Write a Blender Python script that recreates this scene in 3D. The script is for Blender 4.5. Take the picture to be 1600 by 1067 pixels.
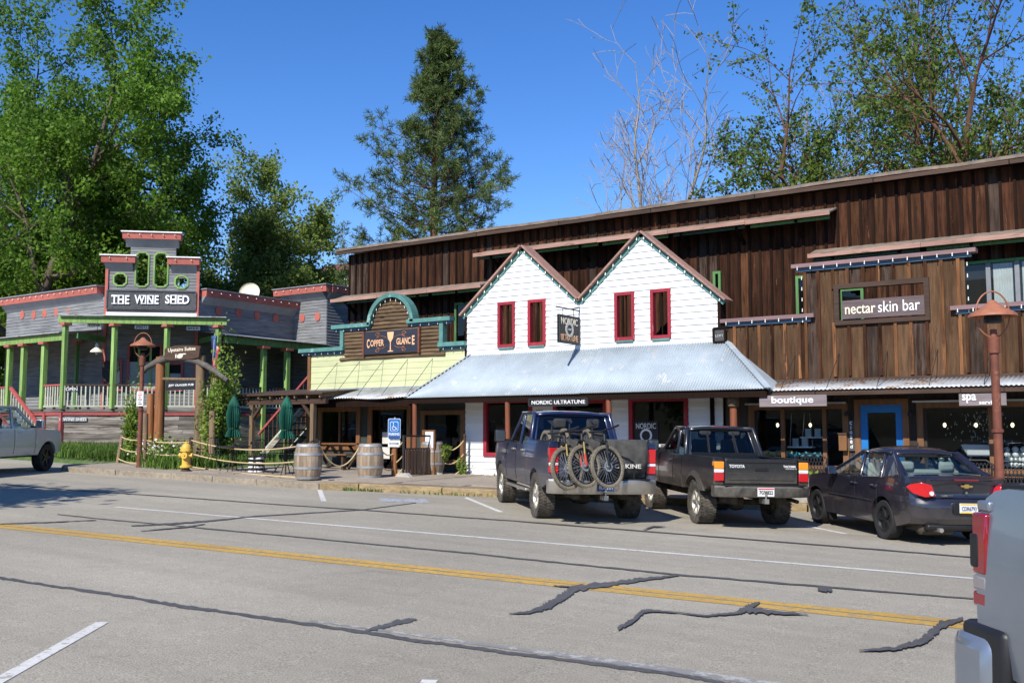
import bpy, bmesh, math, random
import numpy as np
from mathutils import Vector, Matrix
for o in list(bpy.data.objects): bpy.data.objects.remove(o)
SC = bpy.context.scene
COL = SC.collection
R_ = random.Random(11)

# ------------------------------------------------------------------ camera
FPX = 1560.0; HOR = 140.0; CZ = 1.78
PITCH = math.atan(HOR / FPX); YAW = math.atan2(.563, .826)
cam = bpy.data.cameras.new('camera'); camo = bpy.data.objects.new('camera', cam); COL.objects.link(camo)
cam.sensor_width = 36; cam.lens = 36 * FPX / 1600; cam.clip_end = 3000; cam.clip_start = .05
camo.location = (0, 0, CZ); camo.rotation_euler = (math.pi / 2 + PITCH, 0, YAW)
SC.camera = camo
# ------------------------------------------------------------------ sky and sun
SUN = Vector((-.13, 1, -.9)).normalized()          # the way the light travels
w = bpy.data.worlds.new('World'); SC.world = w; w.use_nodes = True
nt = w.node_tree; bg = nt.nodes['Background']
sk = nt.nodes.new('ShaderNodeTexSky'); sk.sky_type = 'NISHITA'; sk.sun_disc = False
sk.sun_elevation = math.radians(42); sk.sun_rotation = math.radians(173)
sk.air_density = 1.0; sk.dust_density = .1; sk.ozone_density = 3.0; sk.altitude = 600
hs = nt.nodes.new('ShaderNodeHueSaturation'); hs.inputs['Saturation'].default_value = 1.3; hs.inputs['Hue'].default_value = .512; nt.links.new(sk.outputs[0], hs.inputs['Color']); nt.links.new(hs.outputs[0], bg.inputs[0]); bg.inputs[1].default_value = .128
sl = bpy.data.lights.new('sun', 'SUN'); sl.energy = 4.4; sl.angle = math.radians(.53); sl.color = (1, .95, .87)
so = bpy.data.objects.new('sun', sl); COL.objects.link(so); so.rotation_euler = SUN.to_track_quat('-Z', 'Y').to_euler()
so.location = (0, -20, 30)
SC.view_settings.view_transform = 'Standard'; SC.view_settings.look = 'None'
SC.view_settings.exposure = .54; SC.view_settings.gamma = 1
SC.render.engine = 'CYCLES'

# ------------------------------------------------------------------ measuring helpers (photo pixel -> point on a known plane)
_c, _s = math.cos(PITCH), math.sin(PITCH)
FH = (-math.sin(YAW), math.cos(YAW)); RT = (math.cos(YAW), math.sin(YAW))
RD = (-.991, -.131); PD = (-.131, .991)              # along the road to the left; across it to the buildings
def ray(px, py):
    x = (px - 800) / FPX; y = (py - 533.5) / FPX; a = _c + y * _s
    return (FH[0] * a + RT[0] * x, FH[1] * a + RT[1] * x, _s - y * _c)
def gz(u, v): return .0235 * (RD[0] * u + RD[1] * v)
def rp(s, p): return (RD[0] * s + PD[0] * p, RD[1] * s + PD[1] * p)   # road frame -> world plan
def gr(px, py, dz=0):
    d = ray(px, py); t = (CZ - dz) / (.0235 * (RD[0] * d[0] + RD[1] * d[1]) - d[2])
    return Vector((t * d[0], t * d[1], CZ + t * d[2]))
def V(px, py, v):
    d = ray(px, py); t = v / d[1]; return Vector((t * d[0], v, CZ + t * d[2]))
def U(px, py, u):
    d = ray(px, py); t = u / d[0]; return Vector((u, t * d[1], CZ + t * d[2]))
def LN(px, py, p, e):
    d = ray(px, py); nx, ny = -e[1], e[0]
    t = (nx * p[0] + ny * p[1]) / (nx * d[0] + ny * d[1]); return Vector((t * d[0], t * d[1], CZ + t * d[2]))
def ZD(px, py, dist):                                # point at a distance straight ahead (far trees)
    d = ray(px, py); k = dist / (d[0] * FH[0] + d[1] * FH[1]); return Vector((d[0] * k, d[1] * k, CZ + d[2] * k))

# ------------------------------------------------------------------ materials
MATS = {}
def lin(r, g, b, k=1.0):
    f = lambda c: ((c / 255 + .055) / 1.055) ** 2.4 if c > 10 else c / 255 / 12.92
    return (f(r) * k, f(g) * k, f(b) * k, 1)
def mat(name, c, rough=.7, metal=0, var=.2, scale=4, st=(1, 1, 1), bump=0, ov=0, big=.12, c2=None, chips=None, dust=None, coat=0, spec=.4, bscale=1, trans=0):
    m = bpy.data.materials.new(name); m.use_nodes = True; t = m.node_tree; N = t.nodes; L = t.links
    b = N['Principled BSDF']; b.inputs['Roughness'].default_value = rough; b.inputs['Metallic'].default_value = metal
    b.inputs['Specular IOR Level'].default_value = spec; b.inputs['Coat Weight'].default_value = coat; b.inputs['Coat Roughness'].default_value = .05
    tc = N.new('ShaderNodeTexCoord'); mp = N.new('ShaderNodeMapping'); mp.inputs['Scale'].default_value = st; L.new(tc.outputs['Object'], mp.inputs[0])
    if ov:   # shift the pattern from piece to piece
        oi = N.new('ShaderNodeObjectInfo'); ad = N.new('ShaderNodeVectorMath'); ad.operation = 'ADD'; sc = N.new('ShaderNodeMath'); sc.operation = 'MULTIPLY'; sc.inputs[1].default_value = 37
        L.new(oi.outputs['Random'], sc.inputs[0]); L.new(mp.outputs[0], ad.inputs[0]); L.new(sc.outputs[0], ad.inputs[1]); vec = ad.outputs[0]
    else: vec = mp.outputs[0]
    n = N.new('ShaderNodeTexNoise'); n.inputs['Scale'].default_value = scale; n.inputs['Detail'].default_value = 7; n.inputs['Roughness'].default_value = .62; L.new(vec, n.inputs['Vector'])
    mr = N.new('ShaderNodeMapRange'); mr.inputs[1].default_value = .3; mr.inputs[2].default_value = .7; L.new(n.outputs[0], mr.inputs[0])
    mx = N.new('ShaderNodeMix'); mx.data_type = 'RGBA'; L.new(mr.outputs[0], mx.inputs[0])
    mx.inputs[6].default_value = [q * (1 - var) for q in c[:3]] + [1]
    mx.inputs[7].default_value = c2 if c2 else [min(1, q * (1 + var)) for q in c[:3]] + [1]
    out = mx.outputs[2]
    n2 = N.new('ShaderNodeTexNoise'); n2.inputs['Scale'].default_value = .7 * bscale; n2.inputs['Detail'].default_value = 4; L.new(tc.outputs['Object'], n2.inputs['Vector'])
    m2 = N.new('ShaderNodeMapRange'); m2.inputs[1].default_value = .3; m2.inputs[2].default_value = .7; m2.inputs[3].default_value = 1 - big; m2.inputs[4].default_value = 1 + big; L.new(n2.outputs[0], m2.inputs[0])
    def mul(a, f):
        v = N.new('ShaderNodeVectorMath'); v.operation = 'SCALE'; L.new(a, v.inputs[0]); L.new(f, v.inputs['Scale']); return v.outputs[0]
    out = mul(out, m2.outputs[0])
    if ov:
        m3 = N.new('ShaderNodeMapRange'); m3.inputs[3].default_value = 1 - ov; m3.inputs[4].default_value = 1 + ov; L.new(oi.outputs['Random'], m3.inputs[0]); out = mul(out, m3.outputs[0])
    if chips:   # worn spots: colour, scale, threshold
        n3 = N.new('ShaderNodeTexNoise'); n3.inputs['Scale'].default_value = chips[1]; n3.inputs['Detail'].default_value = 6; n3.inputs['Roughness'].default_value = .7; L.new(vec, n3.inputs['Vector'])
        m4 = N.new('ShaderNodeMapRange'); m4.inputs[1].default_value = chips[2]; m4.inputs[2].default_value = chips[2] + .04; L.new(n3.outputs[0], m4.inputs[0])
        x = N.new('ShaderNodeMix'); x.data_type = 'RGBA'; L.new(m4.outputs[0], x.inputs[0]); L.new(out, x.inputs[6]); x.inputs[7].default_value = chips[0]; out = x.outputs[2]
    if dust:    # dried mud thrown up from the wheels: colour, z at full, z at none, max
        sp = N.new('ShaderNodeSeparateXYZ'); L.new(tc.outputs['Object'], sp.inputs[0])
        m5 = N.new('ShaderNodeMapRange'); m5.inputs[1].default_value = dust[2]; m5.inputs[2].default_value = dust[1]; m5.inputs[4].default_value = dust[3]; L.new(sp.outputs[2], m5.inputs[0])
        n4 = N.new('ShaderNodeTexNoise'); n4.inputs['Scale'].default_value = 5; n4.inputs['Detail'].default_value = 9; n4.inputs['Roughness'].default_value = .75; L.new(tc.outputs['Object'], n4.inputs['Vector'])
        m6 = N.new('ShaderNodeMapRange'); m6.inputs[1].default_value = .36; m6.inputs[2].default_value = .62; m6.inputs[3].default_value = .35; L.new(n4.outputs[0], m6.inputs[0])
        mm = N.new('ShaderNodeMath'); mm.operation = 'MULTIPLY'; L.new(m5.outputs[0], mm.inputs[0]); L.new(m6.outputs[0], mm.inputs[1])
        x = N.new('ShaderNodeMix'); x.data_type = 'RGBA'; L.new(mm.outputs[0], x.inputs[0]); L.new(out, x.inputs[6]); x.inputs[7].default_value = dust[0]; out = x.outputs[2]
        rr = N.new('ShaderNodeMapRange'); rr.inputs[3].default_value = rough; rr.inputs[4].default_value = .9; L.new(mm.outputs[0], rr.inputs[0]); L.new(rr.outputs[0], b.inputs['Roughness'])
        if coat:
            rc = N.new('ShaderNodeMapRange'); rc.inputs[3].default_value = coat; rc.inputs[4].default_value = 0; rc.inputs[2].default_value = .6; L.new(mm.outputs[0], rc.inputs[0]); L.new(rc.outputs[0], b.inputs['Coat Weight'])
    L.new(out, b.inputs['Base Color'])
    if bump:
        bp = N.new('ShaderNodeBump'); bp.inputs['Strength'].default_value = bump; bp.inputs['Distance'].default_value = .02; L.new(n.outputs[0], bp.inputs['Height']); L.new(bp.outputs[0], b.inputs['Normal'])
    if trans:   # light through leaves
        o = N['Material Output']; tr = N.new('ShaderNodeBsdfTranslucent'); L.new(out, tr.inputs[0]); ms = N.new('ShaderNodeMixShader'); ms.inputs[0].default_value = trans
        L.new(b.outputs[0], ms.inputs[1]); L.new(tr.outputs[0], ms.inputs[2]); L.new(ms.outputs[0], o.inputs[0])
    MATS[name] = m; return m
def glassmat(name, tint, ior=1.5, tr=.0):
    m = bpy.data.materials.new(name); m.use_nodes = True; t = m.node_tree; N = t.nodes; L = t.links; N.remove(N['Principled BSDF'])
    fr = N.new('ShaderNodeFresnel'); fr.inputs[0].default_value = ior; g = N.new('ShaderNodeBsdfGlossy'); g.inputs['Roughness'].default_value = .015
    tp = N.new('ShaderNodeBsdfTransparent'); tp.inputs[0].default_value = tint; ms = N.new('ShaderNodeMixShader')
    ge = N.new('ShaderNodeNewGeometry'); iv = N.new('ShaderNodeMath'); iv.operation = 'SUBTRACT'; iv.inputs[0].default_value = 1; L.new(ge.outputs['Backfacing'], iv.inputs[1]); mu = N.new('ShaderNodeMath'); mu.operation = 'MULTIPLY'; L.new(fr.outputs[0], mu.inputs[0]); L.new(iv.outputs[0], mu.inputs[1])   # the inner face of a thin pane does not reflect again
    L.new(mu.outputs[0], ms.inputs[0]); L.new(tp.outputs[0], ms.inputs[1]); L.new(g.outputs[0], ms.inputs[2]); L.new(ms.outputs[0], N['Material Output'].inputs[0])
    MATS[name] = m
def emis(name, c, s):
    m = mat(name, c, .4); m.node_tree.nodes['Principled BSDF'].inputs['Emission Color'].default_value = c; m.node_tree.nodes['Principled BSDF'].inputs['Emission Strength'].default_value = s
HH = (.5, .5, 7); VG = (6, 6, .5); HG = (.5, 6, 6)
mat('asphalt', (.315, .286, .228, 1), .92, var=.5, scale=75, big=.13, bump=.35, bscale=.35, spec=.25)
mat('seal', (.085, .083, .082, 1), .6, var=.3, scale=20, spec=.3)
mat('paint_white', (.56, .55, .51, 1), .8, var=.15, scale=30, chips=((.33, .31, .27, 1), 12, .56))
mat('paint_worn', (.36, .355, .335, 1), .8, var=.2, scale=30, chips=((.22, .215, .2, 1), 9, .45))
mat('paint_yellow', (.46, .28, .055, 1), .8, var=.18, scale=25, chips=((.3, .22, .12, 1), 11, .54))
mat('paint_blue', (.33, .36, .4, 1), .8, var=.15, scale=20, chips=((.22, .215, .2, 1), 9, .5))
mat('earth', (.16, .13, .085, 1), .95, var=.35, scale=3, c2=(.1, .12, .045, 1))
mat('lawn', (.06, .1, .025, 1), .95, var=.4, scale=5)
mat('hill', (.08, .085, .04, 1), .95, var=.5, scale=.15, big=.3, bscale=.05)
mat('walk', (.29, .245, .19, 1), .9, var=.2, scale=14, big=.15, bump=.15, chips=((.17, .15, .12, 1), 3, .6))
mat('walk_plank', (.2, .15, .105, 1), .88, var=.3, scale=3, st=(.6, 6, 6), ov=.2, bump=.3)
mat('kerb_wood', (.27, .2, .105, 1), .9, var=.35, scale=3, st=(.7, 5, 5), bump=.4, ov=.1, chips=((.2, .15, .09, 1), 5, .56))
mat('kerb_stone', (.26, .22, .165, 1), .92, var=.3, scale=9, bump=.4)
mat('barn', (.038, .0155, .008, 1), .9, var=.65, scale=2.6, st=VG, ov=.42, spec=.12, bump=.35, big=.25, chips=((.105, .055, .032, 1), 2.2, .62), c2=(.082, .034, .018, 1))
mat('barn_warm', (.062, .027, .013, 1), .9, var=.6, scale=2.6, st=VG, ov=.3, spec=.12, bump=.35, big=.3, chips=((.03, .014, .009, 1), 1.8, .56))
mat('barn_grey', (.05, .034, .026, 1), .9, var=.6, scale=2.6, st=VG, ov=.3, spec=.12, bump=.35, big=.3, chips=((.03, .016, .01, 1), 1.8, .54))
mat('barn_dark', (.015, .0075, .005, 1), .9, spec=.12, var=.4, scale=2.6, st=VG, ov=.2, bump=.3)
mat('nectar', (.085, .048, .026, 1), .9, var=.5, scale=2.4, st=VG, ov=.3, spec=.12, bump=.35, big=.2, chips=((.06, .033, .02, 1), 1.4, .58))
mat('batten', (.155, .07, .03, 1), .85, spec=.15, var=.6, scale=2.4, st=VG, ov=.7, bump=.3, chips=((.07, .035, .02, 1), 1.6, .54))
mat('wood_frame', (.17, .078, .03, 1), .6, var=.3, scale=3, st=(4, 4, .8), ov=.15, bump=.15)
mat('wood_dark', (.06, .034, .022, 1), .8, var=.4, scale=3, st=HG, ov=.2, bump=.3)
mat('pink_fascia', (.33, .19, .145, 1), .75, var=.25, scale=3, st=HG, ov=.1, bump=.2, chips=((.18, .1, .07, 1), 2.2, .6))
mat('mauve', (.2, .125, .125, 1), .7, var=.2, scale=3, st=HG, ov=.08, bump=.15)
mat('blue_trim', (.075, .15, .24, 1), .65, var=.25, scale=4, st=HG, chips=((.12, .1, .09, 1), 2.5, .6))
mat('roofing', (.19, .15, .115, 1), .9, var=.4, scale=3, bump=.3)
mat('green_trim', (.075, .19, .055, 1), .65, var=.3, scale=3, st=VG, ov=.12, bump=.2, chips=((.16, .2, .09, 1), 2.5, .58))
mat('yellow_green', (.2, .36, .085, 1), .7, var=.3, scale=2.4, st=VG, ov=.18, bump=.2, c2=(.3, .45, .13, 1), chips=((.12, .25, .06, 1), 1.8, .56))  # worn yellow-green trim paint of the porch
mat('dark_green', (.03, .075, .04, 1), .65, var=.25, scale=3)
mat('white_board', (.76, .765, .76, 1), .62, var=.05, scale=3, st=HG, ov=.05, bump=.1, big=.03, chips=((.55, .51, .46, 1), 3.2, .665))
mat('red_trim', (.3, .02, .035, 1), .6, var=.2, scale=4, st=VG, ov=.08, chips=((.4, .2, .2, 1), 5, .64))
mat('metal_roof', (.35, .405, .44, 1), .62, metal=.1, var=.1, scale=2, big=.1, chips=((.46, .47, .47, 1), 2.5, .6))
mat('metal_old', (.42, .43, .43, 1), .55, metal=.25, var=.25, scale=2.5, chips=((.26, .17, .1, 1), 1.6, .57))
mat('gal_flash', (.5, .53, .55, 1), .4, metal=.6, var=.1)
mat('yellow_board', (.53, .55, .31, 1), .7, var=.08, scale=3, st=HG, ov=.06, bump=.12, chips=((.22, .3, .12, 1), 5.5, .655))
mat('teal', (.085, .215, .19, 1), .6, var=.2, scale=4, ov=.08, chips=((.2, .38, .33, 1), 3, .58))
mat('log', (.125, .08, .042, 1), .8, var=.5, scale=2.5, st=(.8, 6, 6), ov=.25, bump=.4)
mat('grey_siding', (.175, .18, .182, 1), .85, var=.4, scale=2.4, st=HH, bump=.25, big=.16, chips=((.12, .115, .11, 1), 1.8, .6))
mat('grey_plank', (.21, .185, .16, 1), .88, var=.6, scale=2, st=HH, ov=.5, bump=.4, chips=((.085, .06, .045, 1), 1.5, .55))
mat('grey_trim', (.2, .21, .225, 1), .7, var=.12, scale=4)
mat('coral', (.41, .115, .085, 1), .65, var=.14, scale=5, ov=.04, chips=((.38, .2, .16, 1), 4, .66))
mat('rail_red', (.36, .075, .07, 1), .65, var=.2, scale=5, ov=.08)
mat('baluster', (.46, .47, .36, 1), .7, var=.15, scale=5, ov=.12)
mat('sign_grey', (.065, .067, .07, 1), .8, var=.35, scale=3, st=HG, bump=.2)
mat('sign_brown', (.115, .085, .085, 1), .75, var=.3, scale=3, st=HG, bump=.15)
mat('sign_lilac', (.2, .165, .165, 1), .75, var=.2, scale=3, st=HG, bump=.15)
mat('sign_navy', (.022, .026, .04, 1), .6, var=.2, scale=3, st=HG)
mat('sign_black', (.02, .02, .021, 1), .55, var=.2)
mat('copper_letter', (.75, .43, .24, 1), .5, var=.05)
mat('cream', (.78, .72, .55, 1), .6, var=.06)
mat('white', (.8, .8, .79, 1), .5, var=.04)
mat('offwhite', (.55, .53, .48, 1), .7, var=.12)
mat('sign_blue', (.012, .14, .42, 1), .4, var=.05)
mat('sign_red', (.55, .04, .03, 1), .5, var=.05)
mat('rust', (.16, .052, .03, 1), .65, var=.25, scale=7, chips=((.24, .1, .055, 1), 6, .6))
mat('rust_shade', (.3, .115, .06, 1), .6, var=.2, scale=8)
mat('post_wood', (.25, .1, .035, 1), .65, var=.35, scale=2.6, st=VG, bump=.3, ov=.15)
mat('post_grey', (.19, .15, .11, 1), .85, var=.4, scale=2.6, st=VG, bump=.4, ov=.2, c2=(.28, .18, .09, 1))
mat('post_red', (.2, .065, .03, 1), .5, var=.25, scale=3, st=VG, bump=.2)
mat('barrel', (.3, .2, .115, 1), .85, var=.35, scale=2.6, st=VG, ov=.28, bump=.4, c2=(.34, .28, .21, 1))
mat('hoop', (.33, .35, .37, 1), .6, metal=.4, var=.2, scale=8)
mat('rope', (.55, .42, .22, 1), .9, var=.25, scale=40, bump=.4)
mat('hydrant', (.58, .37, .06, 1), .5, var=.1, scale=8, chips=((.5, .3, .05, 1), 7, .64))
mat('umbrella', (.006, .085, .055, 1), .8, var=.2, scale=6)
mat('black_metal', (.018, .018, .02, 1), .5, var=.2)
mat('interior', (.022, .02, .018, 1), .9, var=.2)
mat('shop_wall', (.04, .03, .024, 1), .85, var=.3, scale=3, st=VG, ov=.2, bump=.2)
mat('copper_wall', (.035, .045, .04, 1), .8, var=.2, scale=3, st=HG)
mat('blue_door', (.012, .15, .42, 1), .5, var=.1)
mat('curtain', (.6, .6, .57, 1), .9, var=.08)
mat('concrete', (.36, .34, .3, 1), .9, var=.2, scale=10, bump=.2)
mat('brick_red', (.3, .085, .05, 1), .8, var=.2, ov=.2)
glassmat('glass', (.85, .88, .88, 1)); glassmat('car_glass', (.84, .9, .88, 1)); glassmat('dark_glass', (.4, .44, .46, 1)); glassmat('tint_glass', (.22, .24, .28, 1), 1.6)
for n_, c_, t_ in (('leaf_a', (.11, .235, .026, 1), .45), ('leaf_b', (.12, .245, .028, 1), .45), ('leaf_c', (.2, .3, .075, 1), .45), ('leaf_locust', (.11, .2, .035, 1), .45), ('needle', (.1, .165, .05, 1), .25), ('leaf_shrub', (.19, .32, .055, 1), .4), ('blade', (.1, .2, .035, 1), .35)):
    mat(n_, c_, .6, var=.5, scale=.9 if n_ not in ('leaf_shrub', 'blade') else 4, big=.3, bscale=.5, trans=t_, spec=.25, c2=(c_[0] * 1.6, c_[1] * 1.35, c_[2] * 1.2, 1))
mat('bark', (.1, .075, .055, 1), .9, var=.4, scale=6, st=(3, 3, .6), bump=.6)
mat('bark_red', (.13, .065, .036, 1), .9, var=.45, scale=6, st=(3, 3, .6), bump=.6)
mat('bark_pale', (.25, .215, .18, 1), .85, var=.3, scale=4, st=(2, 2, .5), bump=.4)
mat('flower', (.75, .68, .7, 1), .8, var=.1)
MUD = (.3, .245, .17, 1)
mat('navy_paint', (.007, .017, .06, 1), .28, var=.08, coat=.8, dust=((.17, .15, .12, 1), .55, 1.4, .62), spec=.5)
mat('black_paint', (.01, .011, .013, 1), .28, var=.08, coat=.8, dust=(MUD, .5, 1.05, .5), spec=.5, chips=((.16, .14, .11, 1), 55, .63))
mat('sedan_paint', (.014, .013, .021, 1), .25, var=.08, coat=1, dust=(MUD, .1, .75, .2), spec=.5)
mat('silver_paint', (.27, .3, .345, 1), .3, metal=.65, var=.03, coat=.5)
mat('pale_paint', (.36, .43, .47, 1), .32, metal=.35, var=.03, coat=.6, dust=((.2, .18, .15, 1), .2, .7, .2))
mat('chrome', (.62, .62, .6, 1), .16, metal=1, var=.05)
mat('chrome_dusty', (.5, .47, .42, 1), .35, metal=.8, var=.15, scale=6)
mat('bumper_grey', (.06, .058, .054, 1), .5, var=.3, scale=8, c2=(.14, .125, .1, 1))
mat('trim_black', (.012, .012, .013, 1), .45, var=.2)
mat('flare', (.02, .02, .022, 1), .55, var=.3, dust=(MUD, .5, 1.1, .4))
mat('tyre', (.035, .033, .03, 1), .85, var=.35, scale=10, c2=(.14, .12, .095, 1))
mat('tyre_dark', (.018, .018, .018, 1), .8, var=.3, scale=10)
mat('bike_tyre', (.2, .17, .12, 1), .9, var=.3, scale=20)
mat('rim_alloy', (.5, .48, .43, 1), .4, metal=.7, var=.2, scale=8)
mat('rim_black', (.016, .016, .018, 1), .35, var=.2)
mat('lamp_red', (.5, .012, .016, 1), .15, var=.1, coat=1)
mat('lamp_dark_red', (.2, .008, .014, 1), .12, var=.1, coat=1)
mat('lamp_amber', (.85, .3, .02, 1), .15, var=.08, coat=1)
mat('lamp_clear', (.7, .68, .66, 1), .12, var=.08, coat=1); mat('lamp_smoke', (.22, .2, .2, 1), .12, var=.2, coat=1)
mat('seat', (.3, .3, .29, 1), .9, var=.1); mat('shelf_grey', (.16, .16, .15, 1), .9, var=.1); mat('seat_dark', (.03, .03, .03, 1), .9, var=.1)
mat('underbody', (.03, .026, .02, 1), .9, var=.4, scale=5, c2=(.1, .08, .055, 1))
mat('pad', (.035, .034, .033, 1), .85, var=.3, scale=5, c2=(.09, .085, .075, 1))
mat('gold', (.6, .4, .12, 1), .3, metal=.7, var=.1); mat('bike_red', (.5, .06, .03, 1), .4); mat('bike_mint', (.3, .6, .5, 1), .5)
mat('plate_white', (.72, .72, .7, 1), .5, var=.04); mat('plate_blue', (.03, .07, .2, 1), .5, var=.1); mat('plate_yellow', (.75, .5, .05, 1), .5)
emis('bulb', (1, .82, .5, 1), 2.5)
mat('bulb_off', (.8, .78, .7, 1), .25, var=.05)

# worn lanes, stains and fine aggregate in the asphalt
_t = MATS['asphalt'].node_tree; _N = _t.nodes; _L = _t.links; _b = _N['Principled BSDF']; _src = _b.inputs['Base Color'].links[0].from_socket
_tc = _N.new('ShaderNodeTexCoord')
def _layer(src, rot, scl, sc, lo, hi, a, b_, det=5):
    mp = _N.new('ShaderNodeMapping'); mp.inputs['Rotation'].default_value = (0, 0, rot); mp.inputs['Scale'].default_value = scl; _L.new(_tc.outputs['Object'], mp.inputs[0])
    n = _N.new('ShaderNodeTexNoise'); n.inputs['Scale'].default_value = sc; n.inputs['Detail'].default_value = det; n.inputs['Roughness'].default_value = .65; _L.new(mp.outputs[0], n.inputs['Vector'])
    m = _N.new('ShaderNodeMapRange'); m.inputs[1].default_value = lo; m.inputs[2].default_value = hi; m.inputs[3].default_value = a; m.inputs[4].default_value = b_; _L.new(n.outputs[0], m.inputs[0])
    v = _N.new('ShaderNodeVectorMath'); v.operation = 'SCALE'; _L.new(src, v.inputs[0]); _L.new(m.outputs[0], v.inputs['Scale']); return v.outputs[0]
_src = _layer(_src, -.13, (.06, 1.2, 1), 1.0, .35, .65, .9, 1.08)         # lanes polished by tyres
_src = _layer(_src, 0, (1, 1, 1), .8, .62, .72, 1, .84, 8)               # oil stains
_src = _layer(_src, 0, (1, 1, 1), 160, .28, .44, .55, 1, 2)             # dark grit
_src = _layer(_src, .5, (1, 1, 1), 4.5, .3, .7, .94, 1.06, 8)
_L.new(_src, _b.inputs['Base Color'])
# ------------------------------------------------------------------ mesh helpers
WORLD = set()
class MB:
    def __init__(s): s.v = []; s.f = []
    def add(s, vs, fs):
        o = len(s.v); s.v += [tuple(q) for q in vs]; s.f += [tuple(i + o for i in f) for f in fs]; return s
    def box(s, x0, x1, y0, y1, z0, z1):
        return s.add([(x0, y0, z0), (x1, y0, z0), (x1, y1, z0), (x0, y1, z0), (x0, y0, z1), (x1, y0, z1), (x1, y1, z1), (x0, y1, z1)],
                     [(0, 3, 2, 1), (4, 5, 6, 7), (0, 1, 5, 4), (1, 2, 6, 5), (2, 3, 7, 6), (3, 0, 4, 7)])
    def hexa(s, b, t): return s.add(list(b) + list(t), [(3, 2, 1, 0), (4, 5, 6, 7), (0, 1, 5, 4), (1, 2, 6, 5), (2, 3, 7, 6), (3, 0, 4, 7)])
    def beam(s, p, q, w, h, up=(0, 0, 1)):
        p, q, up = Vector(p), Vector(q), Vector(up); d = (q - p).normalized(); a = d.cross(up).normalized() * w / 2; b = a.cross(d).normalized() * h / 2
        return s.hexa([p - a - b, p + a - b, p + a + b, p - a + b], [q - a - b, q + a - b, q + a + b, q - a + b])
    def slab(s, poly, ext):
        n = len(poly); e = Vector(ext); P = [Vector(p) for p in poly]
        return s.add(P + [p + e for p in P], [tuple(range(n - 1, -1, -1)), tuple(range(n, 2 * n))] + [(i, (i + 1) % n, n + (i + 1) % n, n + i) for i in range(n)])
    def tube(s, pts, r, n=8, cap=True):
        P = [Vector(p) for p in pts]; k = len(P); rr = r if isinstance(r, (list, tuple)) else [r] * k
        vs = []; a = None
        for i, p in enumerate(P):
            d = (P[min(i + 1, k - 1)] - P[max(i - 1, 0)])
            d = d.normalized() if d.length > 1e-9 else Vector((0, 0, 1))
            if a is None: a = d.cross(Vector((0, 0, 1)) if abs(d.z) < .9 else Vector((1, 0, 0))).normalized()
            else:
                a = a - d * a.dot(d); a = a.normalized() if a.length > 1e-6 else d.orthogonal().normalized()
            b = d.cross(a)
            for j in range(n):
                t = 2 * math.pi * j / n; vs.append(p + (a * math.cos(t) + b * math.sin(t)) * rr[i])
        fs = [(i * n + j, i * n + (j + 1) % n, (i + 1) * n + (j + 1) % n, (i + 1) * n + j) for i in range(k - 1) for j in range(n)]
        if cap: fs += [tuple(range(n - 1, -1, -1)), tuple((k - 1) * n + j for j in range(n))]
        return s.add(vs, fs)
    def lathe(s, prof, n=20, c=(0, 0, 0), axis='z', closed=False):
        c = Vector(c); vs = []
        for r, z in prof:
            for j in range(n):
                t = 2 * math.pi * j / n; x, y = r * math.cos(t), r * math.sin(t)
                vs.append(c + (Vector((x, y, z)) if axis == 'z' else Vector((x, z, y)) if axis == 'y' else Vector((z, x, y))))
        k = len(prof); fs = [(i * n + j, i * n + (j + 1) % n, ((i + 1) % k) * n + (j + 1) % n, ((i + 1) % k) * n + j) for i in range(k if closed else k - 1) for j in range(n)]
        if not closed: fs += [tuple(range(n - 1, -1, -1)), tuple((k - 1) * n + j for j in range(n))]
        return s.add(vs, fs)
    def build(s, name, m, parent=None, smooth=False, bev=0, kind=None, fix=True):
        me = bpy.data.meshes.new(name); me.from_pydata(s.v, [], s.f)
        if fix:
            bm = bmesh.new(); bm.from_mesh(me); bmesh.ops.recalc_face_normals(bm, faces=bm.faces); bm.to_mesh(me); bm.free()
        return link(name, me, m, parent, smooth, bev, kind)
def link(name, me, m, parent=None, smooth=False, bev=0, kind=None):
    me.materials.append(MATS[m] if isinstance(m, str) else m)
    if smooth:
        me.shade_smooth(); me.set_sharp_from_angle(angle=math.radians(smooth if smooth > 1 else 38))
    o = bpy.data.objects.new(name, me); COL.objects.link(o)
    if parent is not None:
        o.parent = parent
        if parent.name in WORLD: o.matrix_parent_inverse = Matrix.Translation(-parent.location)
    if bev:
        md = o.modifiers.new('bevel', 'BEVEL'); md.width = bev; md.segments = 2; md.limit_method = 'ANGLE'; md.angle_limit = math.radians(40)
        me.shade_smooth(); me.set_sharp_from_angle(angle=math.radians(50))
    if kind: o['kind'] = kind
    return o
def tag(o, label, cat, group=None):
    o['label'] = label; o['category'] = cat
    if group: o['group'] = group
    return o
def root(name, loc, label, cat, group=None, world=True):
    o = bpy.data.objects.new(name, None); COL.objects.link(o); o.location = loc; o.empty_display_size = .2
    if world: WORLD.add(o.name)
    return tag(o, label, cat, group)
def copy_tree(o, parent=None):
    c = o.copy(); COL.objects.link(c); c.parent = parent
    if o.name in WORLD: WORLD.add(c.name)
    for ch in list(o.children): copy_tree(ch, c)
    return c
def share(o, parent, mtx):           # an alike piece that shares the mesh
    c = bpy.data.objects.new(o.name.split('.')[0], o.data); COL.objects.link(c); c.parent = parent
    if parent.name in WORLD: c.matrix_parent_inverse = Matrix.Translation(-parent.location)
    c.matrix_basis = mtx; return c
_tc = {}
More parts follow.
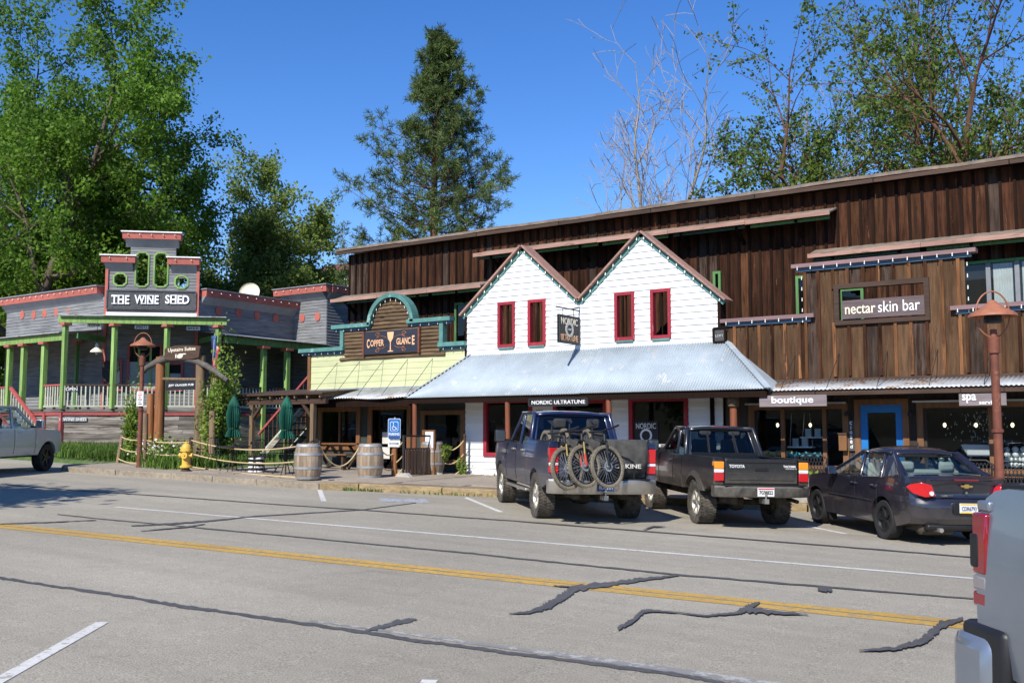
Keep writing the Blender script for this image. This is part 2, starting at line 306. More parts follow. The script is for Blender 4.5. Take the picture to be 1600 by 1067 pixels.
def text(body, name, m, parent, c, xd, w, h, nrm=None, bold=.0, depth=.006, up=(0, 0, 1)):
    cu = bpy.data.curves.new('t', 'FONT'); cu.body = body; cu.extrude = .02; cu.offset = bold; cu.resolution_u = 3
    ob = bpy.data.objects.new('t', cu); COL.objects.link(ob)
    me = bpy.data.meshes.new_from_object(ob.evaluated_get(bpy.context.evaluated_depsgraph_get()))
    bpy.data.objects.remove(ob); bpy.data.curves.remove(cu)
    n = len(me.vertices); a = np.empty(n * 3, np.float32); me.vertices.foreach_get('co', a); a = a.reshape(-1, 3)
    lo, hi = a.min(0), a.max(0); a = (a - (lo + hi) / 2) / np.maximum(hi - lo, 1e-6)
    xd = Vector(xd).normalized(); up = Vector(up).normalized(); nn = Vector(nrm) if nrm is not None else xd.cross(up)
    M = np.array([xd * w, up * h, nn.normalized() * depth], np.float32)
    a = a @ M + np.array(c, np.float32); me.vertices.foreach_set('co', a.astype(np.float32).ravel()); me.update()
    me.name = name
    return link(name, me, m, parent)
def struct(o): o['kind'] = 'structure'; return o
# ================================================================== ground, road, pavement
KP = [gr(x, y) for x, y in ((96, 736), (180, 742), (267, 748), (400, 758), (498, 765), (560, 767), (690, 773), (783, 777), (1262, 800))]
KP = [(-29.6, 23.5), (-29.4, 19.2), (-28.7, 17.7)] + [(p.x, p.y) for p in KP] + [(-2.9, 21.0), (3, 21.8)]
KU = [k[0] for k in KP][3:]; KV = [k[1] for k in KP][3:]
def kv(u): return float(np.interp(u, KU, KV))
def walkz(u, v): return gz(u, v) + .14 + .018 * max(0, v - kv(u))
def sheet(name, m, f, us, vs, thick=0):
    me = bpy.data.meshes.new(name); n = len(vs)
    me.from_pydata([f(a, b) for a in us for b in vs], [], [(i * n + j, (i + 1) * n + j, (i + 1) * n + j + 1, i * n + j + 1) for i in range(len(us) - 1) for j in range(n - 1)])
    return link(name, me, m, kind='structure')
ar = lambda a, b, n: [a + (b - a) * i / n for i in range(n + 1)]
sheet('ground', 'earth', lambda s, p: (*rp(s, p), .0235 * max(-150, min(150, s)) - .03 + (max(0, p - 55) * .08)), ar(-500, 600, 44), ar(-500, 700, 48))
sheet('road', 'asphalt', lambda s, p: (*rp(s, p), .0235 * s), ar(-60, 120, 30), ar(-9, 25, 6))
def hillz(a, p): return 38 + 14 * math.sin(a * .013) + 9 * math.sin(a * .041 + 1)
sheet('reflection_hills', 'hill', lambda a, t: (*rp(a, -75 - 220 * t + 12 * math.sin(a * .02)), -4 + hillz(a, t) * (t ** .8) + 3 * math.sin(a * .1 + t * 9) * t), ar(-600, 600, 80), ar(0, 1, 10))  # unseen ridge behind the camera, added for the windows to reflect

def ribbon(pts, name, m, lift, jit=.0, sub=4, kind='structure'):
    """strip of paint or tar: points (px, py, half width in px across)"""
    P = []
    for i in range(len(pts) - 1):
        for k in range(sub):
            t = k / sub; P.append([a + (b - a) * t for a, b in zip(pts[i], pts[i + 1])])
    P.append(list(pts[-1])); vs = []
    for i, (x, y, w) in enumerate(P):
        a, b = P[max(i - 1, 0)], P[min(i + 1, len(P) - 1)]; dx, dy = b[0] - a[0], b[1] - a[1]; l = math.hypot(dx, dy) or 1
        nx, ny = -dy / l, dx / l; w1 = w * (1 + R_.uniform(-jit, jit)); w2 = w * (1 + R_.uniform(-jit, jit)); j = R_.uniform(-jit, jit) * w * .7
        vs += [gr(x + nx * w1, y + ny * w1 + j, lift), gr(x - nx * w2, y - ny * w2 + j, lift)]
    me = bpy.data.meshes.new(name); me.from_pydata([tuple(v) for v in vs], [], [(2 * i, 2 * i + 1, 2 * i + 3, 2 * i + 2) for i in range(len(P) - 1)])
    o = link(name, me, m); o['kind'] = kind; return o
def strip(p0, p1, s0, s1, name, m, lift=.004):
    b = MB(); q = [(*rp(s, p), .0235 * s + lift) for s, p in ((s0, p0), (s1, p0), (s1, p1), (s0, p1))]; b.add(q, [(0, 1, 2, 3)])
    return struct(b.build(name, m))
g0, g1 = gr(180, 792), gr(1525, 904)
for (px_a, px_b, hw, n, m) in (((180, 792), (1525, 904), .06, 'edge_line', 'paint_white'),):
    a, b_ = gr(*px_a), gr(*px_b); d = (b_ - a).normalized(); e = Vector((-d.y, d.x, 0)) * hw; b_ = b_ + d * 12; up = Vector((0, 0, .004))
    struct(MB().add([a - e + up, b_ - e + up, b_ + e + up, a + e + up], [(0, 1, 2, 3)]).build(n, m))
ya, yb, ym = gr(0, 818), gr(1525, 973), gr(800, 904); d = (yb - ya).normalized(); e = Vector((-d.y, d.x, 0)); up = Vector((0, 0, .004))
for o_ in (-.118, .118):
    a = ya - d * 60 + e * o_; b_ = yb + d * 25 + e * o_; mid = ym + e * o_; h = e * .095
    struct(MB().add([a - h + up, mid - h + up, b_ - h + up, b_ + h + up, mid + h + up, a + h + up], [(0, 1, 4, 5), (1, 2, 3, 4)]).build('centre_line', 'paint_yellow'))
for pts in (((-60, 1096), (160, 972)), ((499, 764), (506, 783)), ((727, 777), (783, 800)), ((1262, 822), (1322, 834)), ((655, 1067), (640, 1085))):
    a, b_ = gr(*pts[0]), gr(*pts[1]); d = (b_ - a).normalized(); e = Vector((-d.y, d.x, 0)) * .055; up = Vector((0, 0, .004))
    if pts[0][0] == 655: a, b_ = gr(672, 1062), gr(640, 1110)
    struct(MB().add([a - e + up, b_ - e + up, b_ + e + up, a + e + up], [(0, 1, 2, 3)]).build('parking_line', 'paint_white'))
hc = [gr(590, 778, .004), gr(664, 779, .004), gr(672, 785, .004), gr(596, 784, .004)]
struct(MB().add(hc, [(0, 1, 2, 3)]).build('parking_symbol', 'paint_blue'))
CR = [
 [(-40, 897, 3), (0, 902, 3), (50, 910, 3), (120, 920, 3.5), (200, 932, 3.5), (280, 946, 4), (350, 955, 3.5), (450, 970, 4), (565, 986, 4.5), (650, 1000, 4), (725, 1009, 3.5), (800, 1020, 4), (900, 1032, 4), (1050, 1052, 4.5), (1120, 1064, 4), (1200, 1078, 4)],
 [(565, 987, 1.5), (590, 980, 4), (620, 972, 4.5), (640, 968, 4), (651, 967, 1.5)],
 [(90, 803, .8), (165, 811, 1), (260, 819, 1), (320, 825, 1.2), (450, 837, 1.3), (575, 849, 1.2), (740, 864, 1.6), (800, 871, 1.6), (950, 886, 1.8), (1060, 897, 2), (1275, 915, 2), (1525, 935, 1.8), (1650, 945, 2)],
 [(205, 821, 1), (265, 818, 2), (320, 814, 2), (400, 806, 1), (565, 796, 1), (650, 785, .7)],
 [(0, 756, .6), (125, 766, .7), (275, 776, .8), (425, 787, .9), (565, 796, 1), (700, 806, 1), (800, 813, 1), (950, 825, 1.1), (1300, 852, 1.3), (1520, 870, 1.3)],
 [(0, 818, 1), (85, 815, 1), (150, 812, .7)], [(220, 829, .7), (290, 823, 1.5), (320, 818, .8)],
 [(795, 958, 1), (830, 955, 2.5), (855, 946, 6), (880, 931, 7), (900, 918, 6), (955, 911, 3.5), (1000, 905, 3.5), (1060, 898, 1.5)],
 [(865, 914, 1), (890, 916, 2), (920, 916, 3)],
 [(965, 981, 4), (990, 968, 5.5), (1005, 954, 5), (1020, 953, 3), (1060, 956, 1.5), (1100, 961, 2), (1150, 957, 3.5), (1168, 949, 9), (1178, 944, 6), (1187, 940, 2)],
 [(1165, 951, 5), (1200, 955, 4), (1262, 959, 1)],
 [(1342, 1015, 1.5), (1400, 1012, 3.5), (1440, 1001, 6), (1458, 987, 7), (1470, 975, 6), (1505, 966, 3)],
 [(1278, 917, 4), (1290, 920, 5), (1300, 921, 3)], [(1005, 827, .8), (1020, 822, 2), (1040, 822, .6)]]
CR = [[(x, y, w * (.58 if len(c) > 8 or w < 2.2 else .82)) for x, y, w in c] for c in CR]
for i, c in enumerate(CR): ribbon(c, 'crack_seal', 'seal', .006 + .0012 * i, .36, 11)

ribbon([(480, 968, 1), (640, 990, 1.5), (800, 1012, 2.5), (960, 1033, 3.5), (1100, 1053, 4), (1280, 1080, 4.5)], 'edge_line', 'paint_worn', .0035, .1, 6)
# pavement body with kerb pieces, slabs and the plank strip along the edge
b = MB(); us = [k[0] for k in KP]
for i in range(len(KP) - 1):
    (a, av), (c, cv) = KP[i], KP[i + 1]
    if i < 2: continue
    far = 24.2 if a > -24.4 else 20.4
    n = 6
    for j in range(n):
        q = []
        for (x, v0) in ((a, av), (c, cv)):
            for t in (j / n, (j + 1) / n):
                vv = v0 + .12 + (far - v0) * t; q.append((x, vv, gz(x, vv) + .13 + .018 * (vv - v0)))
        b.add([q[0], q[2], q[3], q[1]], [(0, 1, 2, 3)])
pav = struct(b.build('pavement', 'walk'))
kerb = None
def kerb_run(pts, ln, m, h, wd):
    global kerb
    for i in range(len(pts) - 1):
        a, c = Vector((*pts[i], 0)), Vector((*pts[i + 1], 0)); L_ = (c - a).length; n = max(1, round(L_ / ln)); d = (c - a).normalized(); e = Vector((-d.y, d.x, 0))
        for k in range(n):
            p0 = a + d * (L_ * k / n + .012); p1 = a + d * (L_ * (k + 1) / n - .012); j = R_.uniform(-.012, .012); t = h + R_.uniform(-.01, .01)
            z = lambda p: gz(p.x, p.y)
            q = [p0 + e * j, p1 + e * j, p1 + e * (wd + j), p0 + e * (wd + j)]
            o = MB().hexa([(p.x, p.y, z(p) - .1) for p in q], [(p.x, p.y, z(p) + t) for p in q]).build('kerb' if kerb is None else 'kerb_piece', m, kerb, bev=.015)
            if kerb is None: kerb = struct(o)
            else: o.matrix_parent_inverse = kerb.matrix_world.inverted()
kerb_run(KP[0:8], 1.6, 'kerb_stone', .15, .2)
kerb_run(KP[7:], 2.4, 'kerb_wood', .17, .2)
for i in range(14):          # plank strip behind the timber kerb
    u0 = -17.4 + i * 1.15
    for k in range(3):
        q = [(u, kv(u) + .22 + k * .25 + o_) for u, o_ in ((u0, 0), (u0 + 1.13, 0), (u0 + 1.13, .235), (u0, .235))]
        o = MB().hexa([(x, y, gz(x, y) + .1) for x, y in q], [(x, y, gz(x, y) + .162 + R_.uniform(0, .006)) for x, y in q]).build('plank', 'walk_plank', pav)
for i in range(12):           # concrete slabs before the shops
    u0 = -23.6 + i * 1.75
    for k in range(2):
        v0 = kv(u0 + .9) + 1.05; v1 = 23.0; vm = (v0 + v1) / 2; a, c = ((v0, vm - .008), (vm + .008, v1))[k]
        q = [(u0, a), (u0 + 1.735, a), (u0 + 1.735, c), (u0, c)]; dz = R_.uniform(-.004, .006)
        MB().hexa([(x, y, gz(x, y) + .05) for x, y in q], [(x, y, walkz(x, y) + .012 + dz) for x, y in q]).build('slab', 'walk', pav)
# garden ground before the wine shop
def lawnz(u, v): return gz(u, v) + .13 + .3 * min(1, max(0, (v - 19.3) / 2.6)) * min(1, max(0, (-24 - u) / 4 + .5))
sheet('garden', 'lawn', lambda u, v: (u, v, lawnz(u, v) + .01), ar(-29.2, -22.8, 12), ar(19.25, 30, 20))
sheet('garden_bank', 'lawn', lambda u, v: (u, v, lawnz(u, v) if v > 20 else gz(u, v) - .05), ar(-60, -29.15, 16), [19.75, 20.2] + ar(20.5, 34, 14))

# ================================================================== barn
VB = 25.5; VF = 23.0; VE = 21.7
barn = root('barn_building', (-12, VB, gz(-12, VB)), 'long dark brown board and batten barn rising behind the shopfronts', 'building')
BX0, BX1 = V(547, 400, VB).x, 3.2; BZ = 8.02
MB().box(BX0 + .05, BX1, VB + .06, VB + 12, .2, BZ - .1).build('wall', 'barn_dark', barn)
u = BX0; k = 0
while u < BX1:
    wd = .29 + R_.uniform(-.015, .02)
    MB().box(u + .004, u + wd - .004, VB + R_.uniform(0, .012), VB + .07, 2.6, BZ - .06).build('board', R_.choices(('barn', 'barn_warm', 'barn_grey'), (74, 14, 12))[0], barn)
    MB().box(u - .034, u + .034, VB - .034, VB + .02, 2.6, BZ - .08).build('batten', 'barn_dark', barn)
    if k % 1 == 0 and u > -19: MB().box(u + .035, u + wd - .035, VB - .006, VB + .002, 4.46, 4.475).build('seam', 'pink_fascia', barn) if R_.random() < .8 else None
    u += wd; k += 1
# roof, slightly sagging edge
b = MB(); n = 40
for i in range(n + 1):
    x = BX0 - .35 + (BX1 + .5 - BX0) * i / n; sg = .012 * math.sin(i * .8) + .008 * math.sin(i * 2.1)
    b.v += [(x, VB - .38, BZ + .1 + sg), (x, VB - .38, BZ + .02 + sg), (x, VB + 12.2, BZ + .9), (x, VB + 12.2, BZ + .98)]
b.f += [(4 * i + j, 4 * i + (j + 1) % 4, 4 * i + 4 + (j + 1) % 4, 4 * i + 4 + j) for i in range(n) for j in range(4)] + [(0, 1, 2, 3), (4 * n, 4 * n + 3, 4 * n + 2, 4 * n + 1)]
rf = b.build('roof', 'roofing', barn)
for i in range(9):
    a = BX0 - .3 + i * 3.05; MB().box(a, a + 3.03, VB - .37, VB - .335, BZ - .1, BZ + .0).build('fascia_board', 'wood_dark', rf)
# ledge roofs on the barn wall (pink edge board, green soffit strip)
def ledge(p0, p1, v, own=barn):
    a, c = V(*p0, v), V(*p1, v); z0 = (a.z + c.z) / 2; lg = MB().hexa([(a.x, v, z0 - .02), (c.x, v, z0 - .02), (c.x, VB, z0 + .2), (a.x, VB, z0 + .2)], [(a.x, v, z0 + .02), (c.x, v, z0 + .02), (c.x, VB, z0 + .24), (a.x, VB, z0 + .24)]).build('ledge_roof', 'roofing', own)
    n = max(1, round((c.x - a.x) / 2.2)); w_ = (c.x - a.x) / n
    for i in range(n):
        x = a.x + i * w_; j = R_.uniform(-.015, .015)
        MB().box(x + .004, x + w_ - .004, v - .045, v - .005, z0 - .06 + j, z0 + .05 + j).build('edge_board', 'pink_fascia', lg)
        MB().box(x + .1, x + w_ - .05, v + .1, v + .14, z0 - .14 + j, z0 - .06 + j).build('soffit_strip', 'dark_green' if i % 3 == 0 else 'green_trim', lg)
    x = a.x + .6
    while x < c.x - .2:
        MB().beam((x, v + .08, z0 - .08), (x, VB, z0 - .45), .07, .09).build('bracket', 'barn_dark', lg); x += 1.6
ledge((740, 398), (1297, 333), 24.85); ledge((517, 470), (752, 446), 24.85); ledge((1262, 400), (1640, 361), 24.85)
# second-storey windows and doors in green frames
def gwin(px0, py0, px1, py1, curtain=False, panes=1):
    VW = VB - .045
    a, c = V(px0, py0, VW), V(px1, py1, VW); x0, x1, z1, z0 = a.x, c.x, a.z, c.z; f = .07
    MB().box(x0 + .02, x1 - .02, VW + .004, VW + .044, z0 + .02, z1 - .02).build('window_back', 'interior', barn); w_ = MB().box(x0 + f, x1 - f, VW - .02, VW - .012, z0 + f, z1 - f).build('window', 'glass' if curtain else 'dark_glass', barn)
    fr = MB()
    for q in ((x0, x0 + f, z0, z1), (x1 - f, x1, z0, z1), (x0 + f, x1 - f, z0, z0 + f), (x0 + f, x1 - f, z1 - f, z1)): fr.box(q[0], q[1], VW - .07, VW - .005, q[2], q[3])
    fr.build('frame', 'green_trim', w_)
    for i in range(1, panes): 
        x = x0 + (x1 - x0) * i / panes; MB().box(x - .05, x + .05, VW - .06, VW - .0, z0 + f, z1 - f).build('mullion', 'grey_trim', w_)
    if curtain:
        for i in range(panes):
            cb = MB(); xa = x0 + (x1 - x0) * i / panes + .1; xb = x0 + (x1 - x0) * (i + 1) / panes - .1; nn = 26; P = []
            for j in range(nn + 1): P.append((xa + (xb - xa) * j / nn, VW - .001 - .005 * math.sin(j * 1.7)))
            cb.v = [(x, y, z0 + f + .02) for x, y in P] + [(x, y, z1 - f - .02) for x, y in P]; cb.f = [(j, j + 1, nn + 2 + j, nn + 1 + j) for j in range(nn)]
            if i > 0: cb.build('curtain', 'curtain', w_)
gwin(1500, 411, 1640, 500, True, 3); gwin(1244, 432, 1262, 500); gwin(712, 474, 742, 560); gwin(1115, 425, 1129, 520); gwin(1312, 452, 1352, 520)

# ================================================================== corrugated sheets
def corr(name, m, parent, cols, amp=.014):
    """cols: list of (bottom point, top point) along the sheet; the wave runs across them"""
    b = MB(); k = 0
    for i, (p, q) in enumerate(cols):
        p, q = Vector(p), Vector(q); d = (q - p); nrm = Vector((0, -d.z, d.y)) if abs(d.y) > 1e-6 or abs(d.z) > 1e-6 else Vector((0, 0, 1))
        nrm = (nrm.normalized() if nrm.length > 1e-6 else Vector((0, 0, 1))); nrm = -nrm if nrm.z < 0 else nrm
        o_ = nrm * amp * (0, 1, 0, -1)[i % 4]; b.v += [p + o_, (p + q) / 2 + o_, q + o_]
    b.v = [tuple(q) for q in b.v]; n = len(cols); b.f = [(3 * i + j, 3 * i + 3 + j, 3 * i + 4 + j, 3 * i + 1 + j) for i in range(n - 1) for j in range(2)]
    o = b.build(name, m, parent, smooth=60, fix=False); md = o.modifiers.new('thick', 'SOLIDIFY'); md.thickness = .008; return o

# ================================================================== white twin-gable shop
wg = root('gabled_shop', (-13.2, VF, walkz(-13.2, VF)), 'white clapboard shop with twin gables, red windows and metal awning', 'building')
PK1 = V(818, 387, VF); PK2 = V(1003, 365, VF); EL = V(731, 487, VF); VA = V(907, 472, VF); ER = V(1123, 462, VF)
ZT = 3.93; x0, x1 = EL.x, ER.x
wins = []
for px0, py0, px1, py1 in ((779, 473, 806, 542), (826, 469, 854, 539), (961, 458, 993, 531), (1017, 453, 1050, 528)):
    a, c = V(px0, py0, VF), V(px1, py1, VF); wins.append((a.x, c.x, c.z, a.z))
def gspan(z):
    if z <= min(EL.z, ER.z): return [(x0, x1)]
    if z < VA.z: return [(x0 if z < EL.z else EL.x + (PK1.x - EL.x) * (z - EL.z) / (PK1.z - EL.z), x1 if z < ER.z else ER.x + (PK2.x - ER.x) * (z - ER.z) / (PK2.z - ER.z))]
    g = []
    for L_, K_, R0 in ((EL, PK1, VA), (VA, PK2, ER)):
        if z < K_.z: g.append((L_.x + (K_.x - L_.x) * max(0, z - L_.z) / (K_.z - L_.z), R0.x + (K_.x - R0.x) * max(0, z - R0.z) / (K_.z - R0.z)))
    return g
def rows(zs, span, holes, v, m, parent, name='clapboard', lap=.024, th=.02, jn=0):
    for z0, z1 in zip(zs[:-1], zs[1:]):
        A, B = span(z0 + .001), span(z1 - .001)
        if not A: continue
        if len(B) < len(A): B = B + [((a + b_) / 2, (a + b_) / 2) for a, b_ in A[len(B):]] if len(A) > 1 else [((A[0][0] + A[0][1]) / 2,) * 2]
        if len(B) > len(A): B = [(B[0][0], B[-1][1])]
        for (a0, a1), (b0, b1) in zip(A, B):
            cuts = sorted([h for h in holes if h[2] < z1 - .03 and h[3] > z0 + .03 and h[0] < a1 and h[1] > a0])
            segs = []; c = (a0, b0)
            for h in cuts:
                if h[0] > c[0] + .02: segs.append((c[0], c[1], h[0], h[0]))
                c = (h[1], h[1])
            if a1 > c[0] + .02: segs.append((c[0], c[1], a1, b1))
            out = []
            for (p0, p1, q0, q1) in segs:
                if jn and q0 - p0 > jn:
                    t = R_.uniform(.3, .7); x = p0 + (q0 - p0) * t; out += [(p0, p1, x - .002, x - .002), (x + .002, x + .002, q0, q1)]
                else: out.append((p0, p1, q0, q1))
            for (p0, p1, q0, q1) in out:
                j = R_.uniform(0, .003)
                MB().hexa([(p0, v - th - lap - j, z0), (q0, v - th - lap - j, z0), (q0, v, z0), (p0, v, z0)], [(p1, v - th + .003 - j, z1 + .012), (q1, v - th + .003 - j, z1 + .012), (q1, v, z1 + .012), (p1, v, z1 + .012)]).build(name, m, parent)
zs = ar(ZT, VA.z, 8) + ar(VA.z, PK1.z, 10)[1:]
rows(zs, gspan, wins, VF, 'white_board', wg, jn=2.5)
bk = MB()   # thin backing behind the boards, open at the windows
for z0, z1 in zip(zs[:-1], zs[1:]):
    for a, c in gspan(z1 - .001):
        xs = [a]; 
        for h in sorted(wins):
            if h[2] < z1 and h[3] > z0 and a < h[0] < c: xs += [h[0], h[1]]
        xs.append(c)
        for i in range(0, len(xs), 2): bk.box(xs[i], xs[i + 1], VF + .003, VF + .05, z0, z1)
bk.build('backing', 'barn_dark', wg)
for (a, c, z0, z1) in wins:
    f = .085; b = MB()
    for q in ((a, a + f, z0, z1), (c - f, c, z0, z1), (a + f, c - f, z0, z0 + f), (a + f, c - f, z1 - f, z1)): b.box(q[0], q[1], VF - .065, VF + .09, q[2], q[3])
    wf = b.build('window_frame', 'red_trim', wg)
    MB().box(a + .04, c - .04, VF - .075, VF + .0, z0 - .05, z0 - .003).build('sill', 'teal', wf)
    MB().box((a + c) / 2 - .015, (a + c) / 2 + .015, VF + .05, VF + .08, z0 + f, z1 - f).build('bar', 'barn_dark', wf)
def rake(a, c, own):
    a, c = Vector(a), Vector(c); o = Vector((0, -.17, 0)); d = (c - a).normalized(); upn = Vector((-d.z, 0, d.x)); upn = -upn if upn.z < 0 else upn
    r0 = MB().hexa([a + o + upn * .02, c + o + upn * .02, c + Vector((0, .35, 0)) + upn * .02, a + Vector((0, .35, 0)) + upn * .02], [a + o + upn * .07, c + o + upn * .07, c + Vector((0, .35, 0)) + upn * .07, a + Vector((0, .35, 0)) + upn * .07]).build('rake_roof', 'pink_fascia', own)
    q = Vector((0, -.06, 0)); MB().hexa([a + q - upn * .1, c + q - upn * .1, c - upn * .1 + Vector((0, -.03, 0)), a - upn * .1 + Vector((0, -.03, 0))], [a + q + upn * .018, c + q + upn * .018, c + upn * .018 + Vector((0, -.03, 0)), a + upn * .018 + Vector((0, -.03, 0))]).build('rake_trim', 'teal', r0)
    n = int((c - a).length / .28)
    for i in range(n):
        p = a + (c - a) * ((i + .5) / n) + Vector((0, -.1, 0)) - upn * .02
        MB().tube([p, p - Vector((0, .01, .07))], [.013, .018], 5).build('light_bulb', 'bulb_off', r0)
ext = lambda a, c, t: Vector(c) + (Vector(c) - Vector(a)).normalized() * t
rake(ext(PK1, EL, .22), PK1, wg); rake(PK1, VA, wg); rake(VA, PK2, wg); rake(PK2, ext(PK2, ER, .25), wg)
# side returns of the false front
MB().box(x1 - .02, x1 + .06, VF - .05, VF + .3, 3.2, ER.z - .05).build('corner_post', 'barn_dark', wg)
MB().box(x0 - .07, x0 + .0, VF - .05, VF + .3, 3.2, EL.z - .05).build('corner_post', 'barn_dark', wg)
# awning: hipped corrugated roof
TL, TR = V(735, 553, VF).x, V(1135, 537, VF).x; BL, BR = V(632, 620, VE).x, V(1200, 608, VE).x; ZE = 2.72; ZA = ZT + .03
def aw(u):
    f = min(1, max(0, (u - BL) / (TL - BL)) if u < TL else max(0, (BR - u) / (BR - TR)) if u > TR else 1)
    return ((u, VE, ZE), (u, VE + (VF - VE - .035) * f, ZE + (ZA - ZE) * f))
xm = -12.75
corr('awning_sheet', 'metal_roof', wg, [aw(u) for u in ar(BL, xm, 300)]); corr('awning_sheet', 'metal_roof', wg, [(Vector(p) + Vector((0, -.004, .012)), Vector(q) + Vector((0, -.004, .012))) for p, q in [aw(u) for u in ar(xm - .1, BR, 290)]])
for sx, bx, tx in ((-1, BL, TL), (1, BR, TR)):
    cs = [];
    for v in ar(VE, VF - .03, 44):
        f = (v - VE) / (VF - VE); cs.append(((bx, v, ZE), (bx + (tx - bx) * f, v, ZE + (ZA - ZE) * f)))
    b = MB(); b.v = [tuple(q) for c in cs for q in c]; b.f = [(2 * i, 2 * i + 1, 2 * i + 3, 2 * i + 2) for i in range(len(cs) - 1)]; hp = b.build('awning_hip', 'metal_roof', wg)
    md = hp.modifiers.new('thick', 'SOLIDIFY'); md.thickness = .01
    MB().beam((bx, VE, ZE + .03), (tx, VF, ZA + .03), .16, .02).build('hip_cap', 'metal_roof', wg)
MB().box(BL + .05, BR - .05, VE + .05, VE + .12, ZE - .17, ZE - .02).build('awning_beam', 'barn_dark', wg)
for i in range(12):
    x = BL + .3 + i * (BR - BL - .6) / 11; MB().beam((x, VE + .1, ZE - .06), (x, VF, ZE - .03), .05, .1).build('rafter', 'barn_dark', wg)
MB().box(BL + .1, BR - .1, VE + .13, VF, ZE + .01, ZE + .03).build('soffit', 'barn_dark', wg)
for px in (648, 793, 951):
    p = V(px, 640, VE + .12); MB().tube([(p.x, p.y, walkz(p.x, p.y)), (p.x + .01, p.y, 1.6), (p.x, p.y, ZE - .16)], [.075, .068, .07], 10).build('post', 'post_red', wg, smooth=True)
# ground-floor front
gw = lambda x: V(x, 680, VF).x
gz0 = walkz(-16, VF)
gh = [(gw(757), gw(833), V(770, 713, VF).z, V(770, 624, VF).z), (gw(866), gw(950), .2, 2.62), (gw(984), gw(1077), 1.05, V(1000, 621, VF).z)]
rows(ar(gz0 - .15, 2.72, 13), lambda z: [(V(728, 680, VF).x, V(1131, 680, VF).x)], gh, VF, 'white_board', wg)
MB().box(V(728, 680, VF).x + .03, V(1131, 680, VF).x - .03, VF + .003, VF + .06, 2.6, 2.75).build('lintel', 'barn_dark', wg)
for i, (a, c, z0, z1) in enumerate(gh):
    f = .11; b = MB(); 
    for q in ((a, a + f, z0, z1), (c - f, c, z0, z1), (a + f, c - f, z0, z0 + f), (a + f, c - f, z1 - f, z1)): b.box(q[0], q[1], VF - .07, VF + .06, q[2], q[3])
    wf = b.build('window_frame' if i != 1 else 'door_frame', 'red_trim', wg)
    MB().box(a + f, c - f, VF + .0, VF + .008, z0 + f, z1 - f).build('pane', 'glass', wf)
    if i == 1:
        for q in ((a + f, a + f + .12), (c - f - .12, c - f), ((a + c) / 2 - .1, (a + c) / 2 + .1)): MB().box(q[0], q[1], VF - .03, VF - .005, z0 + f, z1 - f - .4).build('door_stile', 'red_trim', wf)
        MB().box(a + f, c - f, VF - .035, VF - .005, z1 - f - .42, z1 - f - .3).build('transom', 'dark_green', wf)
MB().box(V(1112, 680, VF).x, V(1118, 680, VF).x, VF - .08, VF - .03, .3, 2.72).build('trim_post', 'barn_dark', wg)
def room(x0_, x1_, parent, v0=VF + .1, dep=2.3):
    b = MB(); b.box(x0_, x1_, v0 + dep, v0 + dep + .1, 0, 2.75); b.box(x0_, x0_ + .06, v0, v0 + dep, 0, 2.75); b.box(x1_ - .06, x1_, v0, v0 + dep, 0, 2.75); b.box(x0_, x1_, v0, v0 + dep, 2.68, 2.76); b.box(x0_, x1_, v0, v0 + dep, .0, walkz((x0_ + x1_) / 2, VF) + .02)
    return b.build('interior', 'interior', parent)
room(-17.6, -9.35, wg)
# things in the left show window
rd_ = root('display_jacket', (gw(775), VF + .5, gz0 + .6), 'dark jacket on a stand behind the left red shop window', 'jacket')
MB().lathe([(.02, 0), (.03, .5), (.2, .52), (.24, .75), (.27, 1.1), (.2, 1.3), (.06, 1.36), (.04, 1.5), (.09, 1.56), (.1, 1.68), (.05, 1.76), (.01, 1.78)], 12, (gw(775), VF + .5, gz0 - .1)).build('jacket_body', 'sign_grey', rd_, smooth=True)
rs = root('window_notice', (gw(800), VF + .04, 1.0), 'red and white notice lying low in the red-framed shop window', 'notice')
nx = gw(813); nz = V(813, 707, VF).z
MB().box(nx - .42, nx + .02, VF + .03, VF + .06, nz - .12, nz + .12).build('board', 'sign_red', rs); text('LEVERS', 'lettering', 'white', rs, (nx - .2, VF + .026, nz), (1, 0, 0), .3, .07)
ns = root('window_sign', (gw(1010), VF - .01, 1.5), 'black framed window sign in the shop window behind the black pickup', 'sign')
c_ = V(1010, 674, VF); MB().box(c_.x - .34, c_.x + .34, VF - .02, VF - .008, c_.z - .3, c_.z + .26).build('board', 'sign_black', ns)
text('NORDIC', 'lettering', 'white', ns, (c_.x, VF - .025, c_.z + .14), (1, 0, 0), .56, .14)
b = MB(); b.lathe([(.12, 0), (.17, 0), (.17, .006), (.12, .006)], 20, (c_.x, VF - .028, c_.z - .1), 'y', True); b.build('ring', 'white', ns)

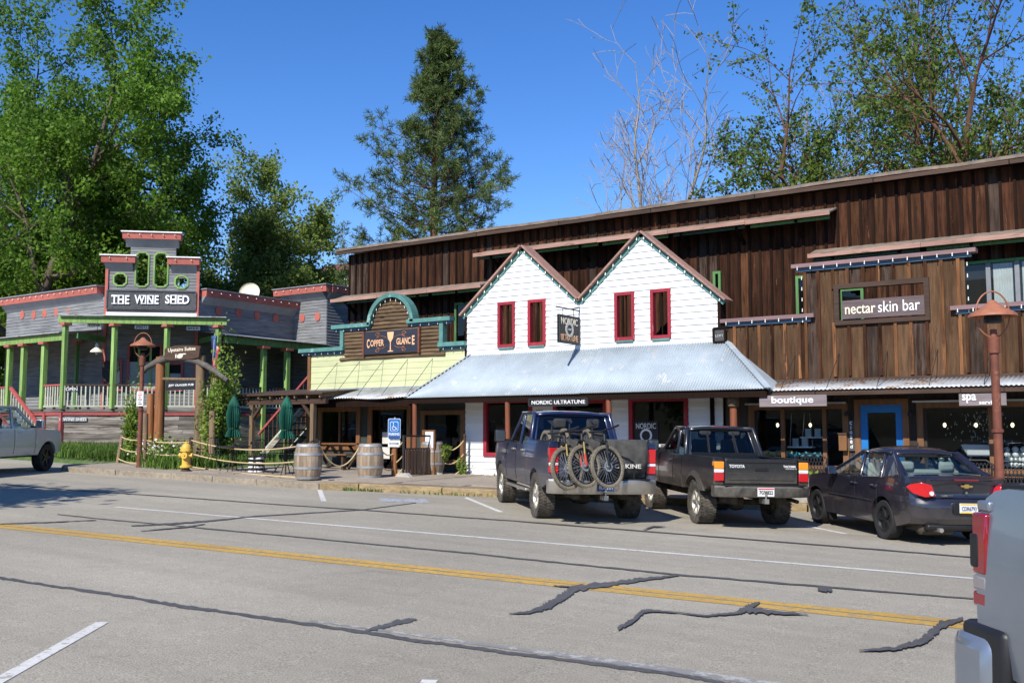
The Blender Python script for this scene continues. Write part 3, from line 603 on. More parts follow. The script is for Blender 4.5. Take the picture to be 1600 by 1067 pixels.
# ================================================================== nectar shop (right)
ns_ = root('skin_bar_shop', (-4, VF, walkz(-4, VF)), 'brown board and batten shopfront with stepped false front and blue door', 'building')
XL, XR = V(1131, 560, VF).x, 1.6; ZB = 2.98
zl = V(1200, 501, VF).z; zm = V(1380, 408, VF).z; zr = V(1560, 481, VF).z; XM0, XM1 = V(1258, 430, VF).x, V(1508, 430, VF).x
OP = (V(1312, 470, VF).x, V(1445, 470, VF).x, V(1380, 497, VF).z, V(1380, 447, VF).z)
def ntop(u): return zm if XM0 <= u <= XM1 else (zl if u < XM0 else zr)
u = XL; i = 0
while u < XR:
    wd = .325 + R_.uniform(-.02, .02); c = u + wd / 2; t = ntop(c)
    if u < XM0 < u + wd or u < XM1 < u + wd: wd = (XM0 if u < XM0 else XM1) - u; c = u + wd / 2; t = ntop(c)
    spans = [(ZB, t)]
    if OP[0] - .1 < c < OP[1] + .1: spans = [(ZB, OP[2]), (OP[3], t)]
    for z0, z1 in spans:
        MB().box(u + .003, u + wd - .003, VF - .02 + R_.uniform(0, .008), VF + .03, z0, z1).build('board', R_.choices(('nectar', 'barn_grey', 'barn_warm'), (76, 12, 12))[0], ns_)
        MB().box(u - .035, u + .035, VF - .055, VF - .012, z0 + R_.uniform(0, .05), z1 - R_.uniform(.02, .06)).build('batten', R_.choices(('batten', 'barn_warm', 'barn'), (66, 18, 16))[0], ns_)
    u += max(wd, .05); i += 1
b = MB(); f = .11
for q in ((OP[0] - f, OP[0], OP[2] - f, OP[3] + f), (OP[1], OP[1] + f, OP[2] - f, OP[3] + f), (OP[0], OP[1], OP[2] - f, OP[2]), (OP[0], OP[1], OP[3], OP[3] + f)): b.box(q[0], q[1], VF - .085, VF + .08, q[2], q[3])
b.build('opening_frame', 'wood_dark', ns_)
def cap(a, c, z):
    cp = MB().box(a, c, VF - .16, VF + .12, z + .0, z + .09).build('cap_board', 'mauve', ns_); MB().box(a + .1, c - .1, VF - .075, VF - .022, z - .085, z - .003).build('cap_trim', 'blue_trim', cp)
    n = int((c - a) / .3)
    for i in range(n):
        x = a + (i + .5) * (c - a) / n; MB().tube([(x, VF - .175, z + .02), (x, VF - .18, z - .06)], [.008, .012], 5).build('light_bulb', 'bulb_off', cp)
cap(XL - .02, XM0 + .22, zl); cap(XM0 - .28, XM1 + .25, zm); cap(XM1 - .3, XR, zr)
for i, x in enumerate((XM0 - .06, XM1 + .06)):
    for k in range(5): MB().tube([(x, VF - .08, zm - .2 - k * .25), (x, VF - .085, zm - .28 - k * .25)], [.008, .012], 5).build('light_bulb', 'bulb_off', ns_)
# low corrugated awning
AX0, AX1 = BR - .62, XR; ve = 21.85; za0 = 2.92; za1 = 2.69
corr('awning_sheet', 'metal_old', ns_, [((u, ve, za1), (u, VF - .06, za0)) for u in ar(AX0, AX1, 440)], .012)
MB().box(XL, XR, VF - .05, VF - .005, ZB - .1, ZB - .0).build('band_board', 'wood_dark', ns_)
MB().box(AX0 + .1, AX1, ve + .04, ve + .1, za1 - .13, za1 - .02).build('awning_beam', 'wood_dark', ns_)
for i in range(8): x = XL + .5 + i * 1.4; MB().beam((x, ve + .08, za1 - .05), (x, VF, za0 - .06), .05, .08).build('rafter', 'barn_dark', ns_)
for px in (1243, 1312, 1388, 1467, 1550):
    p = V(px, 586, VF - .03); MB().tube([(p.x, VF - .03, 3.55), (p.x, ve + .1, za1 + .03)], .008, 5).build('tie_rod', 'black_metal', ns_)
# ground floor: walls, show windows, blue door
pw = lambda x: V(x, 680, VF).x
HB = [(pw(1180), pw(1318), 1.0, 2.28), (pw(1346), pw(1412), .15, 2.36), (pw(1444), 1.2, 1.0, 2.28)]
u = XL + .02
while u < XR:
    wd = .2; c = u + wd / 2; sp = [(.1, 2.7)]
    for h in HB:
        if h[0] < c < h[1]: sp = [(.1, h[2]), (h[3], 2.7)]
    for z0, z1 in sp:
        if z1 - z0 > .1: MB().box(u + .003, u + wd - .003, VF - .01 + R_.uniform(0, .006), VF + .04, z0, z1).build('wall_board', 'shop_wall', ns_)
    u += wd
for i, (a, c, z0, z1) in enumerate(HB):
    f = .13; b = MB()
    for q in ((a - f, a, z0 - f, z1 + f), (c, c + f, z0 - f, z1 + f), (a, c, z0 - f, z0), (a, c, z1, z1 + f)): b.box(q[0], q[1], VF - .07, VF + .05, q[2], q[3])
    if i != 1:
        for t in ((.33, .8) if i == 0 else (.22, .5, .78)): x = a + (c - a) * t; b.box(x - .045, x + .045, VF - .05, VF + .04, z0, z1)
    wf = b.build('window_frame' if i != 1 else 'door_frame', 'wood_frame', ns_)
    if i != 1:
        MB().box(a, c, VF + .0, VF + .008, z0, z1).build('pane', 'glass', wf); MB().box(a - .2, c + .1, VF - .11, VF - .072, z1 + f - .01, z1 + f + .03).build('valance', 'gal_flash', wf); MB().box(a - f, c + f, VF - .16, VF - .075, z0 - f - .04, z0 - f + .06).build('sill', 'wood_frame', wf)
    else:
        d_ = MB()
        for q in ((a, a + .15, z0, z1), (c - .15, c, z0, z1), (a + .15, c - .15, z1 - .17, z1), (a + .15, c - .15, z0, .95)): d_.box(q[0], q[1], VF - .03, VF + .03, q[2], q[3])
        dr = d_.build('door', 'blue_door', ns_); MB().box(a + .15, c - .15, VF - .0, VF + .008, .95, z1 - .17).build('pane', 'glass', dr); MB().lathe([(.01, 0), (.03, .02), (.03, .05), (.01, .06)], 10, (a + .07, VF - .09, 1.12), 'y').build('handle', 'chrome', dr)
        MB().box(c - .5, c - .2, VF - .012, VF - .002, .98, 1.16).build('notice', 'white', dr)
for px in (1326, 1425): p = V(px, 646, VF); MB().lathe([(.02, .1), (.05, .08), (.07, 0), (.055, 0)], 10, (p.x, VF - .12, p.z - .05)).build('wall_lamp', 'black_metal', ns_)
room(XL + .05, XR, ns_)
# ================================================================== tavern with log false front (copper)
cg = root('tavern_building', (-20.3, VF, walkz(-20, VF)), 'pale yellow plank tavern with teal arched false front and log infill', 'building')
CX0, CX1 = V(487, 580, VF).x, x0 - .07; CZ0, CZ1 = 3.12, 4.2
rows(ar(CZ0, CZ1, 6), lambda z: [(CX0, CX1)], [], VF, 'yellow_board', cg, 'plank', lap=.006, jn=2)
MB().box(CX0 - .13, CX0 - .003, VF - .06, VF + .1, .5, CZ1).build('corner_post', 'wood_frame', cg)
MB().box(CX0, CX1, VF + .003, VF + .1, CZ0, CZ1).build('backing', 'barn_dark', cg)
def crn(p0, p1, nm='cornice'):     # horizontal teal cornice with blue under-trim and bulbs
    a, c = V(*p0, VF), V(*p1, VF); z = (a.z + c.z) / 2; o = MB().box(a.x, c.x, VF - .2, VF + .06, z - .05, z + .07).build(nm, 'teal', cg)
    MB().box(a.x + .03, c.x - .03, VF - .1, VF - .035, z - .14, z - .053).build('under_trim', 'blue_trim', o); n = max(2, int((c.x - a.x) / .28))
    for i in range(n): x = a.x + (i + .5) * (c.x - a.x) / n; MB().tube([(x, VF - .12, z - .06), (x, VF - .13, z - .14)], [.008, .012], 5).build('light_bulb', 'bulb_off', o)
    return a.x, c.x, z
l0 = crn((473, 550), (542, 545)); l1 = crn((524, 513), (583, 508)); r1 = crn((641, 504), (709, 498)); r0 = crn((690, 540), (731, 537))
for px, a, c in ((538, l0[2], l1[2]), (693, r0[2], r1[2])):
    x = V(px, 525, VF).x; o = MB().box(x - .07, x + .07, VF - .13, VF + .06, a - .1, c - .05).build('side_post', 'teal', cg)
xa, xb = V(538, 525, VF).x, V(693, 525, VF).x; zlog0 = V(616, 560, VF).z; ztop = l1[2] - .05
ac = V(615, 503, VF); AR_ = (V(648, 503, VF).x - V(583, 503, VF).x) / 2 - .06; ac.z = (l1[2] + r1[2]) / 2
z = zlog0
while z < ac.z + AR_ - .05:
    h = .115 + R_.uniform(-.01, .015); zm_ = z + h / 2
    if zm_ < ztop: a, c = xa - (.12 if z == zlog0 else -.08), xb + (.1 if z == zlog0 else -.08)
    else: q = math.sqrt(max(.001, AR_ ** 2 - max(0, zm_ - ac.z) ** 2)) - .03; a, c = ac.x - q, ac.x + q
    n = 9; P = [(a + (c - a) * i / n, VF - .03, zm_ + R_.uniform(-.012, .012)) for i in range(n + 1)]
    MB().tube(P, [h / 2 * R_.uniform(.93, 1.1) for _ in P], 8).build('log', 'log', cg, smooth=True); z += h * .97
b = MB(); b.box(xa, xb, VF + .01, VF + .08, zlog0, ztop); b.slab([(ac.x + (AR_ + .02) * math.cos(t), VF + .01, ac.z + (AR_ + .02) * math.sin(t)) for t in ar(0, math.pi, 20)], (0, .07, 0)); b.build('log_backing', 'barn_dark', cg)
b = MB(); n = 22
for i in range(n + 1):
    t = math.pi * i / n; 
    for r, y in ((AR_ + .02, VF - .2), (AR_ + .15, VF - .2), (AR_ + .15, VF + .1), (AR_ + .02, VF + .1)): b.v.append((ac.x + r * math.cos(t), y, ac.z + r * math.sin(t)))
b.f = [(4 * i + j, 4 * i + (j + 1) % 4, 4 * i + 4 + (j + 1) % 4, 4 * i + 4 + j) for i in range(n) for j in range(4)] + [(0, 1, 2, 3), (4 * n + 3, 4 * n + 2, 4 * n + 1, 4 * n)]
ao = b.build('arch', 'teal', cg, smooth=True)
for i in range(11): t = math.pi * (i + .5) / 11; q = (ac.x + (AR_ - .03) * math.cos(t), VF - .16, ac.z + (AR_ - .03) * math.sin(t)); MB().tube([q, (q[0], q[1], q[2] - .07)], [.008, .012], 5).build('light_bulb', 'bulb_off', ao)
for px, py in ((527, 567), (562, 565), (599, 563), (637, 561), (676, 560)):
    p = V(px, py, VF - .03); MB().tube([p, (p.x - .12, 21.95, 2.82)], .008, 5).build('tie_rod', 'black_metal', cg)
corr('awning_sheet', 'metal_old', cg, [((u, 21.9 + .03 * math.sin(u * 3), 2.75 + .025 * math.sin(u * 2.3)), (u, VF - .05, 3.06)) for u in ar(V(485, 620, 21.9).x, BL + .25, 170)], .02)
MB().box(CX0, BL + .2, 22.0, 22.08, 2.5, 2.72).build('awning_beam', 'barn_dark', cg)
MB().box(CX0, CX1, VF - .06, VF - .0, 3.0, 3.115).build('flashing', 'gal_flash', cg)
HC = [(V(503, 680, VF).x, V(559, 680, VF).x, V(530, 696, VF).z, V(530, 643, VF).z), (V(581, 680, VF).x, V(638, 680, VF).x, .2, V(610, 640, VF).z), (V(664, 680, VF).x, V(722, 680, VF).x, .95, V(690, 648, VF).z)]
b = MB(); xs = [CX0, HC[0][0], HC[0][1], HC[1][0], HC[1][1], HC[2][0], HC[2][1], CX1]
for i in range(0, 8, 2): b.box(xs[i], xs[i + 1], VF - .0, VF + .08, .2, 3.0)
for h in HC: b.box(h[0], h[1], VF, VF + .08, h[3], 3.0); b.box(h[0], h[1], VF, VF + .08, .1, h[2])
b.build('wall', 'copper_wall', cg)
MB().box(CX0 + .0, HC[0][0] - .14, VF - .025, VF - .002, .6, 1.55).build('wall_panel', 'teal', cg)
for i, (a, c, z0, z1) in enumerate(HC):
    f = .13; b = MB()
    for q in ((a - f, a + .02, z0 - f, z1 + f), (c - .02, c + f, z0 - f, z1 + f), (a + .02, c - .02, z0 - f, z0), (a + .02, c - .02, z1, z1 + f)): b.box(q[0], q[1], VF - .06, VF - .003, q[2], q[3])
    wf = b.build('window_frame' if i != 1 else 'door_frame', 'wood_frame', cg); MB().box(a, c, VF + .02, VF + .03, z0, z1).build('pane' if i != 1 else 'door', 'glass' if i != 1 else 'dark_glass', wf)
    if i == 0: MB().box((a + c) / 2 - .03, (a + c) / 2 + .03, VF - .03, VF + .019, z0, z1).build('mullion', 'wood_frame', wf)
    if i == 1:
        for q in ((.15, .5), (.12, .95)): MB().box(a + .42, a + .72, VF + .008, VF + .018, 1.9 - q[1], 1.9 - q[1] + .35).build('notice', 'offwhite', wf)
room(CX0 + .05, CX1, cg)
# ================================================================== wine shop on the corner
AL = math.radians(43); EE = (math.cos(AL), math.sin(AL)); EN = (-EE[1], EE[0])
def T(px, py, off=2.0): return LN(px, py, (-33 + off * EN[0], 23.5 + off * EN[1]), EE)
ws = root('wine_shop_building', (-34.5, 24, lawnz(-34, 22)), 'weathered grey corner wine shop with green wraparound porch and coral cornices', 'building')
def siding(A, B, z0, z1, nrm, holes=(), m='grey_siding', h=.13, name='wall'):
    A, B = Vector((*A, 0)), Vector((*B, 0)); L_ = (B - A).length; d = (B - A).normalized(); n = Vector((*nrm, 0)).normalized(); b = MB(); z = z0
    while z < z1 - .02:
        zt = min(z + h, z1); zm_ = (z + zt) / 2; cut = []
        for (sc, zc, hw, hh, ch) in holes:
            q = abs(zm_ - zc)
            if q < hh: cut.append((sc - (hw - max(0, q - (hh - ch))), sc + (hw - max(0, q - (hh - ch)))))
        segs = []; s = 0
        for c in sorted(cut):
            if c[0] > s: segs.append((s, c[0]))
            s = max(s, c[1])
        if s < L_: segs.append((s, L_))
        for s0, s1 in segs:
            p, q = A + d * s0, A + d * s1; zz = Vector((0, 0, 1)); o0, o1 = n * .022, n * .004
            b.hexa([p + o0 + zz * z, q + o0 + zz * z, q - n * .09 + zz * z, p - n * .09 + zz * z], [p + o1 + zz * (zt + .004), q + o1 + zz * (zt + .004), q - n * .09 + zz * (zt + .004), p - n * .09 + zz * (zt + .004)])
        z += h
    return b.build(name, m, ws, kind='stuff')
NT = (-EN[0], -EN[1]); T0, T1 = T(165, 500), T(308, 500); T0, T1 = (T0.x, T0.y), (T1.x, T1.y); TW = math.hypot(T1[0] - T0[0], T1[1] - T0[1])
ts = lambda px: ((T(px, 430).x - T0[0]) * EE[0] + (T(px, 430).y - T0[1]) * EE[1])
tz = lambda py, px=235: T(px, py).z
tp = lambda s, z, o=0: Vector((T0[0] + EE[0] * s + NT[0] * o, T0[1] + EE[1] * s + NT[1] * o, z))
DK = 2.62
octs = [((ts(213) + ts(231)) / 2, (tz(396) + tz(447)) / 2, (ts(231) - ts(213)) / 2, (tz(396) - tz(447)) / 2, .11), ((ts(242) + ts(261)) / 2, (tz(396) + tz(447)) / 2, (ts(261) - ts(242)) / 2, (tz(396) - tz(447)) / 2, .11),
        (ts(188), tz(438), .22, .22, .11), (ts(284), tz(440), .22, .22, .11)]
zs1, zt1 = tz(414), tz(378)
siding(T0, T1, DK, zs1, NT, octs); a, c = tp(ts(203), 0), tp(ts(274), 0); siding((a.x, a.y), (c.x, c.y), zs1, zt1 + .15, NT, [(o[0] - ts(203), *o[1:]) for o in octs[:2]])
for (sc, zc, hw, hh, ch) in octs:
    def ring(k): return [tp(sc + x * (hw + k) / hw, zc + z * 1.0, .05) for x, z in ()]
    P = [(-hw + ch, hh), (hw - ch, hh), (hw, hh - ch), (hw, -hh + ch), (hw - ch, -hh), (-hw + ch, -hh), (-hw, -hh + ch), (-hw, hh - ch)]
    b = MB(); n = 8; k = .06
    for x, z in P:
        fx, fz = (hw + k) / hw, (hh + k) / hh
        for (s_, q, o) in ((x, z, .05), (x * fx, z * fz, .05), (x * fx, z * fz, -.02), (x * .93, z * .97, -.08)): b.v.append(tuple(tp(sc + s_, zc + q, o)))
    b.f = [(4 * i + j, 4 * i + (j + 1) % 4, 4 * ((i + 1) % n) + (j + 1) % 4, 4 * ((i + 1) % n) + j) for i in range(n) for j in range(4)]
    b.build('octagon_frame', 'yellow_green', ws)
def cornice(A, B, z, nrm, h=.28, out=.34, cap='grey_trim', capx=.0):
    A, B = Vector((*A, 0)), Vector((*B, 0)); n = Vector((*nrm, 0)).normalized(); d = (B - A).normalized(); Z = Vector((0, 0, 1)); A0, B0 = A - d * capx, B + d * capx
    o = MB().hexa([A0 + n * out + Z * (z - h), B0 + n * out + Z * (z - h), B0 - n * .1 + Z * (z - h), A0 - n * .1 + Z * (z - h)], [A0 + n * (out + .03) + Z * z, B0 + n * (out + .03) + Z * z, B0 - n * .1 + Z * z, A0 - n * .1 + Z * z]).build('cornice', 'coral', ws)
    MB().hexa([A + n * .03 + Z * (z - h - .3), B + n * .03 + Z * (z - h - .3), B + Z * (z - h - .3), A + Z * (z - h - .3)], [A + n * (out - .05) + Z * (z - h - .003), B + n * (out - .05) + Z * (z - h - .003), B + Z * (z - h - .003), A + Z * (z - h - .003)]).build('cove', 'grey_trim', o)
    A1, B1 = A0 - d * .05, B0 + d * .05; MB().hexa([A1 + n * (out + .08) + Z * (z + .003), B1 + n * (out + .08) + Z * (z + .003), B1 - n * .12 + Z * (z + .003), A1 - n * .12 + Z * (z + .003)], [A1 + n * (out + .08) + Z * (z + .05), B1 + n * (out + .08) + Z * (z + .05), B1 - n * .12 + Z * (z + .05), A1 - n * .12 + Z * (z + .05)]).build('cap', cap, o)
    L_ = (B0 - A0).length; k = max(2, int(L_ / .45))
    for i in range(k):
        p = A0 + d * L_ * (i + .5) / k + n * (out + .03) + Z * (z - h * .25); MB().tube([p, p + n * .06 - Z * .05], [.015, .024], 5).build('light_bulb', 'bulb_off', o)
    return o
q = lambda px: (tp(ts(px), 0).x, tp(ts(px), 0).y)
cornice(q(196), q(279), tz(366), NT, .25, .3, 'white', .1); cornice(q(165), q(208), tz(403), NT, .26, .3, 'white', .12); cornice(q(268), q(308), tz(404), NT, .26, .3, 'white', .12)
for s in (0, TW): MB().beam(tp(s, DK, .03), tp(s, zs1, .03), .11, .09, NT + (0,)).build('corner_board', 'coral', ws)
VL, UR = 23.7, -33.2; VK = 31.33; UB = -31.18
siding((-43.2, VL), T0, DK - 1.2, 7.15, (0, -1)); siding(T1, (UR, VK), DK - 1.0, 7.1, (1, 0))
siding((-33.9, VK), (UB, VK), DK, 7.75, (0, -1)); siding((UB, VK), (UB, VK + 3), DK, 7.75, (1, 0)); siding((-43.2, 30), (-43.2, VL), DK - 1.2, 7.1, (-1, 0))
cornice((-43.2, VL), (-36.0, VL), 7.55, (0, -1)); cornice((UR, 26.2), (UR, VK), 7.5, (1, 0)); cornice((-33.9, VK), (UB, VK), 8.12, (0, -1), capx=.3); cornice((UB, VK), (UB, VK + 3), 8.12, (1, 0))
MB().beam((UB, VK - .02, DK), (UB, VK - .02, 7.7), .12, .12).build('corner_board', 'green_trim', ws)
b = MB(); b.box(-43.1, UR - .15, VL + 2.6, 38, 7.0, 7.25); b.box(-43.1, -36.2, VL + .12, VL + 2.6, 7.0, 7.25); b.box(-33.8, UB - .1, VK + .15, 34.2, 7.7, 7.9); b.build('flat_roof', 'roofing', ws)
b = MB(); b.box(-43, UR - .3, 26.5, 36, 1, 7); b.box(-43, -36.4, VL + .25, 26.5, 1, 7); b.box(-33.6, UB - .2, VK + .3, 34, 1, 7.6); b.build('core_wall', 'grey_siding', ws)
def disc(P, nrm, rx=.17, rz=.2):
    n = Vector((*nrm, 0)).normalized(); d = Vector((-n.y, n.x, 0)); P = Vector(P)
    MB().slab([P + n * .03 + d * (rx * math.cos(t)) + Vector((0, 0, rz * math.sin(t))) for t in [math.pi / 8 + i * math.pi / 4 for i in range(8)]], n * .02).build('disc', 'coral', ws)
for px, py in ((36, 492), (54, 492), (71, 490), (89, 488), (108, 486), (127, 484), (147, 482)): disc(V(px, py, VL), (0, -1))
for px, py in ((341, 486), (372, 489), (401, 493), (430, 497)): disc(U(px, py, UR), (1, 0))
for px, py in ((473, 497), (497, 495)): disc(V(px, py, VK), (0, -1))
# red-framed windows and doors on the corner front
for px0, py0, px1, py1, bl in ((172, 562, 197, 612, 1), (204, 538, 258, 614, 2), (266, 566, 291, 612, 1)):
    s0, s1, z1, z0 = ts(px0), ts(px1), tz(py0), max(DK + .75, tz(py1)); f = .09
    pn = MB().slab([tp(s0 + f, z0 + f, .04), tp(s1 - f, z0 + f, .04), tp(s1 - f, z1 - f, .04), tp(s0 + f, z1 - f, .04)], Vector((*NT, 0)) * .012).build('window', 'glass', ws)
    b = MB()
    for (a0, a1, b0, b1) in ((s0, s0 + f, z0, z1), (s1 - f, s1, z0, z1), (s0 + f, s1 - f, z0, z0 + f), (s0 + f, s1 - f, z1 - f, z1)): b.slab([tp(a0, b0, .03), tp(a1, b0, .03), tp(a1, b1, .03), tp(a0, b1, .03)], Vector((*NT, 0)) * .07)
    b.build('frame', 'rail_red', pn)
    for i in range(1, bl + 1 if bl > 1 else 1): x = s0 + (s1 - s0) * i / (bl + 1); MB().slab([tp(x - .04, z0 + f, .05), tp(x + .04, z0 + f, .05), tp(x + .04, z1 - f, .05), tp(x - .04, z1 - f, .05)], Vector((*NT, 0)) * .03).build('mullion', 'yellow_green', pn)
    MB().slab([tp(s0 + f, z0 + f, .034), tp(s1 - f, z0 + f, .034), tp(s1 - f, z0 + (z1 - z0) * .62, .034), tp(s0 + f, z0 + (z1 - z0) * .62, .034)], Vector((*NT, 0)) * .004).build('blind', 'curtain', pn)
    MB().slab([tp(s0 + .05, z0 + .05, .026), tp(s1 - .05, z0 + .05, .026), tp(s1 - .05, z1 - .05, .026), tp(s0 + .05, z1 - .05, .026)], Vector((*NT, 0)) * .006).build('backing', 'interior', pn)
# porch: deck, posts, beams, roofs
F = [(T(x, 500, 0).x, T(x, 500, 0).y) for x in (103, 180, 262, 342)]
PV, PU = F[0][1], F[3][0]
b = MB(); b.slab([(-47, PV, DK - .12), (F[0][0], PV, DK - .12), (F[3][0], F[3][1], DK - .12), (PU, 31.3, DK - .12), (UR - .1, 31.3, DK - .12), (UR - .1, T1[1], DK - .12), (T0[0], T0[1] + .05, DK - .12), (-47, VL + .05, DK - .12)], (0, 0, .11)); b.build('deck', 'grey_plank', ws)
def post(x, y, zt, w_=.17, m='yellow_green', z0=DK):
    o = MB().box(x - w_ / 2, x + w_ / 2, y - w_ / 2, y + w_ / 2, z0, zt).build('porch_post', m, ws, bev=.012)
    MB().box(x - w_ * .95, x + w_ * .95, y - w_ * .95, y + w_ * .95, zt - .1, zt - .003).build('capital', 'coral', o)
ZF, ZL = 5.86, 5.2
for f in F: post(f[0], f[1], ZF)
for px in (12, 34, 66, -40): p = V(px, 640, PV); post(p.x, PV, ZL, .19)
for px in (410, 447): p = U(px, 640, PU); post(p.x, p.y, ZL, .2, z0=lawnz(p.x, p.y) - .1)
for px in (117, ): p = V(px, 640, VL - .3); post(p.x, VL - .3, ZL + .2, .14, 'green_trim')
def fb(a, c, z, h=.26, m='yellow_green'): MB().beam((a[0], a[1], z + h / 2), (c[0], c[1], z + h / 2), .12, h).build('porch_beam', m, ws)
ex = (F[0][0] - EE[0] * .25, F[0][1] - EE[1] * .25); ey = (F[3][0] + EE[0] * .3, F[3][1] + EE[1] * .3)
fb(ex, ey, ZF); fb((-47, PV - .01), (F[0][0] - .1, PV - .01), ZL); fb((PU + .01, F[3][1] + .3), (PU + .01, 31.5), ZL)
fb((F[0][0] + .1, PV + .4), (T0[0] + .1, T0[1] - .1), ZL + .1, .2, 'green_trim'); fb((F[3][0] - .3, F[3][1] + .1), (T1[0] + .1, T1[1] + .1), ZL + .1, .2, 'green_trim')
Z3 = lambda q_, z: (q_[0], q_[1], z)
t0, t1 = (T0[0] - EE[0] * .4, T0[1] - EE[1] * .4), (T1[0] + EE[0] * .4, T1[1] + EE[1] * .4)
b = MB(); o_ = (NT[0] * .2, NT[1] * .2)
pa = [Z3((ex[0] + o_[0], ex[1] + o_[1]), ZF + .28), Z3((ey[0] + o_[0], ey[1] + o_[1]), ZF + .28), Z3(t1, ZF + .5), Z3(t0, ZF + .5)]
b.slab(pa, (0, 0, .03)); b.slab([(-47, PV - .2, ZL + .28), (F[0][0] - .1, PV - .2, ZL + .28), (T0[0] - .2, VL, ZL + .6), (-47, VL, ZL + .6)], (0, 0, .03)); b.slab([(PU + .2, F[3][1] + .2, ZL + .28), (PU + .2, 31.5, ZL + .28), (UR, 31.5, ZL + .6), (UR, T1[1] + .2, ZL + .6)], (0, 0, .03)); b.build('porch_roof', 'metal_old', ws)
MB().slab([tp(.02, ZF + .52, .03), tp(TW - .02, ZF + .52, .03), tp(TW - .02, ZF + .66, .03), tp(.02, ZF + .66, .03)], Vector((*NT, 0)) * .05).build('flashing', 'white', ws)
# skirt boards and red deck edge
def skirt(A, C, nrm, zlow):
    A, C = Vector((*A, 0)), Vector((*C, 0)); n = Vector((*nrm, 0)).normalized(); d = (C - A).normalized(); L_ = (C - A).length; z = DK - .14; Z = Vector((0, 0, 1))
    MB().hexa([A + n * .06 + Z * (z - .1), C + n * .06 + Z * (z - .1), C - n * .03 + Z * (z - .1), A - n * .03 + Z * (z - .1)], [A + n * .06 + Z * z, C + n * .06 + Z * z, C - n * .03 + Z * z, A - n * .03 + Z * z]).build('deck_edge', 'rail_red', ws)
    z -= .105
    while z > zlow:
        s = 0; h = .17 + R_.uniform(-.02, .03)
        while s < L_ - .01:
            e_ = min(L_, s + R_.uniform(2.6, 5.5)); p, c = A + d * (s + .004), A + d * (e_ - .004); o = n * R_.uniform(.0, .018)
            MB().hexa([p + o + Z * (z - h + .008), c + o + Z * (z - h + .008), c - n * .03 + Z * (z - h + .008), p - n * .03 + Z * (z - h + .008)], [p + o + Z * z, c + o + Z * z, c - n * .03 + Z * z, p - n * .03 + Z * z]).build('skirt_board', 'grey_plank', ws); s = e_
        z -= h
skirt((-47, PV), F[0], (0, -1), .9); skirt(F[0], F[3], NT, .7); skirt(F[3], (PU, 31.3), (1, 0), .5)
for a in (F[0], F[3], (F[0][0] - 1.1, PV)): MB().box(a[0] - .07, a[0] + .07, a[1] - .09, a[1] + .03, .6, DK - .14).build('skirt_post', 'rail_red', ws)
# railings with balusters
bal = MB().box(-.022, .022, -.022, .022, 0, .74).build('baluster', 'baluster', ws); bal.matrix_basis = Matrix.Translation((F[0][0] + .1, PV + .02, DK + .12)); 
def railing(A, C, m1='wood_dark', m2='cream', z=DK):
    A, C = Vector((*A, 0)), Vector((*C, 0)); d = (C - A); L_ = d.length; d.normalize(); Z = Vector((0, 0, 1))
    MB().beam(A + Z * (z + .9), C + Z * (z + .9), .09, .06).build('hand_rail', m1, ws); MB().beam(A + Z * (z + .1), C + Z * (z + .1), .06, .06).build('foot_rail', 'baluster', ws)
    n = int(L_ / .155)
    for i in range(n): p = A + d * L_ * (i + .5) / n; share(bal, ws, Matrix.Translation((p.x, p.y, z + .13)) @ Matrix.Rotation(AL, 4, 'Z'))
for i in range(3): railing((F[i][0] + EE[0] * .1, F[i][1] + EE[1] * .1), (F[i + 1][0] - EE[0] * .1, F[i + 1][1] - EE[1] * .1))
px_ = V(66, 640, PV).x; railing((px_ + .1, PV), (F[0][0] - .1, PV), 'rail_red'); railing((-46, PV), (V(12, 640, PV).x - .1, PV), 'rail_red'); railing((PU, F[3][1] + .2), (PU, U(410, 640, PU).y - .1)); railing((PU, U(410, 640, PU).y + .1), (PU, U(447, 640, PU).y - .1))
# front steps with sloping red rails
for v in (PV - .25, PV - 1.5):
    a, c = Vector((-38.3, v, DK + .85)), Vector((-35.6, v, DK - 1.05)); MB().beam(a, c, .09, .12).build('stair_rail', 'rail_red', ws); MB().beam(a - Vector((0, 0, .75)), c - Vector((0, 0, .75)), .05, .24).build('stringer', 'grey_plank', ws)
    for i in range(14):
        p = a + (c - a) * ((i + .5) / 14); share(bal, ws, Matrix.Translation((p.x, v, p.z - .75)))
for i in range(9): x = -38.3 + i * .3; z = DK - .12 - i * .21; MB().box(x - .02, x + .3, PV - 1.48, PV - .27, z - .05, z).build('tread', 'grey_plank', ws)
# ---- small things on the wine shop
def board_sign(name, label, c, xd, w, h, body, m='white', mt='sign_black', tw=.85, th=.62, dep=.03, nrm=None, bold=.01, cat='sign', frame=None, group=None):
    c = Vector(c); xd = Vector(xd).normalized(); n = Vector(nrm) if nrm is not None else xd.cross(Vector((0, 0, 1))); r = root(name, c, label, cat, group); Z = Vector((0, 0, 1))
    MB().slab([c - xd * w / 2 - Z * h / 2, c + xd * w / 2 - Z * h / 2, c + xd * w / 2 + Z * h / 2, c - xd * w / 2 + Z * h / 2], -n * dep).build('board', m, r)
    if frame:
        for s in (-1, 1): MB().beam(c + Z * s * (h / 2) - xd * w / 2 + n * .01, c + Z * s * (h / 2) + xd * w / 2 + n * .01, .04, .05, n).build('frame_rail', frame, r)
        for s in (-1, 1): MB().beam(c + xd * s * (w / 2) - Z * h / 2 + n * .012, c + xd * s * (w / 2) + Z * h / 2 + n * .012, .05, .04, n).build('frame_stile', frame, r)
    if body: text(body, 'lettering', mt, r, c + n * .006, xd, w * tw, h * th, n, bold, .012)
    return r
ED = (EE[0], EE[1], 0); NV = Vector((NT[0], NT[1], 0))
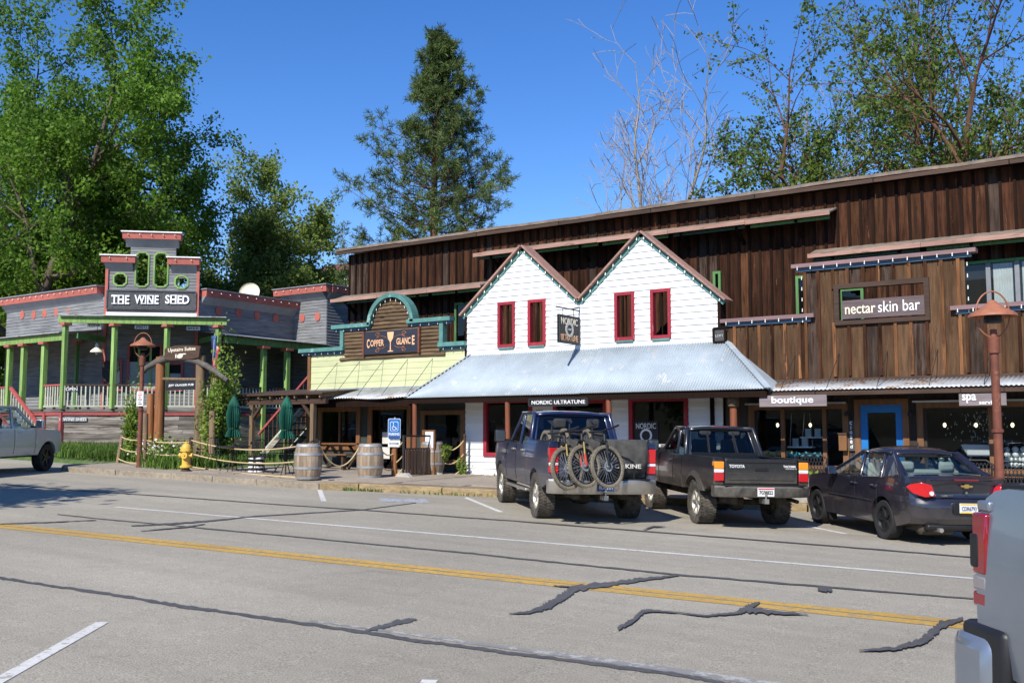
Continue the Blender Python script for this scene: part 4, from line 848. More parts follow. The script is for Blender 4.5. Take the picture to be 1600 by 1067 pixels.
sgn = board_sign('shop_sign', 'long grey wooden sign with white capitals on the corner tower', (T(167, 451, 1.9) + T(306, 487, 1.9)) / 2, ED, TW * .97, tz(453) - tz(481), None, 'sign_grey', nrm=NV, frame='sign_grey')
c = (T(172, 467, 1.86) + T(297, 467, 1.86)) / 2; wd_ = TW * .98
for s_, px, k in (('THE', 188, .2), ('WINE', 229, .27), ('SHED', 277, .27)):
    cc = T(px, 468, 1.86); text(s_, 'lettering', 'white', sgn, cc, ED, wd_ * k, .36, NV, .025, .02)
    for j in range(len(s_)):       # slab serifs
        for zz in (-.165, .165): 
            p = cc + Vector(ED) * wd_ * k * ((j + .5) / len(s_) - .5) + Vector((0, 0, zz)); 
            if s_[j] in 'THINE': MB().beam(p - Vector(ED) * .1 + NV * .003, p + Vector(ED) * .1 + NV * .003, .03, .018, NV).build('serif', 'white', sgn) if s_[j] in 'HNI' or zz < 0 and s_[j] == 'T' else None
for bd, px, py in (('WINE', 147, 508), ('SPIRITS', 221, 511), ('BEER', 302, 513)):
    board_sign('hanging_sign', f'small white sign lettered {bd} hanging under the porch beam', T(px, py, .15), ED, .5, .14, bd, nrm=NV, group='small signs under the porch beam')
board_sign('open_sign', 'small OPEN sign on the porch railing by the post', T(112, 608, -.05), ED, .44, .15, 'OPEN', 'sign_black', 'white', nrm=NV, tw=.95, th=.8)
board_sign('skirt_sign', 'grey sign with white letters on the plank skirt below the porch', T(114, 655, -.06), ED, 1.0, .15, 'K WINE SHED', 'grey_trim', 'white', nrm=NV, tw=.95, th=.8)
p = T(151, 548, .8); r = root('pendant_lamp', p, 'cream bell-shaped lamp hanging under the left of the porch', 'lamp'); MB().lathe([(.02, .3), (.05, .26), (.08, .12), (.24, -.02), (.25, -.06), (.22, -.05)], 16, p).build('shade', 'cream', r, smooth=True); MB().tube([p + Vector((0, 0, .3)), (p.x, p.y, ZF + .2)], .01, 5).build('cord', 'black_metal', r); MB().lathe([(.01, -.04), (.05, -.08), (.04, -.13), (.01, -.15)], 8, p).build('bulb', 'white', r)
p = T(168, 580, 1.75); r = root('wall_hat', p, 'black hat-shaped ornament hanging by the red-framed window', 'ornament'); MB().slab([p + Vector(ED) * (.22 * math.cos(t) * (1 if math.cos(t) > 0 else .9)) + Vector((0, 0, .42 * math.sin(t) * (1 - .2 * math.cos(t)))) for t in ar(0, 2 * math.pi, 20)[:-1]], NV * .04).build('brim', 'black_metal', r); MB().lathe([(.16, 0), (.15, .1), (.1, .14), (.01, .15)], 12, p + NV * .05, 'y').build('crown', 'black_metal', r, smooth=True)
# flag at the right end of the porch
p = T(335, 545, -.35); r = root('flag', (p.x, p.y, 4), 'red white and blue flag hanging limp at the right porch post', 'flag'); d = Vector(ED)
MB().tube([p + Vector((0, 0, .6)), p + Vector((0, 0, -1.6)) - d * .1], .012, 6).build('pole', 'offwhite', r)
def cloth(m, a0, a1, z0, z1, nm):
    b = MB(); n, k = 6, 8
    for i in range(n + 1):
        for j in range(k + 1):
            s = a0 + (a1 - a0) * i / n; z = z0 + (z1 - z0) * j / k; b.v.append(tuple(p + d * (s * (.75 + .25 * math.sin(z * 2.5))) + NV * (.04 * math.sin(s * 30 + z)) + Vector((0, 0, z))))
    b.f = [(i * (k + 1) + j, (i + 1) * (k + 1) + j, (i + 1) * (k + 1) + j + 1, i * (k + 1) + j + 1) for i in range(n) for j in range(k)]; o = b.build(nm, m, r, smooth=60); o.modifiers.new('t', 'SOLIDIFY').thickness = .006
for i in range(5): cloth('sign_red' if i % 2 == 0 else 'white', -.12 + i * .07, -.12 + (i + 1) * .07, -1.3, .1 if i > 2 else -.35, 'stripe')
cloth('plate_blue', -.12, .09, -.35, .5, 'canton')
p = U(391, 459, UR - .9); r = root('satellite_dish', p, 'round white satellite dish on the wine shop roof', 'dish'); b = MB(); P = [(.46 * math.sin(t), -.16 * (1 - math.cos(t * 1.0))) for t in ar(.01, 1.5, 8)]
b.lathe([(a, z) for a, z in P] + [(a * .98, z - .02) for a, z in P[::-1]], 20, (0, 0, 0), 'y', True); do = b.build('reflector', 'cream', r, smooth=True); do.matrix_basis = Matrix.Translation(p) @ Matrix.Rotation(.6, 4, 'Z') @ Matrix.Rotation(-.3, 4, 'X'); MB().tube([p + Vector((0, .1, -.1)), p + Vector((0, .2, -.9))], .03, 6).build('mast', 'gal_flash', r)

# ================================================================== other signs
ns2 = board_sign('shop_sign', 'dark brown sign with white lowercase letters in the opening of the brown false front', (V(1315, 490, VF - .12) + V(1445, 470, VF - .12)) / 2, (1, 0, 0), V(1445, 480, VF - .12).x - V(1316, 480, VF - .12).x, .42, None, 'sign_brown')
c = ns2.location; wN = V(1445, 480, VF - .12).x - V(1316, 480, VF - .12).x
text('nectar', 'lettering', 'cream', ns2, c + Vector((-wN * .27, -.012, -.01)), (1, 0, 0), wN * .38, .2, None, .012); text('skin bar', 'lettering', 'white', ns2, c + Vector((wN * .2, -.012, .015)), (1, 0, 0), wN * .5, .25, None, .004)
cb = V(1238, 626, 21.8); s = board_sign('boutique_sign', 'pale lilac-brown sign lettered boutique hanging under the metal awning', cb, (1, 0, 0), V(1291, 626, 21.8).x - V(1186, 626, 21.8).x, .25, 'boutique', 'sign_lilac', 'white', .62, .78, bold=.02)
for dx in (-.5, .5): MB().tube([cb + Vector((dx, .01, .12)), cb + Vector((dx, .01, .3))], .006, 4).build('hook', 'black_metal', s)
cs = V(1535, 624, 21.8); wS = V(1572, 626, 21.8).x - V(1498, 626, 21.8).x; s = board_sign('spa_sign', 'reddish wooden sign lettered spa services hanging behind the lamp post', cs, (1, 0, 0), wS, .24, None, 'sign_lilac')
text('spa', 'lettering', 'white', s, cs + Vector((-wS * .28, -.012, .02)), (1, 0, 0), wS * .3, .18, None, .02); text('services', 'lettering', 'white', s, cs + Vector((wS * .16, -.012, -.06)), (1, 0, 0), wS * .46, .075, None, .02)
for dx in (-.4, .4): MB().tube([cs + Vector((dx, .01, .12)), cs + Vector((dx, .01, .3))], .006, 4).build('hook', 'black_metal', s)
cc = V(1330, 679, VF - .06); s = root('closed_sign', cc, 'narrow vertical dark sign reading closed beside the blue door', 'sign'); MB().box(cc.x - .08, cc.x + .08, VF - .06, VF - .03, cc.z - .36, cc.z + .32).build('board', 'sign_grey', s)
for i, ch in enumerate('closed'): text(ch, 'letter', 'white', s, cc + Vector((0, -.008, .26 - i * .105)), (1, 0, 0), .055 if ch != 'l' else .015, .075, None, .015)
# copper sign
ca, cd = V(569, 518, VF - .13), V(655, 552, VF - .13); cx, cz = (ca.x + cd.x) / 2, (V(612, 534, VF - .13).z); wC, hC = cd.x - ca.x, .7
s = root('tavern_sign', (cx, VF - .13, cz), 'dark navy plank sign with copper lettering and a goblet on the log front', 'sign')
for i in range(4): MB().box(cx - wC / 2, cx + wC / 2, VF - .15 + (i % 2) * .003, VF - .1, cz - hC / 2 + i * hC / 4 + .002, cz - hC / 2 + (i + 1) * hC / 4 - .002).build('plank', 'sign_navy', s)
for sx in (-1, 1): MB().box(cx + sx * wC / 2 - .03, cx + sx * wC / 2 + .03, VF - .175, VF - .09, cz - hC / 2 - .03, cz + hC / 2 + .03).build('side_strip', 'rust', s)
text('C', 'letter', 'copper_letter', s, (cx - wC * .41, VF - .156, cz - .015), (1, 0, 0), .11, .28, None, .03); text('OPPER', 'lettering', 'copper_letter', s, (cx - wC * .245, VF - .156, cz - .01), (1, 0, 0), wC * .25, .2, None, .02)
text('GLANC', 'lettering', 'copper_letter', s, (cx + wC * .232, VF - .156, cz + .0), (1, 0, 0), wC * .25, .2, None, .02); text('E', 'letter', 'copper_letter', s, (cx + wC * .405, VF - .156, cz + .01), (1, 0, 0), .1, .28, None, .03)
gp = [(0, -.3), (.11, -.3), (.1, -.275), (.02, -.26), (.014, -.02), (.05, .04), (.1, .1), (.12, .2), (.13, .3), (0, .3)]
MB().slab([(cx + x, VF - .152, cz + z) for x, z in gp] + [(cx - x, VF - .152, cz + z) for x, z in gp[::-1] if x > 0], (0, -.012, 0)).build('goblet', 'copper_letter', s)
for sx in (-1, 1):
    for sz in (-1, 1):
        P = [(cx + sx * (.52 + (.09 * (1 - t / 9)) * math.cos(t)), VF - .156, cz + sz * (.22 + (.09 * (1 - t / 9)) * math.sin(t))) for t in ar(0, 8, 30)]; MB().tube(P, .011, 5).build('scroll', 'rust_shade', s)
        P = [(cx + sx * (.16 + .42 * t), VF - .156, cz + sz * (.13 + .06 * math.sin(math.pi * t))) for t in ar(0, 1, 12)]; MB().tube(P, .009, 5).build('flourish', 'rust_shade', s)
# blade sign on its bracket
ub = -13.46; s = root('blade_sign', (ub, 22.4, 4.4), 'black and cream blade sign hanging from a bracket between the white gables', 'sign')
v0, v1, z0, z1 = 21.86, 22.93, 4.06, 4.8; MB().box(ub - .02, ub + .02, v0, v1, z0, z1).build('board', 'sign_black', s)
for q_ in ((v0, v0 + .05, z0, z1), (v1 - .05, v1, z0, z1), (v0 + .05, v1 - .05, z0, z0 + .04), (v0 + .05, v1 - .05, z1 - .04, z1)): MB().box(ub - .03, ub + .03, q_[0], q_[1], q_[2], q_[3]).build('frame_strip', 'sign_grey', s)
for sd in (1, -1):
    xd = (0, sd, 0); nn = (sd, 0, 0); X = ub + sd * .026; vm = (v0 + v1) / 2
    text('NORDIC', 'lettering', 'cream', s, (X, vm, z1 - .16), xd, .84, .18, nn, .01); text('ULTRATUNE', 'lettering', 'copper_letter', s, (X, vm, z0 + .15), xd, .86, .17, nn, .01)
    MB().lathe([(.13, -.006), (.2, -.006), (.2, .006), (.13, .006)], 24, (X, vm, 4.43), 'x', True).build('ring', 'offwhite', s); text('SKI-BIKE', 'lettering', 'offwhite', s, (X, vm, 4.43), xd, .2, .05, nn)
MB().tube([(ub, VF, 4.98), (ub, 21.75, 4.98)], .02, 6).build('bracket', 'black_metal', s); MB().tube([(ub, VF, 5.1), (ub, 22.5, 4.98)], .015, 6).build('brace', 'black_metal', s)
for v in (22.1, 22.65): MB().tube([(ub, v, 4.98), (ub, v, 4.8)], .01, 5).build('chain', 'black_metal', s)
ch = V(872, 628, VE + .05); s = board_sign('hanging_board', 'black board with white capitals hanging under the white shop awning', ch, (1, 0, 0), V(917, 628, VE).x - V(826, 628, VE).x, .17, 'NORDIC ULTRATUNE', 'sign_black', 'white', .92, .6, bold=.012, frame='sign_black')
c = V(843, 643, VF - .05); s = root('house_number', c, 'small dark house number on the white wall under the awning', 'number'); text('134', 'digits', 'sign_black', s, c, (1, 0, 0), .2, .1, None, .02)
c = V(1128, 524, VF + .05); s = board_sign('small_notice', 'small dark hand-lettered board at the right edge of the white gables', (c.x, VF - .1, c.z), (1, 0, 0), .3, .34, None, 'sign_grey', frame='barn_dark')
text('LOFT', 'lettering', 'offwhite', s, (c.x, VF - .11, c.z - .02), (1, 0, 0), .2, .06, None)
# ================================================================== street things
Zv = Vector((0, 0, 1))
def lamp_post(base, h, label):
    b = Vector(base); r = root('street_lamp', b, label, 'street lamp', 'rust-red street lamps')
    MB().tube([b - Zv * .05, b + Zv * (h * .42), b + Zv * (h - .95)], [.075, .068, .062], 14).build('pole', 'rust', r, smooth=True)
    MB().lathe([(.09, h - .98), (.09, h - .74), (.06, h - .72), (.05, h - .6)], 14, b).build('collar', 'rust', r, smooth=True)
    for z in (.02, h * .42): MB().lathe([(.075, z), (.09, z + .005), (.09, z + .05), (.075, z + .055)], 14, b).build('band', 'rust', r)
    d = Vector((RT[0], RT[1], 0)); c = b + Zv * (h - .36)
    MB().tube([c + d * (.27 * math.sin(t)) + Zv * (.37 * math.cos(t)) for t in ar(0, 2 * math.pi, 32)], .013, 6).build('hoop', 'rust_shade', r, smooth=True)
    MB().lathe([(.03, .17), (.06, .15), (.1, .1), (.36, -.06), (.37, -.1), (.34, -.09), (.1, .06)], 20, c + Zv * .06).build('shade', 'rust_shade', r, smooth=True)
    MB().lathe([(.13, -.08), (.14, -.18), (.12, -.2), (.02, -.2)], 14, c + Zv * .06).build('lamp_housing', 'black_metal', r)
    return r
b1 = gr(217, 731, .13); lamp_post(b1, 4.05, 'rusty street lamp with conical shade beside the hydrant')
b2 = gr(1566, 838, .13); lamp_post(b2, 3.86, 'rusty street lamp with conical shade in front of the brown shop')
p = b1 + Vector((RT[0], RT[1], 0)) * -.0; c = Vector(b1) + Vector((-FH[0], -FH[1], 0)) * .1; c.z = V(219, 623, b1.y).z
s = board_sign('post_notice', 'small white notice with red lines fixed to the left street lamp', c, (RT[0], RT[1], 0), .2, .44, None, 'white')
for i in range(6): text(('NO', 'PARKING', 'HERE TO', 'CORNER', 'ANY', 'TIME')[i], 'line', 'sign_red' if i < 3 else 'sign_black', s, c + Vector((-FH[0], -FH[1], 0)) * .006 + Zv * (.17 - i * .065), (RT[0], RT[1], 0), .13 if i % 2 else .09, .035, None, .01)
# hydrant
h0 = gr(290, 737, .13); r = root('fire_hydrant', h0, 'yellow fire hydrant standing at the edge of the garden', 'hydrant')
MB().lathe([(.14, 0), (.14, .06), (.1, .08), (.1, .14)], 14, h0).build('base', 'underbody', r)
MB().lathe([(.17, .12), (.17, .17), (.115, .19), (.11, .3), (.12, .5), (.125, .56), (.17, .58), (.17, .63), (.135, .65)], 16, h0).build('barrel', 'hydrant', r, smooth=True)
MB().lathe([(.15, .64), (.15, .67), (.13, .73), (.08, .79), (.03, .81), (.03, .86), (.01, .87)], 16, h0).build('bonnet', 'hydrant', r, smooth=True)
d = Vector((RT[0], RT[1], 0)); f_ = Vector((-FH[0], -FH[1], 0))
for dd, rr in ((d, .06), (-d, .06), (f_, .08)):
    q_ = h0 + Zv * .47; MB().tube([q_ + dd * .08, q_ + dd * .145, q_ + dd * .15, q_ + dd * .19], [rr, rr, rr * 1.2, rr * 1.2], 10).build('outlet', 'hydrant', r); MB().tube([q_ + dd * .19, q_ + dd * .215], .022, 5).build('nut', 'hydrant', r)
# barrels
def barrel(base, label):
    b = Vector(base); r = root('wine_barrel', b, label, 'barrel', 'oak barrels along the pavement'); H = .92; n = 22
    R0 = lambda z: .285 + .075 * (1 - ((z - H / 2) / (H / 2)) ** 2)
    for i in range(n):
        t0, t1 = 2 * math.pi * (i + .02) / n, 2 * math.pi * (i + .98) / n; m = MB(); k = 8
        for j in range(k + 1):
            z = H * j / k; o = R_.uniform(-.001, .001)
            for t, rr in ((t0, R0(z)), (t1, R0(z)), (t1, R0(z) - .03), (t0, R0(z) - .03)): m.v.append((b.x + rr * math.cos(t), b.y + rr * math.sin(t), b.z + z))
        m.f = [(4 * j + q_, 4 * j + (q_ + 1) % 4, 4 * j + 4 + (q_ + 1) % 4, 4 * j + 4 + q_) for j in range(k) for q_ in range(4)] + [(0, 1, 2, 3), (4 * k, 4 * k + 3, 4 * k + 2, 4 * k + 1)]
        m.build('stave', 'barrel', r)
    MB().lathe([(R0(.05) - .03, H - .05), (.01, H - .05), (.01, H - .07), (R0(.05) - .03, H - .07)], n, b, closed=True).build('head', 'barrel', r)
    for z in (.02, .27, .62, .84): MB().lathe([(R0(z) + .001, z), (R0(z) + .006, z), (R0(z + .06) + .006, z + .06), (R0(z + .06) + .001, z + .06)], n * 2, b, closed=True).build('hoop', 'hoop', r, smooth=True)
    return b
B1 = barrel(gr(481, 749, .16), 'left oak barrel at the pavement corner, ropes tied to both sides'); B2 = barrel(gr(578, 747, .17), 'oak barrel between the corner barrel and the blue parking sign'); q_ = V(679, 700, 22.3); B3 = barrel((q_.x, 22.2, walkz(q_.x, 22.2)), 'oak barrel half hidden behind the dark slatted barrier')
# rope posts and ropes
def rpost(px, py, h, label, lean=0, m='post_grey', rr=.06):
    b = gr(px, py, .14); r = root('rope_post', b, label, 'post', 'rope fence posts'); MB().tube([b - Zv * .1, b + Zv * h + d * lean], [rr, rr * .9], 10).build('shaft', m, r, smooth=True); MB().tube([b + Zv * h + d * lean, b + Zv * (h + .02) + d * lean], [rr * .95, rr * .6], 10).build('cap', m, r); return b
R0_ = rpost(183, 724, .9, 'leaning grey rope post left of the rusty lamp', .14); R1_ = rpost(226, 729, 1.0, 'grey rope post just right of the rusty lamp'); R2_ = rpost(297, 732, .92, 'dark rope post just behind the yellow hydrant', 0, 'wood_dark')
def rope(a, c, sag, label, r=.017):
    a, c = Vector(a), Vector(c); n = 18; P = [a + (c - a) * (i / n) - Zv * (sag * (1 - (2 * i / n - 1) ** 2)) for i in range(n + 1)]
    o = MB().tube(P, r, 7).build('rope', 'rope', None, smooth=True); tag(o, label, 'rope', 'hemp ropes of the pavement fence'); return o
top = lambda b, h, l=0: b + Zv * h + d * l
for (z, w_) in ((.85, 'upper'), (.5, 'middle'), (.16, 'lowest')): rope(top(R0_, z, .14 * z), b1 + Zv * z, .06, f'{w_} rope from the leaning post to the rusty lamp')
for (z, w_) in ((.8, 'upper'), (.42, 'lower')): rope(top(R1_, z), top(R2_, z), .05, f'{w_} rope behind the hydrant between two posts')
k = (B1 - R2_).normalized()
rope(top(R2_, .85), B1 + Zv * .84 - d * .33, .17, 'upper long sagging rope before the garden cafe'); rope(top(R2_, .45), B1 + Zv * .45 - d * .36, .14, 'lower long sagging rope before the garden cafe'); rope(top(R2_, .06), B1 + Zv * .12 - d * .33 - Zv * .06, .04, 'rope lying on the pavement left of the corner barrel')
rope(B1 + Zv * .84 + d * .3, B2 + Zv * .82 - d * .3, .5, 'single deep-sagging rope between the two oak barrels')
HP = gr(616, 746, .17)
for z, w_ in ((.7, 'upper'), (.3, 'lower')): rope(B2 + Zv * z + d * .33, HP + Zv * (z - .03), .08, f'{w_} short rope from barrel to parking sign post')
mat('slat_wood', (.1, .06, .04, 1), .7, var=.3, scale=3, st=VG, ov=.2)
# slatted barrier panel
pb0, pb1 = gr(630, 747, .17), gr(681, 744, .17); dd = (pb1 - pb0); dd.z = 0; dd.normalize(); r = root('slatted_barrier', pb0, 'dark slatted metal and wood barrier on concrete feet', 'barrier')
W_ = (Vector((pb1.x, pb1.y, 0)) - Vector((pb0.x, pb0.y, 0))).length
for s in (0, W_): MB().tube([pb0 + dd * s, pb0 + dd * s + Zv * 1.15], .035, 8).build('upright', 'black_metal', r)
for z in (1.13, .78, .1): MB().beam(pb0 + Zv * z, pb0 + dd * W_ + Zv * z, .04, .05).build('rail', 'black_metal', r)
for i in range(11): p = pb0 + dd * (W_ * (i + .7) / 11.6); nn = Vector((dd.y, -dd.x, 0)); MB().beam(p + nn * .035 + Zv * .08, p + nn * .035 + Zv * .77, W_ / 17, .025, nn).build('slat', 'slat_wood', r)
for s in (.03, W_ - .05): p = pb0 + dd * s; nn = Vector((dd.y, -dd.x, 0)); MB().hexa([p - nn * .3 - dd * .1, p - nn * .3 + dd * .1, p + nn * .3 + dd * .1, p + nn * .3 - dd * .1], [p - nn * .12 - dd * .08 + Zv * .14, p - nn * .12 + dd * .08 + Zv * .14, p + nn * .12 + dd * .08 + Zv * .14, p + nn * .12 - dd * .08 + Zv * .14]).build('concrete_foot', 'concrete', r, bev=.01)
RP = V(726, 700, 22.7); RP = Vector((RP.x, 22.7, walkz(RP.x, 22.7))); rr = root('rope_post', RP, 'dark rope post against the left corner of the white wall', 'post', 'rope fence posts'); MB().tube([RP, RP + Zv * 1.12], .04, 8).build('shaft', 'wood_dark', rr); MB().tube([RP + Zv * 1.1, RP + Zv * 1.14], [.05, .03], 8).build('cap', 'wood_dark', rr)
for z, w_ in ((1.0, 'upper'), (.62, 'middle'), (.28, 'lowest')): rope(HP + Zv * (z - .25), pb0 + Zv * z, .02, f'{w_} rope rising from the sign post to the slatted barrier'); rope(pb1 + Zv * (z - .05), RP + Zv * z, .27, f'{w_} sagging rope between slatted barrier and white wall')
# accessible parking sign
r = root('parking_sign', HP, 'blue accessible parking sign on a reddish wooden post', 'sign'); MB().tube([HP, HP + Zv * 1.25], [.085, .078], 12).build('post', 'post_wood', r, smooth=True); MB().tube([HP + Zv * .6, HP + Zv * (V(616, 652, HP.y).z - HP.z)], .022, 6).build('pipe', 'gal_flash', r)
xd = Vector((RT[0], RT[1], 0)); nn = Vector((-FH[0], -FH[1], 0)); zb = V(616, 670, HP.y).z - HP.z; c = HP + nn * .1 + Zv * (zb + .0)
def plate(c, w, h, m, nm, dep=.012, rad=.04):
    P = []
    for sx, sz, a0 in ((1, 1, 0), (-1, 1, 90), (-1, -1, 180), (1, -1, 270)):
        for t in (0, 30, 60, 90): a = math.radians(a0 + t); P.append(c + xd * (sx * (w / 2 - rad) + rad * math.cos(a)) + Zv * (sz * (h / 2 - rad) + rad * math.sin(a)))
    return MB().slab(P, nn * dep).build(nm, m, r)
plate(c, .34, .56, 'white', 'plate'); plate(c + nn * .008, .32, .54, 'sign_blue', 'face'); plate(c + nn * .014 + Zv * .07, .22, .26, 'white', 'symbol_border'); plate(c + nn * .018 + Zv * .07, .2, .24, 'sign_blue', 'symbol_field')
q_ = c + nn * .034 + Zv * .07
MB().tube([q_ + xd * (.055 * math.cos(t)) + Zv * (.055 * math.sin(t) - .04) for t in ar(2.2, 5.9, 14)], .008, 5).build('symbol_wheel', 'white', r); MB().tube([q_ + xd * -.02 + Zv * .05, q_ + xd * -.012 + Zv * -.02, q_ + xd * .04 + Zv * -.02, q_ + xd * .06 + Zv * -.075, q_ + xd * .08 + Zv * -.07], .011, 5).build('symbol_body', 'white', r); MB().lathe([(.001, -.004), (.017, -.004), (.017, .004), (.001, .004)], 12, q_ + xd * -.022 + Zv * .08, 'y').build('symbol_head', 'white', r)
text('PARKING', 'lettering', 'white', r, c + nn * .026 + Zv * -.14, xd, .29, .075, nn, .02); plate(c + nn * .016 + Zv * -.225, .3, .05, 'plate_blue', 'arrow_bar', rad=.01)
plate(c - Zv * .395, .33, .18, 'white', 'lower_plate', rad=.02); text('VAN ACCESSIBLE', 'lettering', 'dark_green', r, c + nn * .018 - Zv * .39, xd, .27, .05, nn, .0)
# archway
mat('arch_wood', (.1, .088, .075, 1), .85, var=.4, scale=3, bump=.4)
ar0 = root('garden_archway', (-26.9, 20.5, .9), 'rustic log archway with curved beam over the garden path', 'archway')
gzv = lambda u, v: lawnz(u, v) - .05
for px, zt, rr, m, v in ((249, 4.2, .17, 'post_wood', 20.5), (235, 3.0, .13, 'post_wood', 20.35), (228, 2.35, .1, 'post_grey', 20.2), (312, 4.15, .17, 'post_grey', 20.5), (322, 2.75, .13, 'post_grey', 20.4), (332, 2.4, .11, 'post_grey', 20.25)):
    x = V(px, 640, v).x; P = [(x, v, gzv(x, v)), (x + .02, v, (zt + .8) / 2), (x, v, zt)]; MB().tube(P, [rr, rr * .93, rr * .9], 12).build('log_post', m, ar0, smooth=True)
P = [V(px, py, 20.42) for px, py in ((219, 585), (232, 573), (250, 564), (268, 560), (288, 560), (308, 565), (325, 573), (340, 583), (356, 595))]; MB().tube(P, [.08, .09, .1, .1, .1, .1, .09, .08, .07], 10).build('arch_beam', 'arch_wood', ar0, smooth=True)
P = [V(px, py, 20.6) for px, py in ((225, 577), (250, 560), (280, 554), (308, 560), (345, 586))]; MB().tube(P, .075, 8).build('arch_beam', 'arch_wood', ar0, smooth=True)
P = [V(255, 592, 20.5), V(310, 593, 20.5)]; MB().tube(P, .05, 8).build('cross_rail', 'post_grey', ar0)
ca = V(284, 550, 20.3); r = root('suites_sign', ca, 'dark brown routed wooden sign with pointing hand above the archway', 'sign'); wU = V(312, 550, 20.3).x - V(257, 550, 20.3).x
b = MB(); P = [ca + Vector((wU * x, 0, z)) for x, z in ((-.5, -.2), (-.3, -.24), (.3, -.24), (.48, -.2), (.5, .1), (.47, .16), (.2, .2), (-.2, .22), (-.46, .17), (-.5, .12))]; b.slab(P, (0, .06, 0)); b.build('board', 'wood_dark', r)
text('Upstairs Suites', 'lettering', 'cream', r, ca + Vector((0, -.008, .07)), (1, 0, 0), wU * .78, .15, None, .012)
hd = [(-.24, -.05), (-.2, .02), (-.1, .05), (0, .05), (.24, .05), (.25, .02), (.06, .01), (.08, -.03), (.04, -.08), (-.1, -.1), (-.2, -.08)]; MB().slab([ca + Vector((x * .9, -.004, z - .1)) for x, z in hd], (0, -.012, 0)).build('pointing_hand', 'cream', r); MB().box(ca.x - .3, ca.x - .245, ca.y - .014, ca.y, ca.z - .18, ca.z - .06).build('cuff', 'cream', r)
cj = V(283, 602, 20.45); board_sign('pub_sign', 'small black sign with white letters hanging inside the archway', cj, (1, 0, 0), V(308, 602, 20.4).x - V(259, 602, 20.4).x, .3, 'JEFF OLAGER PUB', 'sign_black', 'white', .8, .3)
# carved wooden bear-like post by the boutique and its planter things
p = V(1146, 640, 22.05); b = Vector((p.x, p.y, walkz(p.x, p.y))); r = root('carved_post', b, 'reddish log post topped with a carved wooden head', 'post'); MB().tube([b, b + Zv * 2.0], [.09, .085], 12).build('log', 'post_red', r, smooth=True)
MB().lathe([(.06, 0), (.13, .05), (.14, .15), (.12, .22), (.14, .28), (.12, .36), (.07, .42), (.01, .43)], 12, b + Zv * 2.0).build('carved_head', 'log', r, smooth=True); MB().tube([b + Zv * 2.2 - Vector((0, .1, 0)), b + Zv * 2.18 - Vector((.03, .2, 0))], [.06, .035], 8).build('snout', 'log', r)
# ---- pergola over the cafe
pg = root('pergola', (-24.5, 22.3, gz(-24, 22)), 'dark timber lean-to roof on grey posts over the garden cafe', 'pergola')
za = V(420, 617, 21.4).z; xa, xb = V(345, 617, 21.4).x, V(505, 617, 21.4).x
MB().hexa([(xa, 21.35, za - .02), (xb, 21.35, za - .02), (xb, 24.2, za + .25), (xa, 24.2, za + .25)], [(xa, 21.35, za + .03), (xb, 21.35, za + .03), (xb, 24.2, za + .3), (xa, 24.2, za + .3)]).build('roof', 'wood_dark', pg)
for i in range(9): x = xa + .15 + i * (xb - xa - .3) / 8; MB().beam((x, 21.4, za - .07), (x, 24.2, za + .19), .05, .1).build('rafter', 'post_grey', pg)
MB().box(xa + .1, xb, 21.5, 21.62, za - .3, za - .12).build('beam', 'wood_dark', pg)
for px in (394, 489):
    x = V(px, 660, 21.56).x; g = walkz(x, 21.56) if x > -24.4 else lawnz(x, 21.56); MB().box(x - .07, x + .07, 21.5, 21.63, g, za - .3).build('post', 'post_grey', pg); MB().beam((x, 21.56, za - .75), (x + (.45 if px < 450 else -.45), 21.56, za - .28), .07, .08).build('brace', 'wood_dark', pg)
# outside stairs beside the tavern
st = root('outside_stairs', (-27, 24.5, .9), 'wooden outside stairs with pink handrail rising beside the tavern', 'stairs'); sa, sc = V(405, 716, 24.5), V(486, 628, 24.5); sa.z -= .1
for v in (24.45, 25.6):
    o = Vector((0, v - 24.5, 0)); MB().beam(sa + o, sc + o, .06, .2).build('stringer', 'grey_plank', st); MB().beam(sa + o + Zv * .14, sc + o + Zv * .14, .07, .06).build('stringer_cap', 'baluster', st); MB().beam(sa + o + Zv * .95, sc + o + Zv * .95, .08, .07).build('handrail', 'rail_red', st)
    for i in range(12): p = sa + o + (sc - sa) * ((i + .5) / 12); MB().beam(p + Zv * .1, p + Zv * .93, .035, .035, (0, 1, 0)).build('spindle', 'wood_dark', st)
for i in range(9): p = sa + (sc - sa) * ((i + .5) / 9); MB().box(p.x - .16, p.x + .16, 24.48, 25.57, p.z + .06, p.z + .1).build('tread', 'post_grey', st)
